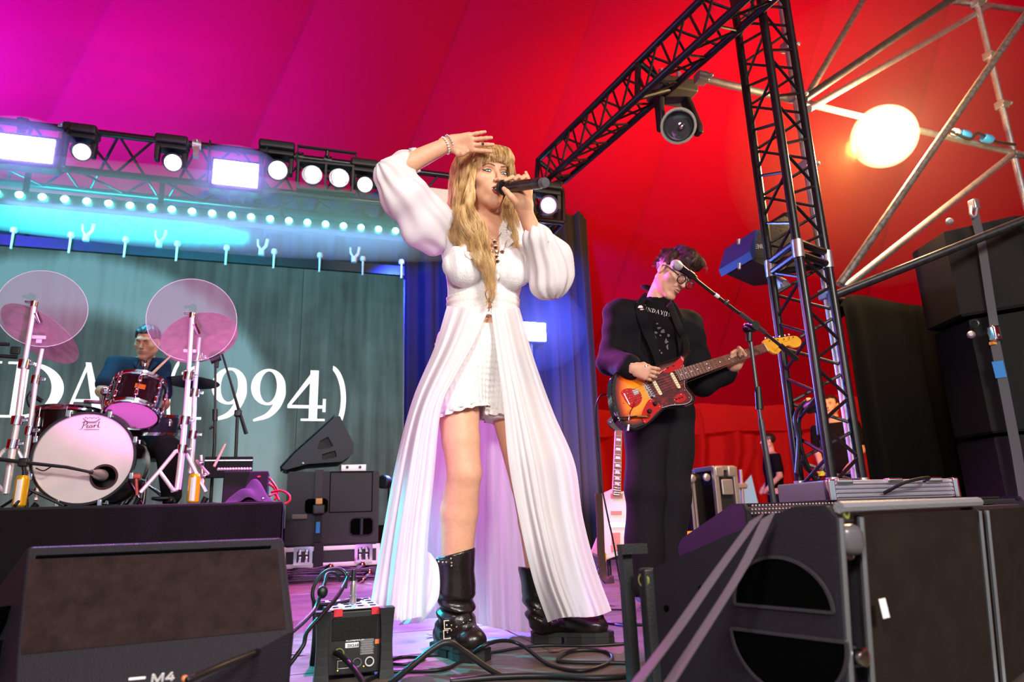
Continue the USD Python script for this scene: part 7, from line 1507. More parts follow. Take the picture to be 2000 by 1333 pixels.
hs = thing("snare_stand", "snare drum with chrome lugs, half hidden behind the rack tom", "drum", D(320, 830, .45)); so = D(296, 832, .5)
obj("shell", lathe([(.168, -.06), (.172, -.06), (.172, .06), (.168, .06)], 32, frame(so, (0, -.1, 1))), M("snare_shell", (.03, .03, .05), .15, .5), hs)
for z in (-.06, .06): obj("hoop", lathe([(.168, z - .01), (.178, z - .01), (.178, z + .01), (.168, z + .01)], 32, frame(so, (0, -.1, 1))), chrome, hs)
for k in range(8): a = 2 * np.pi * k / 8; obj("lug", sphere(so + V(.182 * math.cos(a), .182 * math.sin(a), 0), .016, 1, (1, 1, 2)), chrome, hs)
obj("stand_pole", cyl(so + V(0, 0, -.06), so * V(1, 1, 0) + V(0, 0, ZR + .01), .013), chrome, hs)
for a in (.2, 2.3, 4.4): obj("stand_leg", cyl(so * V(1, 1, 0) + V(0, 0, ZR + .16), so * V(1, 1, 0) + V(.22 * math.cos(a), .22 * math.sin(a), ZR + .01), .008), chrome, hs)

# cymbals, their stands and the clear discs
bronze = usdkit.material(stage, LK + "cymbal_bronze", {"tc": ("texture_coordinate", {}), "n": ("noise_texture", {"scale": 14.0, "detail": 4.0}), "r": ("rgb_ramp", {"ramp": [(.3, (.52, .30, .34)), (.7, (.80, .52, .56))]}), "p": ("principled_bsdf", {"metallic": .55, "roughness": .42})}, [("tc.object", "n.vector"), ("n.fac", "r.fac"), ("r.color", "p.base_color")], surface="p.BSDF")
def cymbal(label, c, nv, r, mat=bronze):
    t = thing("cymbal", label, "cymbal", c); F = frame(c, nv)
    obj("bow", lathe([(.006, .030), (.03, .028), (.045, .016), (.055, .010), (r * .6, -.008), (r, -.030), (r, -.0315), (r * .6, -.0095), (.055, .0085), (.045, .0145), (.03, .0265), (.006, .0285)], 56, F), mat, t, smooth=50)
    obj("wing_nut", [cyl((F @ V(0, 0, .02, 1))[:3], (F @ V(0, 0, .07, 1))[:3], .006), rbox((0, 0, 0), (.03, .008, .014), .003, F @ trimesh.transformations.translation_matrix((0, 0, .06)))], chrome, t)
    obj("felt", lathe([(0, .030), (.016, .030), (.016, .042), (0, .042)], 14, F), M("felt_dark", (.06, .02, .03), .95), t)
    return t
cl, cr2 = D(85, 648, .38), D(389, 655, .38)
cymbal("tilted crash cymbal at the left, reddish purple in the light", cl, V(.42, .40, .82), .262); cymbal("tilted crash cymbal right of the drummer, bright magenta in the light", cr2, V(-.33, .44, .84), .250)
hh = D(376, 740, .75); cymbal("dark flat hi-hat cymbal behind the right cymbal stand", hh, V(.04, .06, 1), .19, M("cymbal_dark", (.05, .035, .06), .3, .8))
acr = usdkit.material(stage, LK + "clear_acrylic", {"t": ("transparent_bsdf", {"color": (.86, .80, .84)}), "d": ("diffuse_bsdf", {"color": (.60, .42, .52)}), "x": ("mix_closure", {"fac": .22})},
    [("t.BSDF", "x.closure1"), ("d.BSDF", "x.closure2")], surface="x.closure")
def disc(label, px, py, rx, y):
    c = D(px, py, y); d = unit(EYE - c); r = abs(D(px + rx, py, y)[0] - c[0]) * .985
    t = thing("clear_disc", label, "shield", c); F = frame(c, unit(d * 1 + V(0, -.35, .05)))
    obj("disc", lathe([(0, 0), (r, 0)], 64, F), acr, t, smooth=False); a = np.linspace(0, 2 * np.pi, 65); obj("rim", tube((F @ np.stack([r * np.cos(a), r * np.sin(a), 0 * a, 1 + 0 * a])).T[:, :3], .0022, 6, cap=False), M("acrylic_rim", (.55, .66, .68), .15, coat=.6), t)
    obj("clamp", [rbox(c + V(0, .0, -r * .78), (.075, .014, .022), .004), rbox(c + V(.0, .012, -r * .86), (.03, .012, .03), .003)], M("clamp_pale", (.70, .62, .68), .35), t)
    return t
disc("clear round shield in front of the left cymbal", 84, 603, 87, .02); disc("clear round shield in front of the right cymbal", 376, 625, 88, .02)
def stand(label, front, back, legs, feet):
    """Two chrome columns: one in front carrying the shield, one behind carrying the cymbal; white-lit legs."""
    t = thing("cymbal_stand", label, "stand", D(*front[-1], 0) * V(1, 1, 0) + V(0, 0, ZR))
    for pts, y, rr in ((front, -.06, .0135), (back, .10, .012)):
        P = [D(x, yy, y) for x, yy in pts]
        for a, b in zip(P[:-1], P[1:]): obj("column", cyl(a, b, rr, n=12), pinkchrome, t); rr *= 1.12
        for p in P[1:-1]: obj("wing_clamp", [cyl(p + V(0, 0, -.025), p + V(0, 0, .025), rr * 1.5), rbox(p + V(.035, -.01, 0), (.04, .012, .022), .004)], chrome, t)
    obj("tip", [cyl(D(*front[0], -.06), D(*front[0], -.06) + V(0, 0, .035), .020), rbox(D(*front[0], -.06) + V(-.02, 0, .03), (.06, .012, .016), .004), cyl(D(front[0][0] + 3, front[0][1] + 10, -.06), D(front[0][0] + 12, front[0][1] + 30, -.02), .018)], chrome, t)
    for pts in legs: obj("leg", tube([D(x, y, dy) for x, y, dy in pts], .0115, 10), M("leg_bright", (.88, .85, .84), .3, .4), t)
    for x, y in feet:
        p = D(x, y, .0); obj("foot", cyl(p, (p[0] - .02, p[1], ZR + .0), .018, .014), rubber, t)
    return t
stand("double chrome cymbal stand at the left edge of the riser", ((66, 600), (48, 712), (34, 822), (26, 868), (12, 965)), ((82, 682), (70, 742), (58, 842), (49, 902)), (((22, 872, -.06), (8, 880, -.05), (-25, 920, -.1)), ((12, 964, -.06), (-14, 940, -.02)), ((30, 872, 0), (48, 905, .02), (75, 950, .0), (70, 978, -.02))), ((72, 985),))
stand("double chrome cymbal stand right of the drummer", ((375, 622), (368, 735), (361, 822), (356, 878), (347, 957)), ((389, 660), (386, 698), (380, 768), (377, 850), (372, 925)), (((357, 878, -.06), (343, 882, -.08), (310, 922, -.14), (274, 963, -.18)), ((312, 922, -.14), (338, 958, -.10)), ((346, 957, -.06), (336, 959, -.10)), ((360, 880, .02), (385, 930, .06), (402, 962, .04))), ((272, 972), (403, 972)))
def can(label, px, y):
    p = D(px, 960, y); p[2] = ZR + .005; t = thing("drink_can", label, "can", p)
    obj("body", lathe([(0, 0), (.026, 0), (.033, .008), (.033, .150), (.026, .164), (.026, .168), (.022, .166), (0, .165)], 28, frame(p, (0, 0, 1))), M("can_yellow", (.85, .50, .012), .22, .35), t); obj("pull_tab", rbox(p + V(.0, .0, .168), (.014, .02, .003), .001), chrome, t)
    obj("white_stripe", xf(TM(*(lambda m: (m.vertices, m.faces))(grid(np.array([[(.0335 * math.cos(a), .0335 * math.sin(a), z) for a in np.linspace(-2.1, -1.2, 8)] for z in (.012, .146)]), -.0006))), frame(p, (0, 0, 1))), M("can_white", (.9, .88, .80), .25), t)
can("tall yellow drink can by the left cymbal stand", 41, -.14); can("tall yellow drink can by the right cymbal stand", 378, -.13)

# kick microphone and its boom
kb = thing("microphone_stand", "low black boom stand reaching into the bass drum port", "microphone stand", D(48, 965, -.05) * V(1, 1, 0) + V(0, 0, ZR))
obj("boom_arm", tube([D(-12, 896, -.12), D(55, 905, -.12), D(130, 913, -.12), D(182, 924, -.10)], [.012, .0105, .0095, .008], 9), satin_black, kb); obj("boom_clamp", rbox(D(46, 904, -.11), (.05, .04, .05), .01), satin_black, kb); obj("column", cyl(D(46, 904, -.11), D(56, 965, -.08) * V(1, 1, 0) + V(0, 0, ZR), .011), satin_black, kb); obj("cable_loop", tube([D(70, 915, -.12), D(85, 920, -.12), D(100, 912, -.12)], .004, 6, smooth=6), rubber, kb)
for a in (.4, 2.5, 4.6): b_ = D(56, 965, -.08) * V(1, 1, 0) + V(0, 0, ZR); obj("leg", cyl(b_ + V(0, 0, .1), b_ + V(.18 * math.cos(a), .12 * math.sin(a), .01), .008), satin_black, kb)
km = thing("kick_microphone", "pale-banded microphone poking into the bass drum port", "microphone", D(185, 924, -.06)); obj("body", lathe([(0, 0), (.016, 0), (.018, .03), (.030, .06), (.034, .10), (.028, .12), (0, .125)], 18, frame(D(178, 923, -.09), D(203, 930, .02) - D(178, 923, -.09))), M("mic_steel", (.5, .46, .44), .3, .6), km); obj("tail", cyl(D(160, 919, -.095), D(179, 923, -.09), .009), chrome, km)
# overhead and hi-hat stands (black), tom microphone
for lab, pts, top_ in (("thin black microphone stand right of the right cymbal, straight", ((420, 812), (419, 868), (413, 960)), (424, 690)), ("thin black microphone stand with a slanted boom, farther right", ((464, 805), (462, 905)), None)):
    t = thing("microphone_stand", lab, "microphone stand", D(*pts[-1], .5) * V(1, 1, 0) + V(0, 0, ZR)); P = [D(x, y, .5) for x, y in pts]; P[-1] = P[-1] * V(1, 1, 0) + V(0, 0, ZR + .02)
    for a, b in zip(P[:-1], P[1:]): obj("column", cyl(a, b, .011), satin_black, t)
    if top_: obj("upper_tube", cyl(D(421, 715, .5), P[0], .008), satin_black, t); obj("clutch", cyl(D(420, 800, .5), D(420, 822, .5), .018), satin_black, t); obj("side_knob", cyl(D(408, 838, .5), D(418, 832, .5), .010), satin_black, t)
    else: obj("boom_arm", tube([D(434, 692, .5), D(450, 745, .5), D(466, 800, .5), D(481, 848, .5)], [.007, .008, .011, .014], 8), satin_black, t); obj("boom_clamp", rbox(D(465, 808, .5), (.05, .04, .05), .01), satin_black, t)
    obj("foot", lathe([(0, 0), (.11, 0), (.11, .012), (.02, .03)], 18, frame(P[-1] * V(1, 1, 0) + V(0, 0, ZR), (0, 0, 1))), black_metal, t)
hm_ = thing("overhead_microphone", "stubby black microphone on the stand right of the right cymbal", "microphone", D(421, 702, .5)); obj("body", lathe([(0, 0), (.03, 0), (.034, .03), (.030, .07), (0, .075)], 16, frame(D(410, 704, .5), D(436, 694, .5) - D(410, 704, .5))), satin_black, hm_); obj("clip", rbox(D(423, 712, .5), (.03, .03, .05), .006), satin_black, hm_)
tmm = thing("tom_microphone", "small black clip microphone on the rim of the rack tom", "microphone", D(283, 735, .05)); obj("body", [cyl(D(282, 742, .03), D(283, 716, .03), .013), cyl(D(283, 733, .0), D(283, 740, .0), .018)], satin_black, tmm); obj("silver_ring", cyl(D(283, 712, .03), D(283, 716, .03), .015), chrome, tmm); obj("head", sphere(D(284, 706, .03), .012, 2), satin_black, tmm); obj("gooseneck", tube([D(272, 735, .05), D(268, 718, .06), D(274, 706, .05)], .004, 6, smooth=5), rubber, tmm)
lm_ = thing("floor_tom_microphone", "small dark microphone clipped at the floor tom beside the left stand", "microphone", D(75, 775, .45)); obj("body", cyl(D(62, 772, .4), D(82, 784, .4), .014), satin_black, lm_); obj("clip", tube([D(60, 765, .4), D(53, 778, .4), D(58, 795, .4), D(72, 800, .4)], .006, 6, smooth=5), rubber, lm_)
lx = thing("overhead_microphone", "dark microphone and boom at the left edge below the left cymbal", "microphone", D(20, 690, .1)); obj("body", [cyl(D(-8, 672, .1), D(18, 673, .1), .012), cyl(D(-8, 695, .1), D(34, 698, .1), .012)], satin_black, lx); obj("clip", rbox(D(30, 685, .1), (.05, .02, .05), .006), satin_black, lx)
# small mixer and its clutter at the riser's right end
mx0, mx1 = D(436, 940, .02), D(524, 940, .02); mz1 = D(480, 921, .02)[2]
mx = thing("mixer", "small black mixing desk with a row of pale plugs on its top edge", "mixer", V((mx0[0] + mx1[0]) / 2, YK + .15, ZR))
obj("body", rbox(((mx0[0] + mx1[0]) / 2, YK + .16, (ZR + mz1) / 2), (mx1[0] - mx0[0], .3, mz1 - ZR), .008), tex_black, mx)
for k in range(12): obj("plug", sphere(D(426 + k * 5.6, 931, .0) * V(1, 1, 0) + V(0, 0, mz1 + .012), .010, 1), M("plug_pale", (.75, .68, .60), .3, .4), mx)
obj("lid", rbox((D(445, 915, .3)[0], YK + .36, D(440, 912, .3)[2]), (.30, .03, .14), .006), tex_black, mx); obj("lid_edge", rbox((D(445, 915, .3)[0], YK + .342, D(440, 899, .3)[2]), (.30, .012, .012), .003), alu, mx)
cl_ = thing("cloth_bag", "rumpled purple-lit cloth lying on the riser's front edge", "cloth", D(490, 965, -.12)); r_ = np.random.default_rng(4)
ga = np.linspace(-1, 1, 26); gx_, gy_ = np.meshgrid(ga, ga); hgt = np.clip(1 - gx_ ** 2 - gy_ ** 2 * .9, 0, 1) ** .7 * (.085 + .03 * np.sin(3 * gx_ + 1)) * (1 + .25 * np.sin(6 * gx_ + 4 * gy_)); cc0 = D(488, 965, -.1)
obj("cloth", grid(np.stack([cc0[0] + gx_ * .135, cc0[1] + gy_ * .09, ZR + .004 + hgt], -1).transpose(1, 0, 2), .003), M("cloth_purple_grey", (.05, .035, .07), .9, bump=.4), cl_, smooth=True); obj("tag", sphere(D(513, 975, -.19), .009, 1), chrome, cl_)
rd = M("cable_red", (.60, .012, .03), .4); rc_ = thing("red_cable", "bundle of red cable hanging off the riser's right end", "cable", D(540, 960, .1))
for pts in (((503, 933, .0), (520, 931, .05), (534, 945, .08), (542, 962, .1), (536, 978, .1)), ((530, 962, .02), (548, 959, -.02), (563, 966, -.05), (566, 978, -.06), (556, 986, -.06)), ((526, 970, .05), (538, 965, .08), (545, 978, .06)), ((524, 945, .1), (536, 955, .12), (540, 975, .1))): obj("wire", tube([D(*p) for p in pts], .007, 7, smooth=6), rd, rc_, smooth=True)
kp = thing("kick_pedal", "dark drum pedal with a red tip between bass drum and right stand", "pedal", D(262, 975, .0) * V(1, 1, 0) + V(0, 0, ZR)); obj("footboard", rbox(D(320, 972, .35) * V(1, 1, 0) + V(0, 0, ZR + .05), (.10, .28, .02), .006), black_metal, kp); obj("post", cyl(D(266, 935, .02), D(268, 968, .02), .009), M("red_post", (.6, .08, .06), .4), kp); obj("post_cap", rbox(D(267, 931, .02), (.05, .03, .03), .008), M("red_post"), kp)
st_ = thing("drum_stick", "wooden drum stick raised above the rack tom", "drumstick", D(310, 715, .2)); obj("stick", tube([D(286, 741, .18), D(310, 718, .24), D(334, 695, .30)], [.008, .0085, .005], 10), M("stick_wood", (.70, .44, .26), .45), st_)
sk2 = thing("drum_stick", "wooden drum stick leaning on the small mixing desk", "drumstick", D(430, 890, .1)); obj("stick", tube([D(418, 912, .05), D(440, 868, .12)], [.008, .006], 8), M("stick_wood"), sk2)
cym_clutter = thing("stand_clutter", "bundle of chrome clamps and folded legs behind the right yellow can", "stand", D(390, 945, .12))
for a, b in (((383, 900), (408, 928)), ((392, 890), (398, 955)), ((404, 925), (384, 950)), ((378, 905), (392, 940))): obj("folded_leg", cyl(D(*a, .12), D(*b, .1), .010), M("leg_pinkish", (.62, .38, .36), .3, .7), cym_clutter)
for a in ((392, 905), (400, 930), (385, 932)): obj("wing_clamp", sphere(D(*a, .1), .020, 1), chrome, cym_clutter)

# ------------------------------------------------------------------ the drummer
dp = thing("person", "person with short dark hair in a navy polo shirt, playing the drums", "person", D(265, 940, .85) * V(1, 1, 0) + V(0, 0, ZR))
def Q_(px, py, y=0): return at(px, py, y=5.25 + y)
skin3 = skin_mat("skin_warm", (.52, .22, .12))
hc3 = Q_(287, 668, -.0); f3, u3 = facing(hc3, -22, -8, 4); H3 = Head(hc3, f3, u3, .98, male=True); hp3 = H3.prims()
nb3, nt3 = Q_(281, 712, .07), H3.L(0, -.02, -.075)
sr3, er3, wr3_ = Q_(232, 714, .08), Q_(200, 765, -.05), Q_(240, 772, -.25)
sl3, el3, wl3 = Q_(309, 717, .08), Q_(318, 790, .02), Q_(296, 760, -.30)
arm3 = [("c", sr3, er3, .052, .044, .01), ("c", er3, wr3_, .042, .028, .01), ("c", sl3, el3, .052, .044, .01), ("c", el3, wl3, .042, .028, .01)]
tr3 = [("e", Q_(272, 770, .10), (.17, .115, .24), None, .05), ("c", sr3, sl3, .06, .06, .05)]
leg3 = [("c", Q_(262, 850, .06), Q_(210, 880, .02), .09, .07, .02), ("c", Q_(210, 880, .02), Q_(205, 965, .02), .065, .05, .02), ("c", Q_(290, 850, .06), Q_(330, 880, -.30), .09, .07, .02), ("c", Q_(330, 880, -.30), Q_(335, 968, -.22), .068, .05, .02)]
hd3 = hand_prims(wl3, Q_(288, 748, -.38) - wl3, V(.2, .3, -1), .95, curl=((.9, 1.1, .8),) * 4, thumb=(1, THUMB_OUT)) + hand_prims(wr3_, Q_(256, 775, -.33) - wr3_, V(0, .2, -1), .95, curl=((.9, 1.1, .8),) * 4, thumb=(-1, THUMB_OUT))
fb3 = field(tr3 + arm3 + [("c", nb3, nt3, .058, .050, .02)]); 
obj("body", weld([surface(fb3, *bounds(tr3 + arm3, .04), .010), surface(field([*hp3, ("c", nb3, nt3, .058, .050, .02)]), bounds(hp3)[0] - V(0, 0, .05), bounds(hp3)[1], .0038), surface(field(hd3), *bounds(hd3), .0042)]), skin3, dp, smooth=True)
H3.face(dp, gaze=(0, -.8), iris=(.06, .04, .03), lip=(.42, .14, .13), open_=.30, brow=(.015, .01, .008))
navy = M("polo_navy", (.008, .010, .028), .85, spec=.2, bump=.3, bscale=300)
sl_p = [("c", sr3, sr3 + (er3 - sr3) * .72, .064, .060, .04), ("c", sl3, sl3 + (el3 - sl3) * .72, .062, .058, .04)]
fp3 = field(tr3 + sl_p)
def polo(p):
    d = fp3(p) - .014 - .010 * (meshkit.fbm(p * 10, 2, 3) - .5); q = p - Q_(283, 722, -.05); v = np.maximum(np.abs(q[:, 0] + .01) - .25 * np.maximum(q[:, 2] + .03, 0) - .004, -(q[:, 2] + .03)); v = np.where(q[:, 1] > .10, 1, v)
    return np.maximum(np.maximum(d, -v), p[:, 2] - Q_(283, 700, .05)[2])
obj("polo_shirt", surface(polo, *bounds(tr3 + sl_p, .05), .008), navy, dp, smooth=True)
for s, pts in ((-1, ((262, 700), (268, 715), (283, 728))), (1, ((303, 700), (300, 714), (287, 728)))): obj("collar", tube(spline(np.array([Q_(x, y, yy) for (x, y), yy in zip(pts, (.05, -.03, -.06))]), 5), [.016, .018, .006], 8, flat=(.4, (0, -1, .3))), navy, dp, smooth=True)
ft3 = field(leg3); obj("trousers", surface(lambda p: ft3(p) - .012, *bounds(leg3, .04), .013), M("trousers_black"), dp, smooth=True)
for px in (205, 335):
    h = Q_(px, 975, -.2 if px > 300 else .02) * V(1, 1, 0) + V(0, 0, ZR); P = [("c", h + V(0, .03, .05), h + V(0, -.12, .035), .042, .035, 0)]; obj("shoe", surface(lambda p, f=field(P): np.maximum(f(p), ZR + .003 - p[:, 2]), *bounds(P), .010), leather, dp, smooth=True)
hcf3 = field([("e", H3.L(0, -.020, .036), (.080, .100, .089), H3.R, 0)])
def hcap3(p):
    q = H3.loc(p); cut = np.minimum(q[:, 1] - .050 + .5 * np.maximum(-q[:, 2] + .03, 0), .070 - q[:, 2] ); return np.maximum(np.maximum(hcf3(p) - .004 * np.sin(q[:, 0] * 200) * np.sin(q[:, 1] * 130), cut), np.maximum(-.04 - q[:, 2], np.where(np.abs(q[:, 0]) > .05, np.minimum(q[:, 1] + .008, .03 - q[:, 2]), -1)))
obj("hair", surface(hcap3, H3.c - .18, H3.c + .18, .006), hair_mat("hair_black", (.004, .004, .006), (.010, .009, .012), (.025, .022, .03)), dp, smooth=True)
th_ = thing("drum_throne", "drum stool under the drummer", "stool", Q_(275, 940, .12) * V(1, 1, 0) + V(0, 0, ZR)); b_ = Q_(275, 940, .12) * V(1, 1, 0); zs = Q_(275, 850, .06)[2] - .09
obj("seat", lathe([(0, zs - .08), (.16, zs - .08), (.18, zs - .05), (.17, zs - .01), (0, zs)], 24, frame(b_, (0, 0, 1))), satin_black, th_); obj("post", cyl(b_ + V(0, 0, ZR), b_ + V(0, 0, zs - .08), .014), chrome, th_)
for a in (.3, 2.4, 4.5): obj("leg", cyl(b_ + V(0, 0, ZR + .2), b_ + V(.24 * math.cos(a), .24 * math.sin(a), ZR + .01), .009), chrome, th_)
# ------------------------------------------------------------------ back right: white guitar, cases, stage hands
WY = 4.2
def K(px, py, y=0): return at(px, py, y=WY + y)
wo = K(1206, 1030); wz = unit(unit(EYE - wo) * .6 + V(-.05, -1, .12)); wxv = unit(K(1206, 840, .10) - K(1202, 1060)); wz = unit(wz - wxv * (wz @ wxv)); wyv = np.cross(wz, wxv)
WM = np.eye(4); WM[:3, 0], WM[:3, 1], WM[:3, 2], WM[:3, 3] = wxv, wyv, wz, wo
def wpix(px, py, k=0.):
    o = wo + wz * k; r = ray(px, py); t = ((o - EYE) @ wz) / (r @ wz); q = EYE + r * t - wo; return (q @ wxv, q @ wyv)
wg = thing("electric_guitar", "cream pointed electric guitar standing on a stand behind the guitarist", "guitar", wo)
wp = lambda pts, k=0.: Polygon([wpix(x, y, k) for x, y in pts]).buffer(-.006).buffer(.010).buffer(-.004)
creamw = M("guitar_cream", (.74, .66, .58), .25, coat=.4)
obj("body", bevel_prism(wp([(1167, 970), (1192, 958), (1200, 963), (1212, 963), (1222, 960), (1231, 961), (1229, 985), (1232, 1010), (1236, 1075), (1180, 1096), (1152, 1082), (1165, 1050), (1170, 1010)]), .040, .006, WM), creamw, wg)
Zw = .041
for pts, nm, mt in (([(1193, 965), (1216, 965), (1216, 974), (1193, 974)], "pickup", M("pickup_rose", (.50, .14, .10), .35)), ([(1193, 999), (1214, 999), (1214, 1006), (1193, 1006)], "pickup", M("pickup_rose")), ([(1191, 1022), (1222, 1022), (1222, 1031), (1191, 1031)], "bridge", M("bridge_white", (.9, .9, .88), .2, .3)), ([(1194, 1042), (1211, 1041), (1211, 1062), (1195, 1064)], "control_plate", M("pickup_rose")), ([(1193, 1066), (1210, 1063), (1210, 1077), (1194, 1079)], "control_plate", M("pickup_rose"))): obj(nm, prism(Polygon([wpix(x, y, Zw) for x, y in pts]), .006, WM, Zw - .001), mt, wg)
for x, y in ((1225, 1044), (1225, 1057), (1225, 1070)): obj("knob", lathe([(0, 0), (.011, 0), (.009, .014), (0, .014)], 14, WM @ trimesh.transformations.translation_matrix((*wpix(x, y, Zw), Zw - .001))), alu, wg)
a, b = wpix(1204, 970, Zw), wpix(1208, 842, Zw); nkw = Polygon([(a[0], a[1] - .026), (b[0], b[1] - .020), (b[0], b[1] + .020), (a[0], a[1] + .026)])
obj("neck", prism(nkw.buffer(.003), .016, WM, Zw - .014), creamw, wg); fbw = obj("fretboard", prism(nkw, .006, WM, Zw + .002), M("rosewood"), wg)
for i in range(18):
    t = 1 - 2 ** (-(i + 1) / 12); xx = b[0] - (b[0] - a[0]) * t / .66; 
    if xx < a[0]: break
    obj("fret", box((xx, b[1] + (a[1] - b[1]) * t / .66, Zw + .0085), (.003, .046, .003), WM), chrome, fbw)
    if i in (1, 3, 5, 7, 9, 11, 13): obj("inlay", box((xx + .010, b[1] + (a[1] - b[1]) * t / .66, Zw + .0083), (.013, .030, .0012), WM), M("pearl_white"), fbw)
obj("headstock", prism(Polygon([wpix(x, y, Zw) for x, y in ((1201, 842), (1190, 832), (1186, 822), (1196, 812), (1206, 818), (1215, 842))]), .016, WM, Zw - .012), satin_black, wg); 
for k in range(3): obj("tuner", sphere((WM @ V(*wpix(1192 + 5 * k, 826 - 3 * k, Zw), Zw + .01, 1))[:3], .010, 1), chrome, wg)
gs_ = thing("guitar_stand", "black guitar stand with yellow clamps holding the cream guitar", "stand", K(1200, 1100) * V(1, 1, 0)); fo = K(1205, 1100, .0) * V(1, 1, 0)
obj("post", cyl(fo + V(0, .12, .02), fo + V(0, .14, .55), .014), satin_black, gs_); obj("yoke", [cyl(fo + V(-.12, .0, .14), fo + V(.12, 0, .14), .012), cyl(fo + V(0, .12, .14), fo + V(0, 0, .14), .012)], satin_black, gs_)
for s in (-1, 1): obj("yellow_clamp", rbox(fo + V(s * .11, -.03, .15), (.03, .05, .06), .008), M("clamp_yellow", (.75, .42, .02), .4), gs_); obj("leg", cyl(fo + V(0, .12, .2), fo + V(s * .2, -.08, .012), .010), satin_black, gs_)
obj("leg", cyl(fo + V(0, .12, .2), fo + V(0, .35, .012), .010), satin_black, gs_); obj("foot_cap", [cyl(fo + V(s * .2, -.08, .0), fo + V(s * .2, -.08, .03), .016) for s in (-1, 1)], M("clamp_red", (.6, .10, .12), .5), gs_)
sw = thing("guitar_strap", "brown strap hanging from the cream guitar to the deck", "strap", K(1178, 1140, -.12) * V(1, 1, 0)); P = spline(np.array([K(1169, 965, -.06), K(1172, 1020, -.08), K(1174, 1080, -.10), K(1178, 1120, -.12), K(1186, 1138, -.14) * V(1, 1, 0) + V(0, 0, .02), K(1200, 1142, -.16) * V(1, 1, 0) + V(0, 0, .02)]), 6)
obj("webbing", tube(P, .028, 8, flat=(.10, (.1, -1, .1))), M("strap_brown_dark", (.05, .03, .025), .7), sw, smooth=True)
sp2 = thing("guitar_stand", "second guitar stand with a bright yellow yoke right of the guitarist", "stand", at(1350, 1070, y=4.6) * V(1, 1, 0)); yk = at(1344, 1045, y=4.6)
obj("yellow_yoke", hull(np.vstack([rbox(yk + V(-.05, 0, 0), (.06, .05, .045), .012).vertices, rbox(yk + V(.06, 0, .0), (.05, .05, .05), .015).vertices])), M("clamp_yellow"), sp2); obj("post", cyl(yk * V(1, 1, 0) + V(.02, 0, .02), yk + V(.02, 0, 0), .018), satin_black, sp2)
for s in (-1, 1): obj("leg", cyl(yk + V(.02, 0, -.03), yk * V(1, 1, 0) + V(s * .25, -.1, .012), .010), satin_black, sp2)
CYk = 5.2
def cas(label, x0, x1, ytop, ybot, y, d, mats, name="flight_case"):
    a, b = at(x0, ytop, y=y), at(x1, ytop, y=y); z0 = max(at((x0 + x1) / 2, ybot, y=y)[2], 0.); t = thing(name, label, "case", ((a[0] + b[0]) / 2, y + d / 2, 0)); z1 = a[2]
    obj("body", rbox(((a[0] + b[0]) / 2, y + d / 2, (z0 + z1) / 2), (b[0] - a[0], d, z1 - z0), .006), mats, t)
    for x in (a[0], b[0]):
        for yy in (y, y + d): obj("metal_edge", rbox((x, yy, (z0 + z1) / 2), (.045, .045, z1 - z0 + .02), .006), M("edge_grey", (.50, .46, .45), .4, .6), t)
    for z in (z0, z1):
        obj("metal_edge", rbox(((a[0] + b[0]) / 2, y, z), (b[0] - a[0], .04, .04), .006), M("edge_grey"), t)
        for x in (a[0], b[0]): obj("metal_edge", rbox((x, y + d / 2, z), (.04, d, .04), .006), M("edge_grey"), t)
    for x in (a[0] + .03, b[0] - .03): [obj("corner", rbox((x, y - .005, z), (.09, .05, .09), .015), M("corner_steel", (.72, .68, .66), .3, .7), t) for z in (z0 + .03, z1 - .03)]
    obj("latch", rbox(((a[0] + b[0]) / 2, y - .02, z1 - .16), (.11, .02, .13), .01), M("corner_steel"), t)
    for k in range(4): obj("castor", cyl(((a[0] + .1) if k % 2 else (b[0] - .1), y + (.1 if k < 2 else d - .1), .0), ((a[0] + .1) if k % 2 else (b[0] - .1), y + (.1 if k < 2 else d - .1), max(z0, .06)), .04), rubber, t)
    return t
cas("tall black flight case with grey metal edges behind the guitarist's legs", 1395, 1432, 915, 1045, 5.1, .30, M("case_panel_black"))
t = thing("drum_case", "round black trunk-like case with grey straps beside the tall flight case", "case", at(1368, 1050, y=5.3) * V(1, 1, 0)); a, b = at(1342, 925, y=5.15), at(1388, 1045, y=5.15); cz0 = .04
obj("body", rbox(((a[0] + b[0]) / 2, 5.4, (a[2] + cz0) / 2), (b[0] - a[0], .5, a[2] - cz0), .05), M("trunk_black", (.006, .006, .006), .4), t)
for k in (.12, .3): obj("strap", rbox((a[0] + (b[0] - a[0]) * k, 5.146, (a[2] + cz0) / 2), (.022, .008, a[2] - cz0 - .06), .003), M("edge_grey"), t)
for q in ((1352, 935), (1380, 933)): obj("catch", sphere(at(*q, y=5.13), .035, 2, (1, .5, 1)), M("corner_steel"), t)
obj("foot", [rbox((x, yy, .02), (.08, .08, .04), .01) for x in (a[0] + .06, b[0] - .06) for yy in (5.2, 5.6)], rubber, t)
sd = thing("light_stand", "thin pale stand beside the tall flight case", "stand", at(1450, 1000, y=6.5) * V(1, 1, 0)); b_ = at(1450, 1000, y=6.5) * V(1, 1, 0)
obj("pole", cyl(b_ + V(0, 0, .02), at(1446, 918, y=6.5), .02), M("edge_grey"), sd); obj("clamp", rbox(at(1447, 950, y=6.5), (.14, .06, .06), .015), M("edge_grey"), sd); obj("foot", lathe([(0, 0), (.2, 0), (.2, .02), (.03, .05)], 16, frame(b_, (0, 0, 1))), M("edge_grey"), sd)
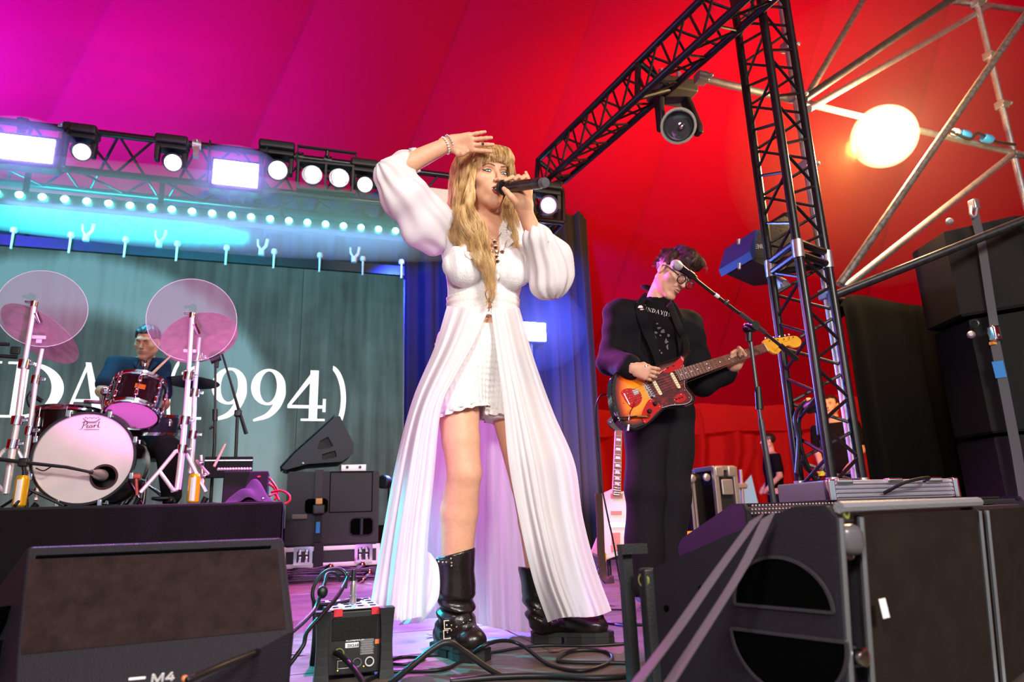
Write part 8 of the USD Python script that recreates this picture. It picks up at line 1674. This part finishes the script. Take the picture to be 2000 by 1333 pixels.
def stagehand(label, head_px, y, k, yaw, skin, hipdx=0, arm=True, hair=(.02, .012, .008)):
    h = at(*head_px, y=y); z0 = h[2] - 1.60 * k; t = thing("person", label, "person", V(h[0], y, z0)); f, u = facing(h, yaw, -5, 0); u = V(0, 0, 1); f = unit(f * V(1, 1, .1)); Hh = Head(h, f, u, k, male=True); hpp = Hh.prims(); B = lambda x, yy, z: h + k * (Hh.R @ V(x, yy, 0) + V(0, 0, z))
    tr = [("e", B(0, -.03, -.42), (.18 * k, .13 * k, .26 * k), Hh.R, .05), ("c", B(-.17, -.03, -.25), B(.17, -.03, -.25), .065 * k, .065 * k, .05), ("e", B(0, -.02, -.66), (.15 * k, .11 * k, .15 * k), Hh.R, .05)]
    ar = []
    for s in (-1, 1): ar += [("c", B(s * .20, -.03, -.26), B(s * .235, -.05, -.53), .05 * k, .042 * k, .01), ("c", B(s * .235, -.05, -.53), B(s * .15, .12, -.70), .040 * k, .03 * k, .01), ("c", B(s * .15, .12, -.70), B(s * .11, .16, -.75), .034 * k, .028 * k, .01)]
    lg = []
    for s in (-1, 1): lg += [("c", B(s * .09, -.02, -.75), B(s * .10, .0, -1.12), .085 * k, .062 * k, .02), ("c", B(s * .10, .0, -1.12), B(s * .10, -.02, -1.50), .06 * k, .045 * k, .02)]
    nk_ = ("c", B(0, -.03, -.20), Hh.L(0, -.02, -.08), .058 * k, .052 * k, .02)
    obj("body", weld([surface(field(tr + ar + lg + [nk_]), *bounds(tr + ar + lg, .04), .016), surface(field(hpp + [nk_]), bounds(hpp)[0] - V(0, 0, .04), bounds(hpp)[1], .006)]), skin, t, smooth=True)
    slv = [("c", B(s * .20, -.03, -.26), B(s * .225, -.045, -.42), .064 * k, .060 * k, .03) for s in (-1, 1)]; fs = field(tr + slv)
    obj("tshirt", surface(lambda p: np.maximum(fs(p) - .012, np.maximum(p[:, 2] - B(0, 0, -.205)[2], B(0, 0, -.80)[2] - p[:, 2])), *bounds(tr + slv, .04), .014), tee, t, smooth=True)
    fl3 = field(lg + [tr[2]]); obj("trousers", surface(lambda p: np.maximum(fl3(p) - .014, p[:, 2] - B(0, 0, -.78)[2]), *bounds(lg, .06), .016), M("trousers_black"), t, smooth=True)
    for s in (-1, 1): P = [("c", B(s * .10, -.04, -1.55), B(s * .10, .14, -1.56), .045 * k, .04 * k, 0)]; obj("shoe", blob(P, .012), leather, t, smooth=True)
    hcc = field([("e", Hh.L(0, -.024, .036), np.array((.080, .098, .086)) * k, Hh.R, 0)]); obj("hair", surface(lambda p: np.maximum(hcc(p), np.minimum(Hh.loc(p)[:, 1] - .02, .065 - Hh.loc(p)[:, 2]) + .0), Hh.c - .2, Hh.c + .2, .008), hair_mat(f"hair_{int(hair[0] * 1000)}", tuple(np.array(hair) * .5), hair, tuple(np.array(hair) * 2)), t, smooth=True)
    Hh.face(t, gaze=(0, 0), iris=(.06, .04, .03), lip=(.42, .16, .14), open_=.6, brow=(.03, .02, .015))
stagehand("person in a black T-shirt seen sideways beyond the stage, left of the tower", (1499, 862), 8.6, 1.0, -75, skin2)
stagehand("person half hidden behind the tower's cables and the side drape", (1622, 792), 6.2, 1.0, -20, skin2, hair=(.015, .01, .008))
# ------------------------------------------------------------------ haze: rounded clouds, so that they thin out towards their edges
hz2 = usdkit.material(stage, LK + "lamp_haze", {"v": ("principled_volume", {"color": (.97, .95, .93), "density": .008})}, [], volume="v.volume")
one("lamp_haze", sphere(fl + V(0, .05, 0), 1., 4, (1.05, 1.05, 1.05)), hz2, "haze glowing round the warm flood lamp on the scaffold", "haze", kind="stuff", smooth=False)

hz3 = usdkit.material(stage, LK + "glow_haze", {"v": ("principled_volume", {"color": (.97, .97, .97), "density": .45})}, [], volume="v.volume")
one("lamp_haze", sphere(fl + V(0, -.02, 0), .22, 4), hz3, "dense bright haze right at the warm flood lamp", "haze", kind="stuff", smooth=False)
one("batten_haze", sphere(((pa[0] + pb[0]) / 2 - .1, YT - .05, zb_led), 1., 4, (2.6, .36, .28)), hz3, "cyan glowing haze along the LED batten", "haze", kind="stuff", smooth=False)
hz5 = usdkit.material(stage, LK + "blinder_glow_haze", {"v": ("principled_volume", {"color": (.97, .97, .97), "density": .42})}, [], volume="v.volume")
for px_, py_, lab in ((42, 287, "left blinder panel"), (460, 338, "middle blinder panel")):
    one("blinder_haze", sphere(at(px_, py_, y=YT - .3), 1., 4, (.33, .17, .20)), hz5, f"bright haze in front of the {lab} on the rear truss", "haze", kind="stuff", smooth=False)
hz4 = usdkit.material(stage, LK + "thin_glow_haze", {"v": ("principled_volume", {"color": (.97, .97, .97), "density": .055})}, [], volume="v.volume")
for c_, r_h, lab in ((bb + V(0, -.2, 0), (.55, .4, .5), "around the floor flood behind the singer"),):
    one("blinder_haze", sphere(c_, 1., 4, r_h), hz4, "thin haze glowing " + lab, "haze", kind="stuff", smooth=False)

# ------------------------------------------------------------------ groups of like things
GROUPS = {"floor_cable": "black cables lying on the deck", "moving_head": "moving head lamps on the trusses", "stage_monitor": "wedge monitors on the stage", "dry_leaf": "dry leaves on the deck", "cymbal": "cymbals of the drum kit", "microphone_stand": "microphone stands", "drink_can": "yellow drink cans on the riser", "clear_disc": "clear round shields on the cymbal stands",
          "cymbal_stand": "double chrome cymbal stands", "loudspeaker_cabinet": "stacked loudspeaker cabinets", "strobe_blinder": "blinding white panels", "finger_ring": "finger rings", "drum_stick": "wooden drum sticks", "guitar_stand": "guitar stands", "bracelet": "bracelets on the raised wrist", "earpiece": "in-ear monitors", "signal_cable": "cables of the stage box", "ratchet_strap": "ratchet straps", "electric_guitar": "electric guitars", "overhead_microphone": "small microphones at the drums"}
for p in stage.GetPrimAtPath("/World").GetChildren():
    n = p.GetName(); n = n[:-4] if n[-4:-3] == "_" and n[-3:].isdigit() else n
    if n in GROUPS: p.SetCustomDataByKey("group", GROUPS[n])
